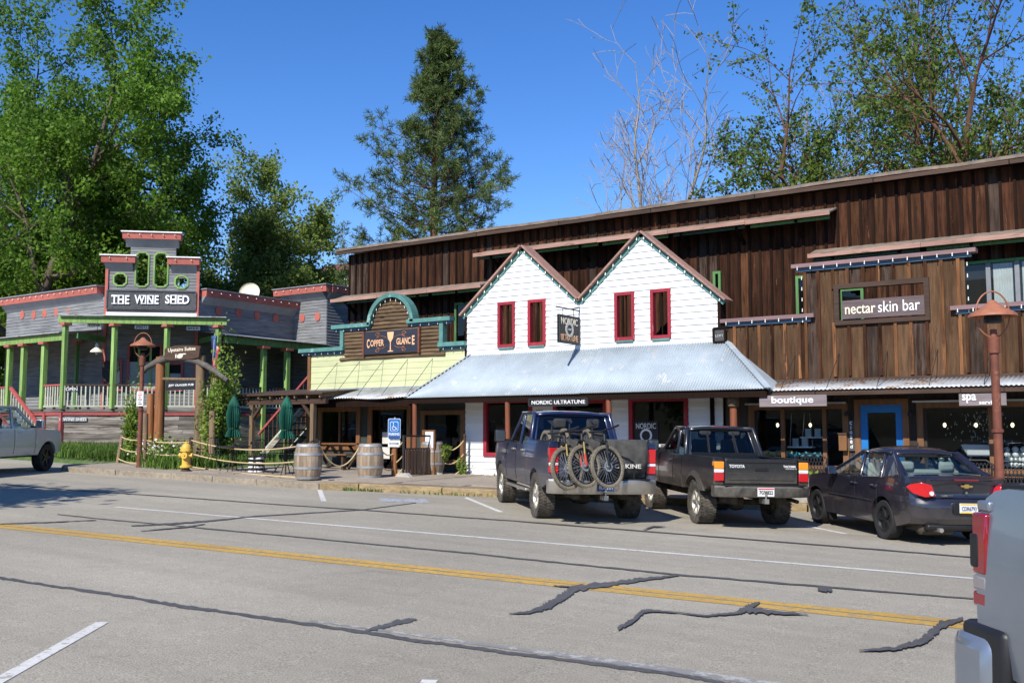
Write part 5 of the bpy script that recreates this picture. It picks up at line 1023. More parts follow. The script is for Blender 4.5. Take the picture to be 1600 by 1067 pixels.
# closed umbrellas with cafe tables and chairs
def umbrella(px, py, label, lab2):
    b = gr(px, py, .16); r = root('cafe_umbrella', b, label, 'umbrella', 'closed green umbrellas'); MB().tube([b, b + Zv * 2.2], .022, 8).build('pole', 'wood_dark', r); n = 20; m = MB()
    prof = [(.02, 2.3), (.07, 2.24), (.14, 2.02), (.13, 1.98), (.165, 1.8), (.16, 1.6), (.14, 1.42), (.115, 1.37), (.17, 1.24), (.195, 1.14)]
    for i, (q_, z) in enumerate(prof):
        for j in range(n * 2): t = math.pi * j / n; k = q_ * (1 + (.22 if j % 2 else -.15) * (1 if i > 1 else .3) + .08 * math.sin(j * 3.3 + z * 4)); m.v.append((b.x + k * math.cos(t), b.y + k * math.sin(t), b.z + z - .15))
    N = n * 2; m.f = [(i * N + j, i * N + (j + 1) % N, (i + 1) * N + (j + 1) % N, (i + 1) * N + j) for i in range(len(prof) - 1) for j in range(N)]; m.build('canopy', 'umbrella', r, smooth=70); MB().lathe([(.125, 1.2), (.135, 1.22), (.125, 1.24)], 16, b).build('strap', 'dark_green', r)
    t = root('cafe_table', b, lab2, 'table', 'black cafe tables'); MB().lathe([(.03, .7), (.48, .7), (.48, .73), (.03, .73)], 24, b, closed=True).build('table_top', 'black_metal', t)
    for k in range(4): a = k * math.pi / 2 + .5; q_ = Vector((math.cos(a), math.sin(a), 0)); MB().tube([b + q_ * .1 + Zv * .7, b + q_ * .12 + Zv * .35, b + q_ * .4], .015, 6).build('leg', 'black_metal', t)
    return b
u1 = umbrella(363, 737, 'closed green umbrella nearest the archway', 'round black cafe table under the left closed umbrella'); u2 = umbrella(446, 742, 'closed green umbrella left of the corner barrel', 'round black cafe table under the right closed umbrella')
def chair(b, a, label, first=None):
    r = root('cafe_chair', b, label, 'chair', 'black wire cafe chairs', world=False); r.rotation_euler = (0, 0, a)
    MB().box(-.2, .2, -.2, .2, .43, .45).build('seat', 'black_metal', r)
    for x, y in ((-.18, -.18), (.18, -.18), (-.18, .18), (.18, .18)): MB().tube([(x, y, .44), (x * 1.25, y * 1.3, 0)], .011, 5).build('leg', 'black_metal', r)
    bk = MB().tube([(-.19, .19, .44), (-.2, .24, .7), (-.15, .27, .88), (0, .28, .92), (.15, .27, .88), (.2, .24, .7), (.19, .19, .44)], .012, 6).build('back_frame', 'black_metal', r)
    for i in range(4): x = -.11 + i * .073; MB().tube([(x, .2, .45), (x, .27, .9)], .006, 4).build('back_wire', 'black_metal', r)
for (u_, dx, dy, a, l) in ((u1, -.75, .1, 1.5, 'black wire chair left of the left umbrella'), (u1, .7, .15, -1.5, 'black wire chair right of the left umbrella'), (u2, -.75, -.1, 1.6, 'black wire chair left of the right umbrella'), (u2, .1, .75, 0, 'black wire chair behind the right umbrella table'), (u2, .75, .0, -1.6, 'black wire chair just left of the corner barrel')):
    chair(Vector((u_.x + dx, u_.y + dy, walkz(u_.x + dx, u_.y + dy) + .02 if u_.x + dx > -24.4 else lawnz(u_.x + dx, u_.y + dy) + .02)), a, l)
p = gr(400, 738, .17); r = root('ribbed_planter', p, 'small round planter with black and white ribs by the pergola post', 'planter')
for i in range(7): MB().lathe([(.2, i * .06), (.225, i * .06 + .02), (.225, i * .06 + .04), (.2, i * .06 + .06)], 18, p).build('rib', 'white' if i % 2 == 0 else 'black_metal', r, smooth=True)
# trestle bench and table outside the tavern
t = root('trestle_table', V(530, 700, 22.3), 'wooden trestle table with X legs outside the tavern window', 'table'); c = V(530, 697, 22.2); g = walkz(c.x, 22.2)
MB().box(c.x - 1.0, c.x + 1.0, 21.9, 22.5, g + .72, g + .77).build('table_top', 'wood_frame', t)
for sx in (-.7, .7):
    for s in (-1, 1): MB().beam((c.x + sx - .3 * s, 22.2, g + .02), (c.x + sx + .3 * s, 22.2, g + .72), .08, .05).build('leg', 'wood_dark', t)
MB().box(c.x - 1.0, c.x + 1.0, 21.45, 21.7, g + .42, g + .46).build('bench_seat', 'wood_frame', t)
for sx in (-.8, .8): MB().box(c.x + sx - .04, c.x + sx + .04, 21.5, 21.65, g, g + .42).build('bench_leg', 'wood_dark', t)
# menu stand by the slatted barrier
c = V(672, 690, 22.0); t = root('menu_stand', (c.x, 22, walkz(c.x, 22)), 'small wooden menu stand with white sheet behind the slatted barrier', 'menu stand'); g = walkz(c.x, 22)
MB().box(c.x - .25, c.x + .2, 21.95, 22.0, g, g + 1.25).build('panel', 'wood_frame', t); MB().box(c.x - .12, c.x + .16, 21.935, 21.948, g + .75, g + 1.2).build('sheet', 'white', t)
c = V(1012, 690, 22.2); g = walkz(c.x, 22.2); t = root('painted_box', (c.x, 22.2, g), 'painted wooden box with blue panel between the two pickups', 'box')
MB().box(c.x - .42, c.x + .42, 22.0, 22.45, g, g + 1.02).build('case', 'wood_frame', t, bev=.01); MB().box(c.x - .3, c.x + .34, 21.985, 21.998, g + .5, g + .92).build('panel', 'sign_blue', t); MB().box(c.x - .47, c.x + .47, 21.95, 22.5, g + 1.023, g + 1.09).build('lid', 'offwhite', t, bev=.01)
c = V(1318, 690, VF - .12); t = root('wall_box', c, 'small orange wooden box fixed beside the boutique window', 'box'); MB().box(c.x - .09, c.x + .09, VF - .2, VF - .075, c.z - .2, c.z + .16).build('case', 'wood_frame', t, bev=.01); MB().box(c.x - .1, c.x + .1, VF - .22, VF - .073, c.z + .163, c.z + .2).build('lid', 'wood_dark', t)
# lattice chairs, planters and window goods by the boutique
def lattice(px, label):
    c = V(px, 725, 22.35); g = walkz(c.x, 22.35); r = root('lattice_chair', (c.x, 22.35, g), label, 'chair', 'black lattice chairs')
    for i in range(9): x = c.x - .28 + i * .07; MB().beam((x - .1, 22.5, g + .45), (x + .1, 22.52, g + .95), .015, .012, (0, 1, 0)).build('lattice_bar', 'black_metal', r); MB().beam((x + .1, 22.49, g + .45), (x - .1, 22.51, g + .95), .015, .012, (0, 1, 0)).build('lattice_bar', 'black_metal', r)
    MB().tube([(c.x - .36, 22.5, g), (c.x - .36, 22.5, g + .9), (c.x - .2, 22.52, g + 1.0), (c.x + .2, 22.52, g + 1.0), (c.x + .36, 22.5, g + .9), (c.x + .36, 22.5, g)], .02, 6).build('back_frame', 'black_metal', r); MB().box(c.x - .36, c.x + .36, 22.0, 22.48, g + .42, g + .45).build('seat', 'black_metal', r)
    for sx in (-.34, .34): MB().tube([(c.x + sx, 22.03, g), (c.x + sx, 22.03, g + .43)], .016, 6).build('leg', 'black_metal', r)
lattice(1264, 'black lattice chair under the boutique window'); lattice(1522, 'black lattice chair left of the right street lamp under the spa window'); lattice(1578, 'black lattice chair right of the right street lamp')
pc = V(1258, 755, 21.5); g = walkz(pc.x, 21.5); r = root('stone_planter', (pc.x, 21.5, g), 'low pale stone planter with leafy plant beside the black pickup', 'planter'); b = MB(); MB().lathe([(.26, 0), (.3, .02), (.33, .36), (.36, .38), (.36, .42), (.3, .42), (.28, .3), (.01, .3)], 18, (pc.x, 21.5, g)).build('pot', 'concrete', r, smooth=True)
def leaf_pts(n, c, s, rng): return np.array(c) + rng.normal(0, 1, (n, 3)) * np.array(s)
RNG = np.random.default_rng(5)
def leaves(name, m, parent, C, size, rng, asp=.55, flat=.0, kind=None):
    n = len(C); a = rng.normal(0, 1, (n, 3)); a[:, 2] *= (1 - flat); a /= np.linalg.norm(a, axis=1)[:, None]; b = rng.normal(0, 1, (n, 3)); b -= a * (a * b).sum(1)[:, None]; b /= np.linalg.norm(b, axis=1)[:, None]
    s = (size * rng.uniform(.6, 1.35, n))[:, None]; v = np.empty((n, 4, 3), np.float32); v[:, 0] = C - a * s; v[:, 1] = C + b * s * asp - a * s * .1; v[:, 2] = C + a * s; v[:, 3] = C - b * s * asp - a * s * .1
    me = bpy.data.meshes.new(name); me.vertices.add(n * 4); me.vertices.foreach_set('co', v.ravel()); me.loops.add(n * 4); me.loops.foreach_set('vertex_index', np.arange(n * 4, dtype=np.int32)); me.polygons.add(n); me.polygons.foreach_set('loop_start', np.arange(0, n * 4, 4, dtype=np.int32)); me.update(calc_edges=True)
    return link(name, me, m, parent, kind=kind)
leaves('foliage', 'leaf_shrub', r, leaf_pts(260, (pc.x, 21.5, g + .52), (.16, .16, .09), RNG), .06, RNG)
# goods in the boutique and spa windows
gx = lambda px: V(px, 690, VF + .35).x
def goods(name, px, py, label, cat, fn):
    c = V(px, py, VF + .35); r = root(name, c, label, cat); fn(c, r)
def swing(c, r):
    MB().box(c.x - .3, c.x + .3, c.y - .1, c.y + .1, c.z - .02, c.z + .01).build('shelf', 'white', r)
    for x in (-.27, .27): MB().tube([(c.x + x, c.y, c.z), (c.x + x * .8, c.y, 2.2)], .008, 5).build('rope', 'offwhite', r)
    for x in (-.12, .1): MB().box(c.x + x - .07, c.x + x + .07, c.y - .05, c.y + .05, c.z + .012, c.z + .2).build('box', 'gal_flash', r)
goods('hanging_shelf', 1252, 698, 'low white rope-hung shelf in the boutique window', 'shelf', swing); goods('hanging_shelf', 1272, 683, 'higher white rope-hung shelf in the boutique window', 'shelf', swing)
def cloth_(m):
    def f(c, r):
        n = 16; b = MB(); b.v = [(c.x - .45 + .9 * i / n, c.y + .06 * math.sin(i * 1.9) * k, c.z - .05 + .06 * k + .02 * math.sin(i * 1.3 + k)) for k in range(3) for i in range(n + 1)]; b.f = [(k * (n + 1) + i, k * (n + 1) + i + 1, (k + 1) * (n + 1) + i + 1, (k + 1) * (n + 1) + i) for k in range(2) for i in range(n)]; o = b.build('fabric', m, r, smooth=70); o.modifiers.new('t', 'SOLIDIFY').thickness = .01
    return f
mat('aqua', (.1, .45, .5, 1), .8, var=.4, scale=8); mat('sand', (.6, .5, .25, 1), .8, var=.3, scale=8)
goods('draped_cloth', 1256, 711, 'crumpled aqua cloth along the boutique window sill', 'cloth', cloth_('aqua')); goods('draped_cloth', 1212, 709, 'crumpled pale yellow cloth in the left of the boutique window', 'cloth', cloth_('sand'))
def pendant(c, r): MB().lathe([(.005, .05), (.03, .03), (.035, -.01), (.02, -.04), (.004, -.05)], 10, c).build('bulb', 'bulb', r); MB().tube([c + Zv * .05, (c.x, c.y, 2.66)], .004, 4).build('cord', 'black_metal', r)
for px, l in ((1215, 'left of the boutique window'), (1266, 'middle of the boutique window'), (1476, 'left of the spa window'), (1525, 'middle of the spa window'), (1582, 'right of the spa window')): goods('bulb_lamp', px, 664, f'small glowing bulb hanging in the {l}', 'lamp', pendant)
ORD = ('first', 'second', 'third', 'fourth', 'fifth'); ROW = ('bottom', 'second', 'third', 'top')
for x0_, x1_, n, rows_, lb in ((1448, 1482, 4, 2, 'left end of the spa window sill'), (1486, 1508, 4, 2, 'second pane of the spa window sill'), (1574, 1600, 5, 4, 'right end of the spa window sill')):
    for i in range(n):
        for j in range(rows_ - (i % 2)):
            c = V(x0_ + (x1_ - x0_) * i / (n - 1), 716, VF + .3 + .1 * (i % 2)); c.z = 1.07 + j * .11; o = MB().lathe([(.065 * math.sin(t), -.065 * math.cos(t)) for t in ar(.05, 3.09, 7)], 10, c).build('glass_ball', 'white' if (i + j) % 3 else 'gal_flash', None, smooth=True); tag(o, f'pale bauble, {ORD[i]} from left, {ROW[j]} layer, {lb}', 'bauble', f'baubles at the {lb}')
def tub(c, r):
    MB().hexa([(c.x - .25, c.y - .12, c.z - .14), (c.x + .25, c.y - .12, c.z - .14), (c.x + .25, c.y + .12, c.z - .14), (c.x - .25, c.y + .12, c.z - .14)], [(c.x - .38, c.y - .18, c.z + .12), (c.x + .38, c.y - .18, c.z + .12), (c.x + .38, c.y + .18, c.z + .12), (c.x - .38, c.y + .18, c.z + .12)]).build('basin', 'white', r, bev=.03)
    for x in (-.2, .2): MB().tube([(c.x + x, c.y, c.z - .14), (c.x + x * 1.2, c.y, c.z - .24)], .02, 6).build('foot', 'chrome', r)
goods('bath_tub', 1533, 703, 'small white tub standing in the spa window', 'tub', tub)
def drops(c, r):
    rg = random.Random(3); b = MB()
    for i in range(120):
        x = c.x + rg.gauss(0, .3); z = 1.35 + rg.random() * .85; y = c.y + rg.uniform(-.1, .1); b.lathe([(.003, .03), (.012, 0), (.008, -.015), (.002, -.02)], 5, (x, y, z))
    b.build('drops', 'gal_flash', r, kind='stuff')
goods('drop_curtain', 1535, 670, 'cloud of hanging pale glass drops above the white tub', 'decoration', drops)
# ================================================================== vehicles
def shell(name, outline, ya, yb, cuts, fn, m, parent, ang=35, bev=0):
    bm = bmesh.new(); f = bm.faces.new([bm.verts.new((x, ya, z)) for x, z in outline]); e = bmesh.ops.extrude_face_region(bm, geom=[f])
    for v in e['geom']:
        if isinstance(v, bmesh.types.BMVert): v.co.y = yb
    for ax, vals in zip(range(3), cuts):
        for q in vals: no = [0, 0, 0]; no[ax] = 1; co = [0, 0, 0]; co[ax] = q; bmesh.ops.bisect_plane(bm, geom=bm.verts[:] + bm.edges[:] + bm.faces[:], plane_co=co, plane_no=no, dist=1e-5)
    if fn:
        for v in bm.verts: v.co = fn(v.co.x, v.co.y, v.co.z)
    bmesh.ops.recalc_face_normals(bm, faces=bm.faces); bmesh.ops.triangulate(bm, faces=[f for f in bm.faces if len(f.verts) > 4])
    me = bpy.data.meshes.new(name); bm.to_mesh(me); bm.free(); o = link(name, me, m, parent, smooth=ang)
    return o
def arch(cx, cz, r, z0, n=12):       # wheel-arch points from rear to front, starting and ending at height z0
    a0 = math.asin(max(-1, min(1, (z0 - cz) / r))); return [(cx - r * math.cos(a0 + (math.pi - 2 * a0) * i / n), cz + r * math.sin(a0 + (math.pi - 2 * a0) * i / n)) for i in range(n + 1)]
def wheel(parent, x, y, R, w, rim='rim_alloy', tyre='tyre', side=1, knob=True, spokes=6, rr=.62):
    h = w / 2; b = MB(); b.lathe([(R * rr, -h * .85), (R * .8, -h), (R * .95, -h * .98), (R * .985, -h * .8), (R * .985, h * .8), (R * .95, h * .98), (R * .8, h), (R * rr, h * .85)], 40, (0, 0, 0), 'y', True)
    if knob:
        n = 44
        for i in range(n):
            for k, yy in enumerate((-.82, -.3, .3, .82)):
                t = 2 * math.pi * (i + .5 * (k % 2)) / n; c, s = math.cos(t), math.sin(t); tx, tz = -s, c; q = .5 * 2 * math.pi * R / n * .62; vs = []
                for rad in (R * .97, R * 1.005):
                    for (dy, dt) in ((-.22, -1), (.22, -1), (.22, 1), (-.22, 1)): vs.append((c * rad + tx * q * dt, (yy + dy) * h, s * rad + tz * q * dt))
                b.hexa(vs[:4], vs[4:])
    o = b.build('wheel', tyre, parent, smooth=50); o.location = (x, y, R)
    b = MB(); f = side * h * .78; b.lathe([(R * rr, f * .2), (R * rr * 1.01, f), (R * rr * .93, f * 1.02), (R * rr * .88, f * .6), (R * .12, f * .55), (R * .11, f * .75), (.004, f * .75), (.004, 0), (R * rr, 0)], 32, (0, 0, 0), 'y', True)
    rm = b.build('rim', rim if spokes else rim, o, smooth=35)
    sp = MB()
    for i in range(spokes):
        t = 2 * math.pi * i / spokes; c, s = math.cos(t), math.sin(t); P = lambda r, q, y: (c * r - s * q, y, s * r + c * q)
        sp.hexa([P(R * .1, -R * .085, f * .5), P(R * .1, R * .085, f * .5), P(R * rr * .95, R * .07, f * .5), P(R * rr * .95, -R * .07, f * .5)], [P(R * .1, -R * .07, f * .85), P(R * .1, R * .07, f * .85), P(R * rr * .95, R * .05, f * .98), P(R * rr * .95, -R * .05, f * .98)])
    sp.build('spokes', rim, o)
    dk = MB().lathe([(R * rr * .88, f * .3), (R * rr * .88, f * .585), (.01, f * .585), (.01, f * .3)], 24, (0, 0, 0), 'y', True).build('rim_well', 'trim_black', o)
    return o
def rbox(parent, name, m, x0, x1, y0, y1, z0, z1, bev=.02): return MB().box(x0, x1, y0, y1, z0, z1).build(name, m, parent, bev=bev)
def place(r, u, v, h):
    h = Vector((h[0], h[1], 0)).normalized(); g = Vector((.0235 * RD[0], .0235 * RD[1], -1)).normalized() * -1; X = (h - g * h.dot(g)).normalized(); Y = g.cross(X)
    r.matrix_world = Matrix(((X.x, Y.x, g.x, u), (X.y, Y.y, g.y, v), (X.z, Y.z, g.z, gz(u, v)), (0, 0, 0, 1)))
def quadglass(parent, name, P, m, inset=.0, th=.008):
    P = [Vector(p) for p in P]; n = (P[1] - P[0]).cross(P[3] - P[0]).normalized(); return MB().slab(P, n * th).build(name, m, parent)
def cabin(r, m, belt, roof, xb, xm, xt, wb_, wt, glass, rear_glass, bp=None, pil=.09, rs=.06, cw=.13, crown=.03):
    """greenhouse: xb=(rear,front) at the belt, xt=(rear,front) at the roof, wb_/wt half widths, bp = x of middle pillars"""
    pt = lambda x, s, t: Vector((x, s * (wb_ + (wt - wb_) * t), belt + (roof - belt) * t))
    cab = None; n = 8; k = 8; b = MB()
    for i in range(n + 1):
        for j in range(k + 1):
            x = xt[0] + (xt[1] - xt[0]) * i / n; y = -wt + 2 * wt * j / k; e = abs(2 * j / k - 1); ex_ = abs(2 * i / n - 1); b.v.append((x + (.05 * (1 - e * e) * (1 if i == n else -1 if i == 0 else 0)), y, roof + .06 * (1 - e ** 3) + crown * (1 - ex_ ** 2.5) - .04))
    b.f = [(i * (k + 1) + j, (i + 1) * (k + 1) + j, (i + 1) * (k + 1) + j + 1, i * (k + 1) + j + 1) for i in range(n) for j in range(k)]
    cab = b.build('roof', m, r, smooth=50); md = cab.modifiers.new('t', 'SOLIDIFY'); md.thickness = rs; md.offset = -1
    for s in (-1, 1):
        for (a, c, w_) in ((pt(xb[0], s, 0), pt(xt[0], s, 1), pil * 1.3), (pt(xb[1], s, 0), pt(xt[1], s, 1), pil)) + tuple((pt(q, s, 0), pt(q + (xt[0] - xb[0]) * .25, s, 1), pil * .8) for q in (bp or ())):
            MB().beam(a - Zv * .02 - Vector((0, s * .02, 0)), c - Vector((0, s * .02, 0)), w_, .1 if a.x == xb[0] else .07, (0, s, 0)).build('pillar', m, r, bev=.025)
        MB().hexa([(xb[0] - .005, s * (wb_ - cw - .01), belt - .02), (xb[0] + .05, s * (wb_ - cw - .01), belt - .02), (xb[0] + .06, s * (wb_ - .0), belt - .02), (xb[0] + .02, s * (wb_ - .01), belt - .02)], [(xt[0] + .01, s * (wt - cw * .8 - .01), roof - .03), (xt[0] + .07, s * (wt - cw * .8 - .01), roof - .03), (xt[0] + .08, s * (wt - .0), roof - .04), (xt[0] + .03, s * (wt - .01), roof - .04)]).build('rear_pillar', m, r, bev=.02)
        MB().beam(pt(xt[0], s, .985), pt(xt[1], s, .985), .07, .06).build('roof_rail', m, r, bev=.02)
        xs = [xb[0]] + list(bp or ()) + [xb[1]]; xs2 = [xt[0]] + [q + (xt[0] - xb[0]) * .25 for q in (bp or ())] + [xt[1]]
        for i in range(len(xs) - 1):
            P = [pt(xs[i], s, .0), pt(xs[i + 1], s, 0), pt(xs2[i + 1], s, .97), pt(xs2[i], s, .97)]; P = [p - Vector((0, s * .012, 0)) for p in P]
            quadglass(r, 'side_window', P if s > 0 else [P[0], P[3], P[2], P[1]], glass)
    y = wb_ - cw; yt = wt - cw * .8
    rg = quadglass(r, 'rear_window', [(xb[0] + .01, -y, belt), (xb[0] + .01, y, belt), (xt[0] + .03, yt, roof - .03), (xt[0] + .03, -yt, roof - .03)], rear_glass)
    quadglass(r, 'windscreen', [(xb[1] - .01, y, belt), (xb[1] - .01, -y, belt), (xt[1] - .03, -yt, roof - .03), (xt[1] - .03, yt, roof - .03)], glass)
    MB().beam((xb[0] + .01, -y, belt + .02), (xb[0] + .01, y, belt + .02), .05, .07).build('rear_sill', m, r); MB().beam((xt[0] + .02, -yt, roof - .04), (xt[0] + .02, yt, roof - .04), .06, .07).build('rear_header', m, r, bev=.02)
    return rg
def seats(r, xs, W, z, m):
    for x in xs:
        for y in (-W * .42, W * .42):
            rbox(r, 'seat', m, x - .1, x + .06, y - .24, y + .24, z - .35, z + .2, .05); rbox(r, 'headrest', m, x - .1, x + .0, y - .13, y + .13, z + .22, z + .42, .045)
def plate_(r, x, z, w, h, body, base, tm, sx=-1, strip=None):
    p = rbox(r, 'licence_plate', base, x - .012, x, -w / 2, w / 2, z - h / 2, z + h / 2, .004)
    text(body, 'plate_text', tm, p, (x - .016, 0, z - .005), (0, -1, 0), w * .8, h * .42, (-1, 0, 0), .01, .004)
    if strip:
        for q in strip: MB().box(x - .015, x - .0125, -w / 2 + .01, w / 2 - .01, z + q[0], z + q[1]).build('plate_strip', q[2], p)
def pickup(name, label, P):
    r = root(name, (0, 0, 0), label, 'pickup truck', world=False); g = lambda k, d=None: P.get(k, d)
    wb, ro, fo, W, R, sill, rail, belt, hood, roof, bf = (P[k] for k in ('wb', 'ro', 'fo', 'W', 'R', 'sill', 'rail', 'belt', 'hood', 'roof', 'bf')); m = P['m']; ra = R * 1.2; xe = wb + fo; wx = P['wx']; tw = g('tw', .27)
    def fn(x, y, z):
        s = 1 if y > 0 else -1; a = abs(y) / W; t = 0
        mid = sill + (belt - sill) * .45
        wid = 1 - .055 * max(0, (z - mid) / (rail + .1 - mid)) ** 2 - .05 * max(0, (mid - z) / (mid - sill + .01)) ** 2
        fr = max(0, (x - (xe - .5)) / .5); x2 = x - .16 * fr * a ** 4; wid *= 1 - .05 * fr ** 2
        z2 = z + (.03 * (1 - a * a) if z > hood - .12 and x > wx - .1 else 0)
        return Vector((x2, y * wid, z2))
    ys = [W * q for q in (-.9, -.6, -.2, .2, .6, .9)]; zs_ = ar(sill, rail, 7)
    out = [(bf + .03, sill)] + arch(wb, R, ra, sill) + [(xe - .12, sill + .02), (xe, sill + .18), (xe, hood - .2), (xe - .06, hood - .09), (xe - .22, hood - .03), (wx + .15, hood + .03), (wx - .05, belt + .02), (bf + .03, belt)]
    body = shell('body', out, -W, W, (ar(bf, xe, 14), ys, zs_), fn, m, r)
    # bed
    bo = [(-ro, sill + .16)] + arch(0, R, ra, sill + .02) + [(bf, sill), (bf, rail)] + ([(-ro + .18, rail), (-ro + .09, rail - .015), (-ro + .03, rail - .05), (-ro, rail - .1)] if g('drop') else [(-ro, rail)])
    for s in (1, -1): shell('bed_side', bo, s * (W - .09), s * W, (ar(-ro, bf, 8), [], zs_), fn, m, r); MB().box(-ro + .05, bf - .02, s * (W - .15) - .06, s * (W - .15) + .06, rail - .012, rail + .014).build('bed_rail_cap', 'trim_black', r)
    for s in (1, -1): shell('wheel_well', [(-ra - .05, sill - .02)] + arch(0, R, ra + .0, sill) + [(ra + .05, sill), (ra + .05, R + ra + .02), (-ra - .05, R + ra + .02)], s * (W - .5), s * (W - .1), ([], [], []), None, 'trim_black', r)
    rbox(r, 'bed_floor', 'trim_black', -ro + .03, bf, -W + .1, W - .1, sill + .2, sill + .26, 0); rbox(r, 'bed_front', m, bf - .06, bf, -W + .1, W - .1, sill + .2, rail - .01, 0)
    tg = rbox(r, 'tailgate', m, -ro - .03, -ro + .05, -W + .2, W - .2, g('tg0', sill + .22), rail + .005, .025); P['tailgate'] = tg
    rbox(tg, 'pressed_panel', m, -ro - .038, -ro - .02, -W + .27, W - .27, g('tg0', sill + .22) + .07, rail - .23, .008)
    for s in (1, -1): MB().box(-ro - .026, -ro + .03, s * (W - .193) - .004, s * (W - .193) + .004, g('tg0', sill + .22), rail).build('gate_gap', 'trim_black', r)
    rbox(tg, 'spoiler_lip', m, -ro - .05, -ro + .04, -W + .22, W - .22, rail - .06, rail + .012, .012); rbox(tg, 'handle', 'trim_black', -ro - .042, -ro - .028, -.12, .12, rail - .2, rail - .14, .006)
    lz0, lz1 = P['lamp']
    for s in (1, -1):
        y0, y1 = sorted((s * (W - .185), s * (W - .012))); 
        for (z0, z1, mm) in P['lamps']: rbox(r, 'tail_lamp', mm, -ro - .035, -ro + g('wrap', .1), y0 - (g('out', 0) if s < 0 else 0), y1 + (g('out', 0) if s > 0 else 0), lz0 + (lz1 - lz0) * z0, lz0 + (lz1 - lz0) * z1 - .003, .012)
        rbox(r, 'corner_panel', m, -ro - .012, -ro + .08, y0, y1, lz1 + .004, rail - g('drop', 0), .01); rbox(r, 'corner_panel', m, -ro - .012, -ro + .08, y0, y1, sill + .16, lz0 - .006, .01)
    # bumper wraps round the corners
    bz0, bz1 = P['bump']; bm_ = P['bm']
    def bfn(x, y, z): a = abs(y) / (W + .0); return Vector((x + .17 * a ** 5, y, z + (.05 * max(0, (.45 - a) / .45) * (-1 if z > (bz0 + bz1) / 2 else 0)) * g('dip', 1)))
    bo_ = shell('rear_bumper', [(-ro - .2, bz0 + .05), (-ro - .17, bz0), (-ro - .03, bz0), (-ro - .03, bz1), (-ro - .18, bz1), (-ro - .205, bz1 - .03)], -W + .01, W - .01, ([], ar(-W, W, 22)[1:-1], []), bfn, bm_, r)
    rbox(r, 'bumper_step', 'trim_black', -ro - .17, -ro - .03, -W + .15, W - .15, bz1 + .002, bz1 + .02, .005)
    # chassis, axle, hitch, exhaust
    b = MB(); b.box(-ro + .1, wb + .5, -.5, -.38, .42, .6); b.box(-ro + .1, wb + .5, .38, .5, .42, .6); b.box(-.3, .3, -.6, .6, .5, .62); b.box(1.0, 2.2, -.4, .4, .42, .62); b.box(-ro + .1, wb + .5, -W + .25, W - .25, sill - .02, sill + .04); b.build('chassis_shade_plate', 'underbody', r)  # frame rails, plus a wide flat plate added to darken the ground beneath
    b = MB(); b.tube([(0, -W + .2, R), (0, W - .2, R)], .05, 8); b.lathe([(.02, -.16), (.14, -.1), (.16, 0), (.14, .1), (.02, .16)], 12, (0, .05, R), 'y'); b.build('rear_axle', 'underbody', r, smooth=True)
    MB().tube([(1.2, -.55, .45), (-ro + .2, -.62, .5), (-ro + .0, -.66, .48)], .035, 8).build('exhaust', 'underbody', r)
    hb = MB(); hb.box(-ro - .26, -ro, -.04, .04, bz0 - .1, bz0 - .02); hb.lathe([(.015, 0), (.015, .05), (.025, .06), (.025, .1), (.005, .11)], 10, (-ro - .22, 0, bz0 - .03)); hb.build('tow_hitch', 'chrome_dusty', r)
    for x in (0, wb):
        for s in (1, -1): wheel(r, x, s * (W - tw / 2 - .02), R, tw, P['rim'], g('tyre', 'tyre'), s, g('knob', True), g('spokes', 6), g('rr', .6))
    for s in (1, -1): shell('wheel_well', [(wb - ra - .05, sill)] + [(x, z) for x, z in arch(wb, R, ra, sill)] + [(wb + ra + .05, sill), (wb + ra + .05, R + ra + .02), (wb - ra - .05, R + ra + .02)], s * (W - .45), s * (W - .1), ([], [], []), None, 'trim_black', r)
    if g('flare'):
        for x in (0, wb):
            for s in (1, -1):
                b = MB(); A = arch(x, R, ra, sill + .02, 16); B_ = arch(x, R, ra + .1, sill + .02, 16)
                for (ax_, az), (bx, bz) in zip(A, B_): ys_ = W * .985; b.v += [(ax_, s * (ys_ + .05), az), (bx, s * (ys_ + .015), bz), (bx, s * (ys_ - .1), bz), (ax_, s * (ys_ - .1), az)]
                n = len(A); b.f = [(4 * i + j, 4 * i + (j + 1) % 4, 4 * i + 4 + (j + 1) % 4, 4 * i + 4 + j) for i in range(n - 1) for j in range(4)] + [(0, 1, 2, 3), (4 * n - 1, 4 * n - 2, 4 * n - 3, 4 * n - 4)]; b.build('fender_flare', 'flare', r, smooth=40)
    # cab
    cabin(r, m, belt, roof, (bf + .06, wx), None, (bf + P['rake'], P['rf']), W * .93 - .02, W * .78, g('glass', 'car_glass'), g('rglass', 'dark_glass'), P['bp'])
    rbox(r, 'high_stop_lamp', 'lamp_red', bf + P['rake'] - .04, bf + P['rake'] + .06, -.17, .17, roof - .02, roof + .025, .01)
    if g('slider'):
        for y in (-.28, .28): MB().beam((bf + .062, y, belt + .03), (bf + P['rake'] + .0, y * .9, roof - .06), .02, .03, (0, 1, 0)).build('slider_bar', 'trim_black', r)
    seats(r, [wx - 1.15] + ([wx - 2.0] if g('crew') else []), W * .8, belt + .1, g('seatm', 'seat_dark'))
    # seams, handles, mirrors, running boards
    for x in P['seams']:
        for s in (1, -1): MB().tube([(q.x, q.y + s * .001, q.z) for q in [fn(x, s * W, z) for z in ar(sill + .06, belt, 8)]], .006, 4).build('door_seam', 'trim_black', r)
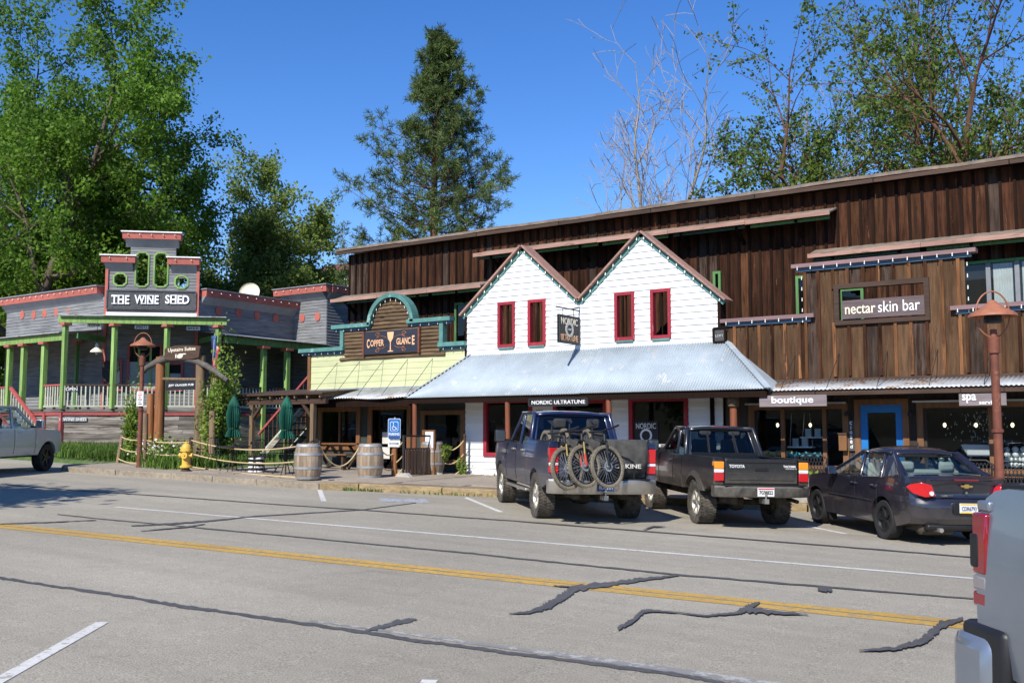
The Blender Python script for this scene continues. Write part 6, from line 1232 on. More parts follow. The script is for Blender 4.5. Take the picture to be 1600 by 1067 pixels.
    for s in (1, -1):
        q = [fn(bf + .015, s * (W - .02), z) for z in ar(sill + .05, rail, 6)]; MB().tube(q, .014, 4).build('bed_gap', 'trim_black', r)
        for x in P['handles']: q = fn(x, s * W, belt - .1); rbox(r, 'door_handle', P.get('hm', m), x - .1, x + .1, q.y - .012, q.y + .03, belt - .13, belt - .09, .01)
        q = Vector((wx - .22, s * (W + .17), belt + .13)); o = rbox(r, 'mirror', P.get('mm', 'trim_black'), q.x - .06, q.x + .09, q.y - .11, q.y + .11, q.z - .12, q.z + .13, .035); rbox(o, 'mirror_glass', 'chrome', q.x - .067, q.x - .06, q.y - .09, q.y + .09, q.z - .1, q.z + .11, .003); MB().beam((q.x, s * W * .9, q.z - .08), (q.x, q.y, q.z - .08), .06, .05).build('mirror_arm', 'trim_black', o)
        if g('board'): rbox(r, 'running_board', 'chrome_dusty', bf + .1, wb - ra - .1, s * (W - .12) - .07, s * (W - .12) + .09, sill - .13, sill - .08, .015)
    return r
def setcar(r, px, py, hd, W, side=1):
    """put the outer bottom of the rear wheel (side: 1 left, -1 right) at a spot on the ground"""
    p = gr(px, py); h = Vector((hd[0], hd[1], 0)).normalized(); rt = Vector((h.y, -h.x, 0)) * side; place(r, p.x + rt.x * W, p.y + rt.y * W, hd); return r
L3 = [(0, .3, 'lamp_red'), (.3, .42, 'lamp_clear'), (.42, 1, 'lamp_red')]
PA = dict(wb=3.42, ro=1.12, fo=.95, W=.99, R=.415, sill=.56, rail=1.42, belt=1.32, hood=1.3, roof=1.95, bf=.78, wx=2.75, rf=2.05, rake=.28, m='navy_paint', lamp=(.88, 1.32), lamps=L3, bump=(.53, .78), bm='chrome_dusty', rim='rim_alloy', bp=[1.75], seams=(1.72, 2.72), handles=(1.1, 2.0), board=True, crew=True, rglass='tint_glass', tw=.29, mm='trim_black', hm='chrome_dusty', tg0=.8)
tA = pickup('pickup_truck', 'dusty navy crew cab pickup carrying three bikes over its tailgate', PA); setcar(tA, 833, 808.5, (-.715, .70), .985)
PB = dict(wb=2.95, ro=1.05, fo=.85, W=.86, R=.39, sill=.6, rail=1.2, belt=1.2, hood=1.22, roof=1.72, bf=.72, wx=2.25, rf=1.65, rake=.3, m='black_paint', lamp=(.82, 1.16), lamps=[(0, .42, 'lamp_red'), (.42, .62, 'lamp_clear'), (.62, 1, 'lamp_amber')], bump=(.56, .75), bm='bumper_grey', rim='rim_alloy', bp=[1.28], seams=(1.27, 2.2), handles=(1.4,), flare=True, slider=True, tw=.28, spokes=6, tg0=.77, dip=0, rglass='dark_glass')
tB = pickup('pickup_truck', 'muddy black extended cab pickup with flared wheel arches and white tailgate letters', PB); setcar(tB, 1083, 817, (-.675, .738), .86)
tg = PB['tailgate']; W = .86
text('TOYOTA', 'lettering', 'white', tg, (-1.09, .45, 1.08), (0, -1, 0), .28, .055, (-1, 0, 0), .02, .006); text('TACOMA', 'lettering', 'white', tg, (-1.09, -.5, 1.085), (0, -1, 0), .23, .04, (-1, 0, 0), .02, .006); text('PRERUNNER V6', 'lettering', 'offwhite', tg, (-1.09, -.53, 1.045), (0, -1, 0), .2, .02, (-1, 0, 0), 0, .006)
plate_(tB, -1.26, .655, .3, .15, '7G98822', 'plate_white', 'sign_black', strip=((.045, .065, 'sign_red'),)); plate_(tA, -1.33, .66, .3, .15, 'BLK 8U1', 'plate_blue', 'white')
rbox(PA['tailgate'], 'badge', 'chrome', -1.16, -1.148, -.72, -.55, .93, .95, .004)
PD_ = dict(wb=3.55, ro=1.1, fo=.95, W=1.0, R=.405, sill=.5, rail=1.4, belt=1.26, hood=1.22, roof=1.87, bf=.8, wx=2.95, rf=2.1, rake=.25, m='pale_paint', lamp=(.9, 1.3), lamps=L3, bump=(.5, .75), bm='pale_paint', rim='rim_black', tyre='tyre_dark', knob=False, bp=[1.8], seams=(1.78, 2.85), handles=(1.1, 2.05), crew=True, spokes=5, rr=.66, mm='pale_paint', hm='pale_paint')
tD = pickup('pickup_truck', 'pale blue-grey crew cab pickup parked at the far left by the garden', PD_)
q = gr(72, 736); hd = Vector((-.5, .866, 0)).normalized(); rt_ = Vector((hd.y, -hd.x, 0)); place(tD, q.x - hd.x * 3.55 - rt_.x * .97, q.y - hd.y * 3.55 - rt_.y * .97, hd)
PE = dict(wb=3.57, ro=1.2, fo=1.0, W=1.03, R=.44, sill=.66, rail=1.54, belt=1.46, hood=1.45, roof=2.05, bf=.8, wx=2.9, rf=2.2, rake=.25, wrap=.07, out=.012, drop=.06, m='silver_paint', lamp=(1.03, 1.43), lamps=[(0, .17, 'lamp_dark_red'), (.17, .34, 'lamp_smoke'), (.34, 1, 'lamp_dark_red')], bump=(.6, .93), bm='silver_paint', rim='rim_alloy', bp=[1.8], seams=(1.78, 2.85), handles=(1.1, 2.05), crew=True)
tE = pickup('pickup_truck', 'silver pickup cropped by the right edge of the picture', PE)
for s in (1, -1):
    y0, y1 = sorted((s * .86, s * 1.075)); rbox(tE, 'bumper_end', 'silver_paint', -1.36, -1.04, y0, y1, .58, .93, .07); y0, y1 = sorted((s * .8, s * 1.05)); rbox(tE, 'bumper_gap', 'trim_black', -1.3, -.98, y0, y1, .56, .965, .03)
    y0, y1 = sorted((s * 1.0, s * 1.035)); rbox(tE, 'sensor_cover', 'trim_black', -1.25, -1.18, y0, y1, 1.19, 1.34, .015); MB().tube([(x, s * 1.012, .98 - .3 * max(0, -.95 - x) * 0) for x in ar(-1.15, -.4, 6)], .006, 4).build('panel_seam', 'trim_black', tE)
he = Vector((.64, -.768, 0)).normalized(); re_ = Vector((he.y, -he.x, 0)); q = Vector((-.835, 4.72, 0)); c = q + he * 1.2 - re_ * 1.03; place(tE, c.x, c.y, he)
# ------------------------------------------------------------------ sedan
def sedan():
    r = root('sedan_car', (0, 0, 0), 'dark plum-black dusty sedan parked nearest the right street lamp', 'car', world=False); wb, ro, fo, W, R = 2.5, .98, .9, .86, .315; sill = .25; xe = wb + fo; ra = R * 1.2; belt = .93
    def fn(x, y, z):
        a = abs(y) / W; wid = 1 - .06 * max(0, (z - .6) / .5) ** 2 - .07 * max(0, (.5 - z) / .3) ** 2; fr = max(0, (x - (xe - .7)) / .7); rr = max(0, (-ro + .55 - x) / .55)
        return Vector((x - .3 * fr * a ** 3 + .2 * rr * a ** 4, y * wid * (1 - .1 * fr ** 2 - .06 * rr ** 2), z + (.03 * (1 - a * a) if z > .85 else 0)))
    out = [(-ro + .06, sill + .08)] + arch(0, R, ra, sill) + arch(wb, R, ra, sill) + [(xe - .1, sill), (xe, .42), (xe, .62), (xe - .12, .74), (xe - .4, .86), (1.95, .98), (1.8, belt), (-.05, belt + .07), (-.35, belt + .12), (-ro + .1, belt + .115), (-ro + .02, belt + .08), (-ro + .04, .78), (-ro + .02, .72), (-ro - .03, .62), (-ro - .02, .42)]
    shell('body', out, -W, W, (ar(-ro, xe, 26), [W * q for q in (-.9, -.7, -.4, 0, .4, .7, .9)], ar(sill, 1.05, 8)), fn, 'sedan_paint', r)
    cabin(r, 'sedan_paint', belt + .04, 1.39, (-.52, 2.05), None, (.18, 1.15), W * .9, W * .66, 'car_glass', 'car_glass', [.22, .92], .075, .04, .1, .085)
    for s in (1, -1):       # rear quarter between window and boot
        MB().hexa([(-.6, s * .69, belt + .09), (.12, s * .775, belt + .03), (.12, s * .7, belt + .03), (-.46, s * .64, belt + .09)], [(.1, s * .565, 1.36), (.3, s * .59, 1.36), (.3, s * .52, 1.36), (.14, s * .5, 1.36)]).build('quarter_panel', 'sedan_paint', r, bev=.02)
    seats(r, [1.15], W * .8, belt + .06, 'seat'); rbox(r, 'rear_bench', 'seat', .15, .35, -.6, .6, .7, 1.12, .05)
    for y in (-.35, .35): rbox(r, 'headrest', 'seat', .1, .2, y - .13, y + .13, 1.09, 1.25, .05)
    rbox(r, 'parcel_shelf', 'shelf_grey', -.42, .12, -.6, .6, belt + .125, belt + .14, 0)
    for x in (0, wb):
        for s in (1, -1): wheel(r, x, s * (W - .12), R, .205, 'rim_black', 'tyre_dark', s, False, 5, .68); shell('wheel_well', [(x - ra - .04, sill)] + arch(x, R, ra, sill) + [(x + ra + .04, sill), (x + ra + .04, R + ra + .02), (x - ra - .04, R + ra + .02)], s * (W - .4), s * (W - .1), ([], [], []), None, 'trim_black', r)
    for s in (1, -1):       # wrap-round tail lamps
        P = [(-ro + .012, s * .56, .93), (-ro + .005, s * .5, .76), (-ro + .03, s * .66, .745), (-ro + .16, s * .79, .8), (-ro + .3, s * .825, .885), (-ro + .2, s * .8, .93), (-ro + .06, s * .7, .965)]
        b = MB(); b.v = [(x - .03, y + s * .012, z) for x, y, z in P] + [(x + .1, y - s * .06, z) for x, y, z in P]; n = len(P); b.f = [tuple(range(n)), tuple(range(2 * n - 1, n - 1, -1))] + [(i, (i + 1) % n, n + (i + 1) % n, n + i) for i in range(n)]; tl = b.build('tail_lamp', 'lamp_red', r, bev=.012)
        MB().lathe([(.004, -.01), (.035, -.01), (.035, .01), (.004, .01)], 14, (-ro - .026, s * .58, .805), 'x').build('reverse_lamp', 'lamp_clear', tl)
        for x in (.28, 1.0): q = fn(x, s * W, .86); rbox(r, 'door_handle', 'sedan_paint', x - .1, x + .1, q.y - .015, q.y + .03, .82, .86, .012)
        for x in (.18, .95, 1.75): MB().tube([(q.x, q.y + s * .001, q.z) for q in [fn(x, s * W, z) for z in ar(sill + .05, belt, 8)]], .005, 4).build('door_seam', 'trim_black', r)
        MB().tube([fn(x, s * (W + .005), .6) for x in ar(.35, 1.95, 8)], .016, 6).build('side_moulding', 'trim_black', r)
        o = rbox(r, 'mirror', 'sedan_paint', 1.58, 1.72, s * (W + .1) - .09, s * (W + .1) + .09, belt + .02, belt + .17, .04); rbox(o, 'mirror_glass', 'chrome', 1.573, 1.58, s * (W + .1) - .075, s * (W + .1) + .075, belt + .035, belt + .155, .003)
        MB().hexa([(wb - ra - .1, s * .8, .12), (wb - ra - .08, s * .8, .12), (wb - ra - .08, s * .66, .12), (wb - ra - .1, s * .66, .12)], [(wb - ra - .06, s * .82, .38), (wb - ra - .04, s * .82, .38), (wb - ra - .04, s * .66, .38), (wb - ra - .06, s * .66, .38)]).build('mud_flap', 'trim_black', r)
    MB().tube([(q.x - .012, q.y, q.z) for q in [fn(-ro + .03, y, .735) for y in ar(-.8, .8, 14)]], .008, 4).build('boot_seam', 'trim_black', r); MB().tube([(-ro - .0, y, .99) for y in ar(-.55, .55, 6)], .012, 5).build('boot_crease', 'sedan_paint', r)
    rbox(r, 'plate_recess', 'trim_black', -ro - .055, -ro + .02, -.24, .24, .5, .68, .01); plate_(r, -ro - .058, .59, .3, .15, 'CDR6793', 'plate_white', 'plate_blue', strip=((-.075, -.055, 'plate_yellow'), (.05, .072, 'plate_yellow')))
    rbox(r, 'high_stop_lamp', 'lamp_dark_red', -ro - .02, -ro + .03, -.2, .2, 1.0, 1.025, .005)
    b = MB(); P = [(-.09, -.01), (-.1, .015), (-.035, .015), (-.03, .03), (.035, .03), (.035, .015), (.1, .01), (.09, -.015), (.03, -.015), (.03, -.03), (-.035, -.03), (-.035, -.015)]; b.slab([(-ro - .005, -y, .92 + z) for y, z in P], (-.015, 0, 0)); b.build('emblem', 'gold', r)
    MB().lathe([(.004, -.01), (.02, -.01), (.02, .01), (.004, .01)], 10, (-ro + .0, 0, .82), 'x').build('lock', 'chrome', r); text('COBALT LT', 'lettering', 'chrome', r, (-ro - .0, .32, .77), (0, -1, 0), .2, .028, (-1, 0, 0), .01, .02)
    rbox(r, 'lower_valance', 'trim_black', -ro + .06, -ro + .2, -.6, .6, .24, .33, .03); MB().tube([(-ro + .25, .4, .24), (-ro - .02, .42, .25)], .035, 10).build('exhaust', 'chrome_dusty', r); MB().lathe([(.05, -.3), (.12, -.25), (.12, .25), (.05, .3)], 12, (-ro + .3, .35, .27), 'y').build('silencer', 'underbody', r)
    rbox(r, 'underbody', 'underbody', -ro + .3, xe - .3, -.6, .6, .2, .34, 0); MB().lathe([(.03, 0), (.02, .04), (.004, .12)], 8, (.4, 0, 1.445)).build('aerial', 'trim_black', r)
    return r
sd = sedan(); setcar(sd, 1380, 842, (-.665, .747), .84)
# ------------------------------------------------------------------ tailgate pad and bikes
pad = root('tailgate_pad', (0, 0, 0), 'black padded cover hung over the navy pickup tailgate', 'pad', world=False); pad.matrix_world = tA.matrix_world
W = .99; xr = -1.15
b = MB(); n = 16
for j in range(n + 1):
    y = -.8 + 1.5 * j / n; bl = 1.44 - .62 + .03 * math.sin(j * 1.3) + (.14 if j in (0, n) else 0)
    b.v += [(xr + .22, y, 1.18), (xr + .2, y, 1.44), (xr + .1, y, 1.485), (xr - .04, y, 1.455), (xr - .075, y, 1.3), (xr - .08 - .012 * math.sin(j * 2), y, 1.1), (xr - .06, y, bl)]
b.f = [(7 * j + i, 7 * j + 7 + i, 7 * j + 8 + i, 7 * j + 1 + i) for j in range(n) for i in range(6)]; o = b.build('cover', 'pad', pad, smooth=60); o.modifiers.new('t', 'SOLIDIFY').thickness = .03
text('DAKINE', 'lettering', 'offwhite', pad, (xr - .1, -.43, 1.02), (0, -1, 0), .48, .075, (-1, 0, 0), .015, .02)
for s in (-.55, .45): MB().beam((xr - .07, s, .8), (xr - .07, s, 1.0), .03, .01, (1, 0, 0)).build('strap', 'trim_black', pad)
def bike(label, y0, x0, z0, steer, yaw, fork, frame, acc):
    r = root('mountain_bike', (0, 0, 0), label, 'bicycle', 'mountain bikes on the navy pickup', world=False); Rw = .365
    # bike frame: x runs from the rear wheel (in the bed) back to the front wheel over the tailgate
    M0 = tA.matrix_world @ Matrix.Translation((x0, y0, z0)) @ Matrix.Rotation(math.pi + yaw, 4, 'Z') @ Matrix.Rotation(math.radians(13), 4, 'Y')
    r.matrix_world = M0; hub = Vector((0, 0, 0)); rear = Vector((-1.17, 0, 0)); bb = Vector((-.74, 0, -.02)); head = Vector((-.2, 0, .52)); headb = Vector((-.155, 0, .42)); seat = Vector((-.92, 0, .42))
    def whl(c, Mx, nm):
        b = MB(); b.lathe([(Rw - .055, -.012), (Rw - .045, -.026), (Rw - .01, -.028), (Rw, -.014), (Rw, .014), (Rw - .01, .028), (Rw - .045, .026), (Rw - .055, .012)], 44, (0, 0, 0), 'y', True)
        for i in range(56):
            for k, yy in enumerate((-.018, .018)):
                t = 2 * math.pi * (i + .5 * k) / 56; c_, s_ = math.cos(t), math.sin(t); vs = []
                for rad in (Rw - .006, Rw + .008):
                    for dy, dt in ((-.009, -.011), (.009, -.011), (.009, .011), (-.009, .011)): vs.append((c_ * rad - s_ * dt, yy + dy, s_ * rad + c_ * dt))
                b.hexa(vs[:4], vs[4:])
        o = b.build(nm, 'bike_tyre', r, smooth=50); o.matrix_basis = Matrix.Translation(c) @ Mx
        MB().lathe([(Rw - .075, -.014), (Rw - .05, -.014), (Rw - .05, .014), (Rw - .075, .014)], 40, (0, 0, 0), 'y', True).build('rim', 'trim_black', o, smooth=40)
        b = MB()
        for i in range(28): t = 2 * math.pi * i / 28; q = t + (.35 if i % 2 else -.35); b.tube([(.025 * math.cos(q), .03 * (1 if i % 4 < 2 else -1), .025 * math.sin(q)), ((Rw - .06) * math.cos(t), 0, (Rw - .06) * math.sin(t))], .0025, 3, False)
        b.tube([(0, -.055, 0), (0, .055, 0)], .022, 10); b.lathe([(.06, .036), (.09, .036), (.09, .039), (.06, .039)], 24, (0, 0, 0), 'y', True); b.build('hub_and_spokes', 'hoop', o)
    SA = (head - headb).normalized(); Mst = Matrix.Translation(headb) @ Matrix.Rotation(steer, 4, SA) @ Matrix.Translation(-headb)
    whl(Mst @ hub, Matrix.Rotation(steer, 4, SA).to_4x4(), 'front_wheel'); whl(rear, Matrix.Identity(4), 'rear_wheel')
    T_ = lambda pts, rr, nm, m, n=8: MB().tube(pts, rr, n).build(nm, m, r, smooth=True)
    fb_ = MB(); crown = Vector((-.15, 0, .4))
    for s in (-.06, .06): T_([Mst @ Vector((0, s, 0)), Mst @ Vector((-.055, s, .2))], [.022, .024], 'fork_lower', 'bike_red' if acc == 'x' else 'trim_black'); T_([Mst @ Vector((-.05, s, .18)), Mst @ Vector((-.13, s * .95, .4))], .017, 'fork_stanchion', fork)
    T_([Mst @ Vector((-.05, -.06, .18)), Mst @ Vector((-.075, -.03, .25)), Mst @ Vector((-.075, .03, .25)), Mst @ Vector((-.05, .06, .18))], .014, 'fork_arch', 'trim_black'); T_([Mst @ Vector((-.13, -.065, .4)), Mst @ Vector((-.13, .065, .4))], .028, 'fork_crown', 'trim_black')
    T_([headb, head], .028, 'head_tube', frame); T_([headb + Vector((-.01, 0, .02)), Vector((-.45, 0, .16)), bb], [.032, .034, .03], 'down_tube', frame); T_([head - SA * .02, seat + Vector((.06, 0, -.06))], [.024, .02], 'top_tube', frame); T_([bb, seat, seat + Vector((-.03, 0, .12))], [.02, .018, .015], 'seat_tube', frame)
    for s in (-.06, .06): T_([bb + Vector((0, s * .6, 0)), rear + Vector((0, s, 0))], .012, 'chain_stay', frame); T_([seat + Vector((.04, s * .4, -.12)), rear + Vector((0, s, 0))], .011, 'seat_stay', frame)
    ht = Mst @ (head + SA * .06); st = Mst @ (head + SA * .06 + Vector((.05, 0, .01))); yd = (Matrix.Rotation(steer, 3, SA) @ Vector((0, 1, 0))); bk_ = Matrix.Rotation(steer, 3, SA) @ Vector((-.06, 0, .03))
    T_([Mst @ head, ht], .022, 'stem', 'trim_black'); T_([ht, st], .02, 'stem', 'trim_black'); T_([st + yd * -.38 + bk_, st + yd * -.12 + Vector((0, 0, .02)), st, st + yd * .12 + Vector((0, 0, .02)), st + yd * .38 + bk_], .016, 'handlebar', 'trim_black')
    for s in (-1, 1): T_([st + yd * (.38 * s) + bk_, st + yd * (.26 * s) + bk_ * .6], .019, 'grip', 'trim_black'); T_([st + yd * (.22 * s) + bk_ * .4, st + yd * (.3 * s) + bk_ * .6 + Vector((.06, 0, -.03))], .006, 'brake_lever', 'trim_black', 5)
    MB().lathe([(.05, -.004), (.085, -.004), (.085, .004), (.05, .004)], 28, bb + Vector((0, -.05, 0)), 'y', True).build('chainring', 'trim_black', r); T_([bb + Vector((0, -.07, 0)), bb + Vector((.1, -.075, -.13))], .011, 'crank', 'trim_black'); T_([bb + Vector((0, .07, 0)), bb + Vector((-.1, .075, .13))], .011, 'crank', 'trim_black'); rbox(r, 'pedal', 'trim_black', bb.x + .06, bb.x + .16, -.17, -.08, bb.z - .15, bb.z - .12, .005)
    sd_ = seat + Vector((-.04, 0, .14)); b = MB(); b.v = [(sd_.x + x, y, sd_.z + z) for x, y, z in ((.14, 0, .0), (.1, .025, .02), (-.02, .045, .02), (-.13, .07, .03), (-.13, -.07, .03), (-.02, -.045, .02), (.1, -.025, .02), (.1, 0, -.03), (-.12, 0, -.02))]; b.f = [(0, 1, 2, 5, 6), (2, 3, 4, 5), (0, 7, 1), (0, 6, 7), (1, 7, 2), (2, 7, 8, 3), (3, 8, 4), (4, 8, 5), (5, 8, 7), (5, 7, 6)]; b.build('saddle', 'trim_black', r, bev=.01)
    return r
bike('left mountain bike with gold fork tubes, front wheel hanging by the left tail lamp', .78, -1.5, .98, -1.1, .06, 'gold', 'trim_black', 'a'); bike('middle mountain bike with gold fork tubes and red lower legs', .47, -1.5, 1.02, -1.12, .04, 'gold', 'trim_black', 'x'); bike('right mountain bike with black fork, its front wheel covering the pad lettering', .08, -1.56, 1.02, -1.15, .02, 'trim_black', 'trim_black', 'b')
# ================================================================== trees
def branchy(rng, base, h, spread, lv, nch, r0, up=.25, wob=.12, lean=(0, 0), stems=1, first=.3, ratio=.62, ang=(35, 60), minr=.006):
    """polylines (points, radii) of a whole tree and the tips of its last level"""
    polys, tips = [], []
    def go(p, d, L, r, l):
        n = 5 if l < 2 else 3; P = [np.array(p)]; rad = [r]; d = d / np.linalg.norm(d)
        for i in range(n):
            d = d + rng.normal(0, wob, 3) + np.array([0, 0, up * (.5 if l else .15) * (1 if l < lv else -.3)]); d /= np.linalg.norm(d); P.append(P[-1] + d * L / n); rad.append(max(minr, r * (1 - .72 * (i + 1) / n)))
        polys.append((P, rad, l))
        if l >= lv: tips.append(P); return
        k = nch[l]
        for i in range(k):
            t = first + (1 - first) * (i + rng.uniform(.2, .9)) / k if l == 0 else .2 + .8 * (i + rng.uniform(.1, .9)) / k
            t = min(t, .99); j = int(t * n); f = t * n - j; q = P[j] * (1 - f) + P[min(j + 1, n)] * f; dd = P[min(j + 1, n)] - P[j]; dd = dd / np.linalg.norm(dd)
            a = math.radians(rng.uniform(*ang)); az = i * 2.4 + rng.uniform(-.5, .5); s = np.cross(dd, [.3, .2, 1]); s /= np.linalg.norm(s); s2 = np.cross(dd, s)
            nd = dd * math.cos(a) + (s * math.cos(az) + s2 * math.sin(az)) * math.sin(a)
            nl = L * ratio * rng.uniform(.75, 1.2) * (spread if l == 0 else 1) * (1.15 - .5 * t if l == 0 else 1)
            go(q, nd, nl, max(minr, rad[min(j, n)] * .6), l + 1)
        if l == 0 or rng.random() < .7: go(P[-1], d, L * ratio * .6, rad[-1], l + 1)
    for s in range(stems):
        a = s * 2.1 + .4; go(base, np.array([lean[0] + (.28 * math.cos(a) if stems > 1 else 0), lean[1] + (.28 * math.sin(a) if stems > 1 else 0), 1.0]), h * rng.uniform(.85, 1.05), r0 * (1 if s == 0 else .75), 0)
    return polys, tips
def tree(name, label, base, h, rng, bark, leafm, lsz, per, spread=1, lv=3, nch=(9, 6, 5), r0=.35, jit=.35, group=None, **kw):
    r = root(name, base, label, 'tree', group); polys, tips = branchy(rng, np.array(base), h, spread, lv, nch, r0, **kw); b = MB()
    for P, rad, l in polys: b.tube([Vector(p) for p in P], rad, (9, 6, 4, 3, 3)[l], False)
    b.build('trunk', bark, r, smooth=60, fix=False)
    if leafm:
        C = []
        for P in tips:
            P = np.array(P); n = per; t = rng.random(n) * (len(P) - 1); j = np.minimum(t.astype(int), len(P) - 2); f = (t - j)[:, None]; C.append(P[j] * (1 - f) + P[j + 1] * f + rng.normal(0, jit, (n, 3)))
        C = np.concatenate(C); leaves('crown', leafm, r, C, lsz, rng, .6)
    return r, len(tips)
rg = lambda s: np.random.default_rng(s)
def gbase(px, dist, z=None): p = ZD(px, 673, dist); return (p.x, p.y, gz(p.x, p.y) if z is None else z)
TG = 'broadleaf trees behind the wine shop'
BIG = [('broadleaf_tree', 'tallest broadleaf tree at the left edge, reaching out of the picture', 15, 52, 17.5, 1, 'leaf_a', .6, 1), ('broadleaf_tree', 'very tall leafy tree straight behind the wine shop tower', 125, 56, 16.5, 2, 'leaf_b', .55, 1), ('broadleaf_tree', 'big leafy tree whose crown overhangs right of the wine shop tower', 205, 58, 11.0, 3, 'leaf_a', .6, 1), ('broadleaf_tree', 'looser grey-green tree with bare twigs right of the big leafy trees', 412, 62, 11.6, 4, 'leaf_c', .62, 1), ('broadleaf_tree', 'lower dark bushy tree just behind the right wing of the wine shop', 345, 64, 6.6, 5, 'leaf_c', .9, 2), ('broadleaf_tree', 'low bushy tree behind the left wing of the wine shop', 75, 64, 8.5, 6, 'leaf_b', 1.0, 2), ('broadleaf_tree', 'dark leafy tree beside the far left porch', -15, 64, 8.5, 7, 'leaf_a', 1.0, 2), ('broadleaf_tree', 'bushy tree between the wine shop block and the looser grey-green tree', 458, 63, 6.4, 8, 'leaf_b', .8, 2), ('broadleaf_tree', 'tall leafy tree filling the gap behind the left wing roof', 70, 62, 17, 9, 'leaf_a', .6, 1)]
for nm, lb, px, dist, h, sd_, lf, sp, stm in BIG:
    tree(nm, lb, gbase(px, dist), h, rg(sd_), 'bark', lf, .115, (150 if lf == 'leaf_c' else 105) if h > 9 else 85, sp, 3, (11, 6, 5) if h > 9 else (9, 6, 5), .42 if h > 9 else .25, .27, TG, stems=stm, first=.2, ang=(35, 70), up=.18)
# pine
def pine(label, px, dist, ytop, seed):
    bs = gbase(px, dist); rng = rg(seed); top = ZD(px + 14, ytop, dist).z; H = top - bs[2]; r = root('pine_tree', bs, label, 'tree'); b = MB(); B = np.array(bs)
    tip = ZD(688, ytop, dist); ax = lambda t: B + (np.array(tip) - B) * t + np.array([.15 * math.sin(t * 7), .1 * math.cos(t * 5), 0]); P = [ax(t) for t in ar(0, 1, 10)]; b.tube([Vector(p) for p in P], [.46 * (1 - .9 * t) for t in ar(0, 1, 10)], 10, False); T_ = []
    z = .3
    while z < .995:
        n = 4; u = (z - .28) / .72; L = 6.4 * (1 - u) ** .72 * (1 if u > .16 else .92) * rng.uniform(.75, 1.12) * (1 if u < .7 else .8) + .25
        for i in range(n):
            a = rng.uniform(0, 6.28); p = ax(z + rng.uniform(-.008, .008)); el = -.12 + .75 * u + rng.normal(0, .12); l = L * rng.uniform(.6, 1.1); d = np.array([math.cos(a) * math.cos(el), math.sin(a) * math.cos(el), math.sin(el)]); Q = [p]; k = 6
            for j in range(k): d = d + np.array([0, 0, .07]) + rng.normal(0, .07, 3); d /= np.linalg.norm(d); Q.append(Q[-1] + d * l / k)
            b.tube([Vector(q) for q in Q], [.07 * (1 - u * .7) * (1 - .8 * j / k) for j in range(k + 1)], 4, False)
            for j in range(2, k + 1):
                for s in range(2 if j < k else 4):
                    dd = d * .5 + rng.normal(0, .55, 3) + np.array([0, 0, .3]); dd /= np.linalg.norm(dd); ll = rng.uniform(.4, 1.0) * (.6 + .1 * l); e_ = Q[j] + dd * ll; b.tube([Vector(Q[j]), Vector(e_)], [.012, .006], 3, False); T_ += [(e_, dd), (Q[j] + dd * ll * .6, dd)]
        z += .0155
    b.build('trunk', 'bark_red', r, smooth=60, fix=False)
    n = len(T_); k = 19; C = np.repeat(np.array([t[0] for t in T_]), k, 0); D = np.repeat(np.array([t[1] for t in T_]), k, 0) * .6 + rng.normal(0, .62, (n * k, 3)); D /= np.linalg.norm(D, axis=1)[:, None]; Lg = rng.uniform(.2, .4, n * k)[:, None]; S = np.cross(D, rng.normal(0, 1, (n * k, 3))); S /= np.linalg.norm(S, axis=1)[:, None]; S *= .016
    v = np.empty((n * k, 4, 3), np.float32); v[:, 0] = C - S * .6; v[:, 1] = C + S * .6; v[:, 2] = C + D * Lg + S; v[:, 3] = C + D * Lg - S; N = n * k
    me = bpy.data.meshes.new('crown'); me.vertices.add(N * 4); me.vertices.foreach_set('co', v.ravel()); me.loops.add(N * 4); me.loops.foreach_set('vertex_index', np.arange(N * 4, dtype=np.int32)); me.polygons.add(N); me.polygons.foreach_set('loop_start', np.arange(0, N * 4, 4, dtype=np.int32)); me.update(calc_edges=True); link('crown', me, 'needle', r)
pine('tall dark pine with tufted branches rising behind the barn', 674, 58, 66, 12)
# bare and locust trees behind the right of the barn
for px, dist, yt, sd_, lb in ((1015, 50, 150, 21, 'left dead bare tree behind the barn roof'), (1088, 48, 105, 22, 'taller dead bare tree with pale trunk behind the barn roof'), (1190, 52, 260, 23, 'small dead tree tangled in the middle locust tree'), (1370, 50, 190, 24, 'thin dead tree left of the big locust trees'), (960, 52, 250, 28, 'low dead tree with fine twigs at the left end of the bare trees')):
    bs = gbase(px, dist); hh = ZD(px, yt, dist).z - bs[2]; tree('dead_tree', lb, bs, hh * .8, rg(sd_), 'bark_pale', None, 0, 0, .6, 4, (6, 4, 3, 2), .21, 0, 'dead trees behind the barn', first=.28, ang=(22, 48), up=.3, wob=.13, ratio=.58, minr=.013)
for px, dist, yt, sd_, sp, lb, stm in ((1222, 50, 85, 31, .52, 'middle locust tree with airy crown behind the barn', 1), (1450, 47, -40, 32, .7, 'large locust tree with dark twisted limbs behind the right barn roof', 2), (1545, 46, -30, 33, .75, 'dense locust tree near the right edge of the picture', 2), (1650, 46, -80, 34, .8, 'locust tree at the right edge, partly out of the picture', 2), (1200, 50, 255, 35, .7, 'small leafy tree low behind the barn roof', 1)):
    bs = gbase(px, dist); hh = ZD(px, yt, dist).z - bs[2]; tree('locust_tree', lb, bs, hh * (.98 if sd_ == 31 else .8 if sd_ == 35 else .76), rg(sd_), 'bark_red', 'leaf_locust', .1, 44 if sd_ in (31, 35) else 34, sp, 3, (7, 5, 4), .4, .16, 'locust trees behind the barn', stems=stm, first=.32, ang=(25, 58), up=.2, wob=.2, minr=.014)
tree('street_tree', 'broad street tree across the road whose shadow falls on the asphalt', (-18.9, 3.0, gz(-18.9, 3.0)), 4.9, rg(41), 'bark', 'leaf_b', .16, 40, .95, 3, (9, 6, 5), .25, .35, None, first=.3)
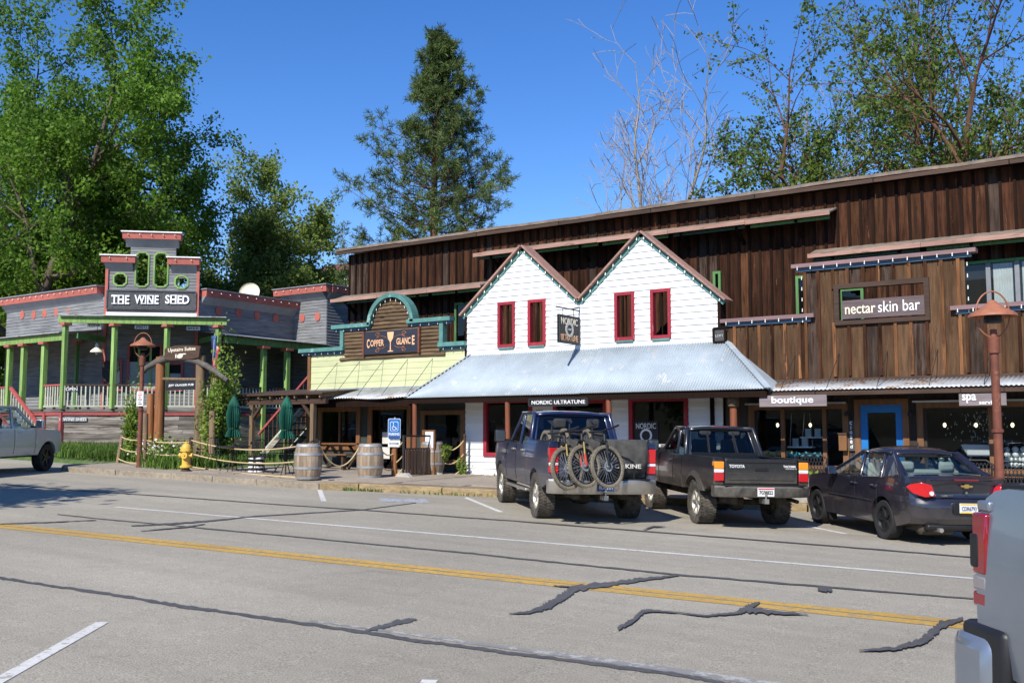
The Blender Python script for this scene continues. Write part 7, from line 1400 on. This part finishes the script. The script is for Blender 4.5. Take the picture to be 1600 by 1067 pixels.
tree('street_tree', 'second street tree across the road left of the camera', (-26, 2, gz(-26, 2)), 6.5, rg(42), 'bark', 'leaf_a', .16, 40, .95, 3, (9, 6, 5), .25, .35, None, first=.3)
# shrubs, climbers and garden plants
def shrub(label, c, s, n, size, name='shrub', m='leaf_shrub', stems=7, cat='shrub'):
    rng = rg(int(abs(c[0] * 100)) + n); r = root(name, c, label, cat); b = MB(); C = []
    for i in range(stems):
        a = rng.uniform(0, 6.28); e_ = np.array([c[0] + s[0] * math.cos(a) * rng.uniform(.3, 1), c[1] + s[1] * math.sin(a) * rng.uniform(.3, 1), c[2] + s[2] * rng.uniform(.65, 1.05)]); P = [np.array(c), (np.array(c) + e_) / 2 + rng.normal(0, .08, 3) + np.array([0, 0, .1]), e_]; b.tube([Vector(p) for p in P], [.02, .014, .006], 5, False)
        k = n // stems; t = rng.random(k)[:, None] ** .7; C.append(P[0] * (1 - t) ** 2 + 2 * P[1] * t * (1 - t) + P[2] * t * t + rng.normal(0, 1, (k, 3)) * np.array(s) * .22)
    b.build('stems', 'bark', r, fix=False); leaves('foliage', m, r, np.concatenate(C), size, rng); return r
c = V(205, 700, 20.2); shrub('light green leafy shrub left of the rusty lamp', (c.x, 20.2, lawnz(c.x, 20.2)), (.45, .4, 1.75), 2400, .055)
c = V(352, 640, 21.0); cz_ = lawnz(c.x, 21); r = shrub('tall bright climbing vine right of the archway', (c.x, 21.0, cz_), (.7, .5, 2.9), 3000, .06, 'climbing_vine', 'leaf_shrub', 12, 'vine')
c = V(330, 610, 20.35); shrub('lower leafy vine wrapped round the right archway posts', (c.x, 20.3, lawnz(c.x, 20.3) + .5), (.5, .3, 1.7), 1500, .055, 'climbing_vine', 'leaf_shrub', 8, 'vine')
c = V(727, 735, 22.75); shrub('small green weed at the foot of the white wall corner', (c.x - .05, 22.65, walkz(c.x, 22.7)), (.16, .14, .4), 260, .045, 'weed', 'leaf_shrub', 7, 'plant')
c = V(700, 715, 22.4); shrub('small potted green plant behind the slatted barrier', (c.x, 22.3, walkz(c.x, 22.3) + .45), (.16, .16, .32), 240, .05, 'potted_plant', 'leaf_shrub', 7, 'plant')
def blades(name, m, pts, h, w, rng, lean=.45, kind='stuff', parent=None):
    n = len(pts); C = np.array(pts); a = rng.uniform(0, 6.28, n); D = np.stack([np.cos(a), np.sin(a), np.zeros(n)], 1); S = np.stack([-np.sin(a), np.cos(a), np.zeros(n)], 1) * w; H = (h * rng.uniform(.55, 1.2, n))[:, None]; L = (rng.uniform(.1, 1, n) * lean)[:, None]; Z = np.array([[0, 0, 1.]])
    v = np.empty((n, 6, 3), np.float32); v[:, 0] = C - S; v[:, 1] = C + S; m1 = C + D * L * H * .35 + Z * H * .6; v[:, 2] = m1 + S * .8; v[:, 3] = m1 - S * .8; e_ = C + D * L * H + Z * H * (1 - .25 * L); v[:, 4] = e_ + S * .15; v[:, 5] = e_ - S * .15
    i = np.arange(n)[:, None] * 6; F_ = np.concatenate([i + np.array([[0, 1, 2, 3]]), i + np.array([[3, 2, 4, 5]])], 1).astype(np.int32)
    me = bpy.data.meshes.new(name); me.vertices.add(n * 6); me.vertices.foreach_set('co', v.ravel()); me.loops.add(n * 8); me.loops.foreach_set('vertex_index', F_.ravel()); me.polygons.add(n * 2); me.polygons.foreach_set('loop_start', np.arange(0, n * 8, 4, dtype=np.int32)); me.update(calc_edges=True)
    return link(name, me, m, parent, kind=kind)
rng = rg(77); P = []
for i in range(9000):
    u_ = rng.uniform(-29.1, -24.2); v_ = 19.75 + abs(rng.normal(0, 1.1)); P.append((u_, v_, lawnz(u_, v_)))
for i in range(12000):
    u_ = rng.uniform(-40, -29); v_ = 19.9 + rng.random() * 1.9; P.append((u_, v_, lawnz(u_, v_)))
g_ = blades('grass', 'blade', P, .3, .012, rng); tag(g_, 'rough green grass growing along the garden edge', 'grass'); 
for px, py, n, lb in ((236, 736, 46, 'iris clump right of the rusty lamp'), (258, 738, 50, 'iris clump left of the hydrant'), (275, 738, 44, 'iris clump touching the hydrant'), (312, 737, 36, 'iris clump right of the hydrant'), (335, 738, 36, 'iris clump before the vine')):
    c = gr(px, py - 8, .2); r = root('iris_plant', c, f'sword-leaved green {lb}', 'plant', 'iris clumps in the garden'); blades('leaf_blades', 'blade', [(c.x + rng.normal(0, .18), c.y + rng.normal(0, .12), lawnz(c.x, max(19.3, c.y))) for _ in range(n)], .5, .022, rng, .7, None, r)
c = V(262, 712, 20.1); r = root('flower_bush', (c.x, 19.9, lawnz(c.x, 19.9)), 'bush of pale pink flowers behind the hydrant', 'plant'); q = np.array((c.x, 19.9, lawnz(c.x, 19.9) + .45)); leaves('foliage', 'leaf_shrub', r, q + rng.normal(0, 1, (900, 3)) * np.array((.75, .2, .18)), .05, rng); leaves('blossoms', 'flower', r, q + np.array((0, -.12, .05)) + rng.normal(0, 1, (110, 3)) * np.array((.75, .14, .16)), .045, rng, .9)
P = []
for i in range(260):
    u_ = rng.choice([rng.uniform(-17.2, -16.2), rng.uniform(-15.8, -13.2), rng.uniform(-12, -8)]); P.append((u_, kv(u_) - rng.uniform(0, .05), gz(u_, kv(u_))))
for i in range(90): u_ = rng.uniform(-16.6, -14); P.append((u_, 22.9 - rng.random() * .1, walkz(u_, 22.9)))
g_ = blades('kerb_weeds', 'blade', P, .1, .008, rng, .8); tag(g_, 'sparse weeds growing along the kerb and wall foot', 'weeds')
# small house far behind
hb_ = gbase(528, 75); p0 = ZD(528, 440, 75); r = root('distant_house', hb_, 'corner of a brown-roofed house glimpsed behind the barn', 'house'); MB().box(p0.x - 1.5, p0.x + 4, p0.y - 2, p0.y + 4, hb_[2], p0.z + .2).build('wall', 'offwhite', r); MB().hexa([(p0.x - 2, p0.y - 2.5, p0.z + .2), (p0.x + 4.5, p0.y - 2.5, p0.z + .2), (p0.x + 4.5, p0.y + 4.5, p0.z + .2), (p0.x - 2, p0.y + 4.5, p0.z + .2)], [(p0.x - 1.8, p0.y + .8, p0.z + 1.5), (p0.x + 4.3, p0.y + .8, p0.z + 1.5), (p0.x + 4.3, p0.y + 1.0, p0.z + 1.5), (p0.x - 1.8, p0.y + 1.0, p0.z + 1.5)]).build('roof', 'rust', r)
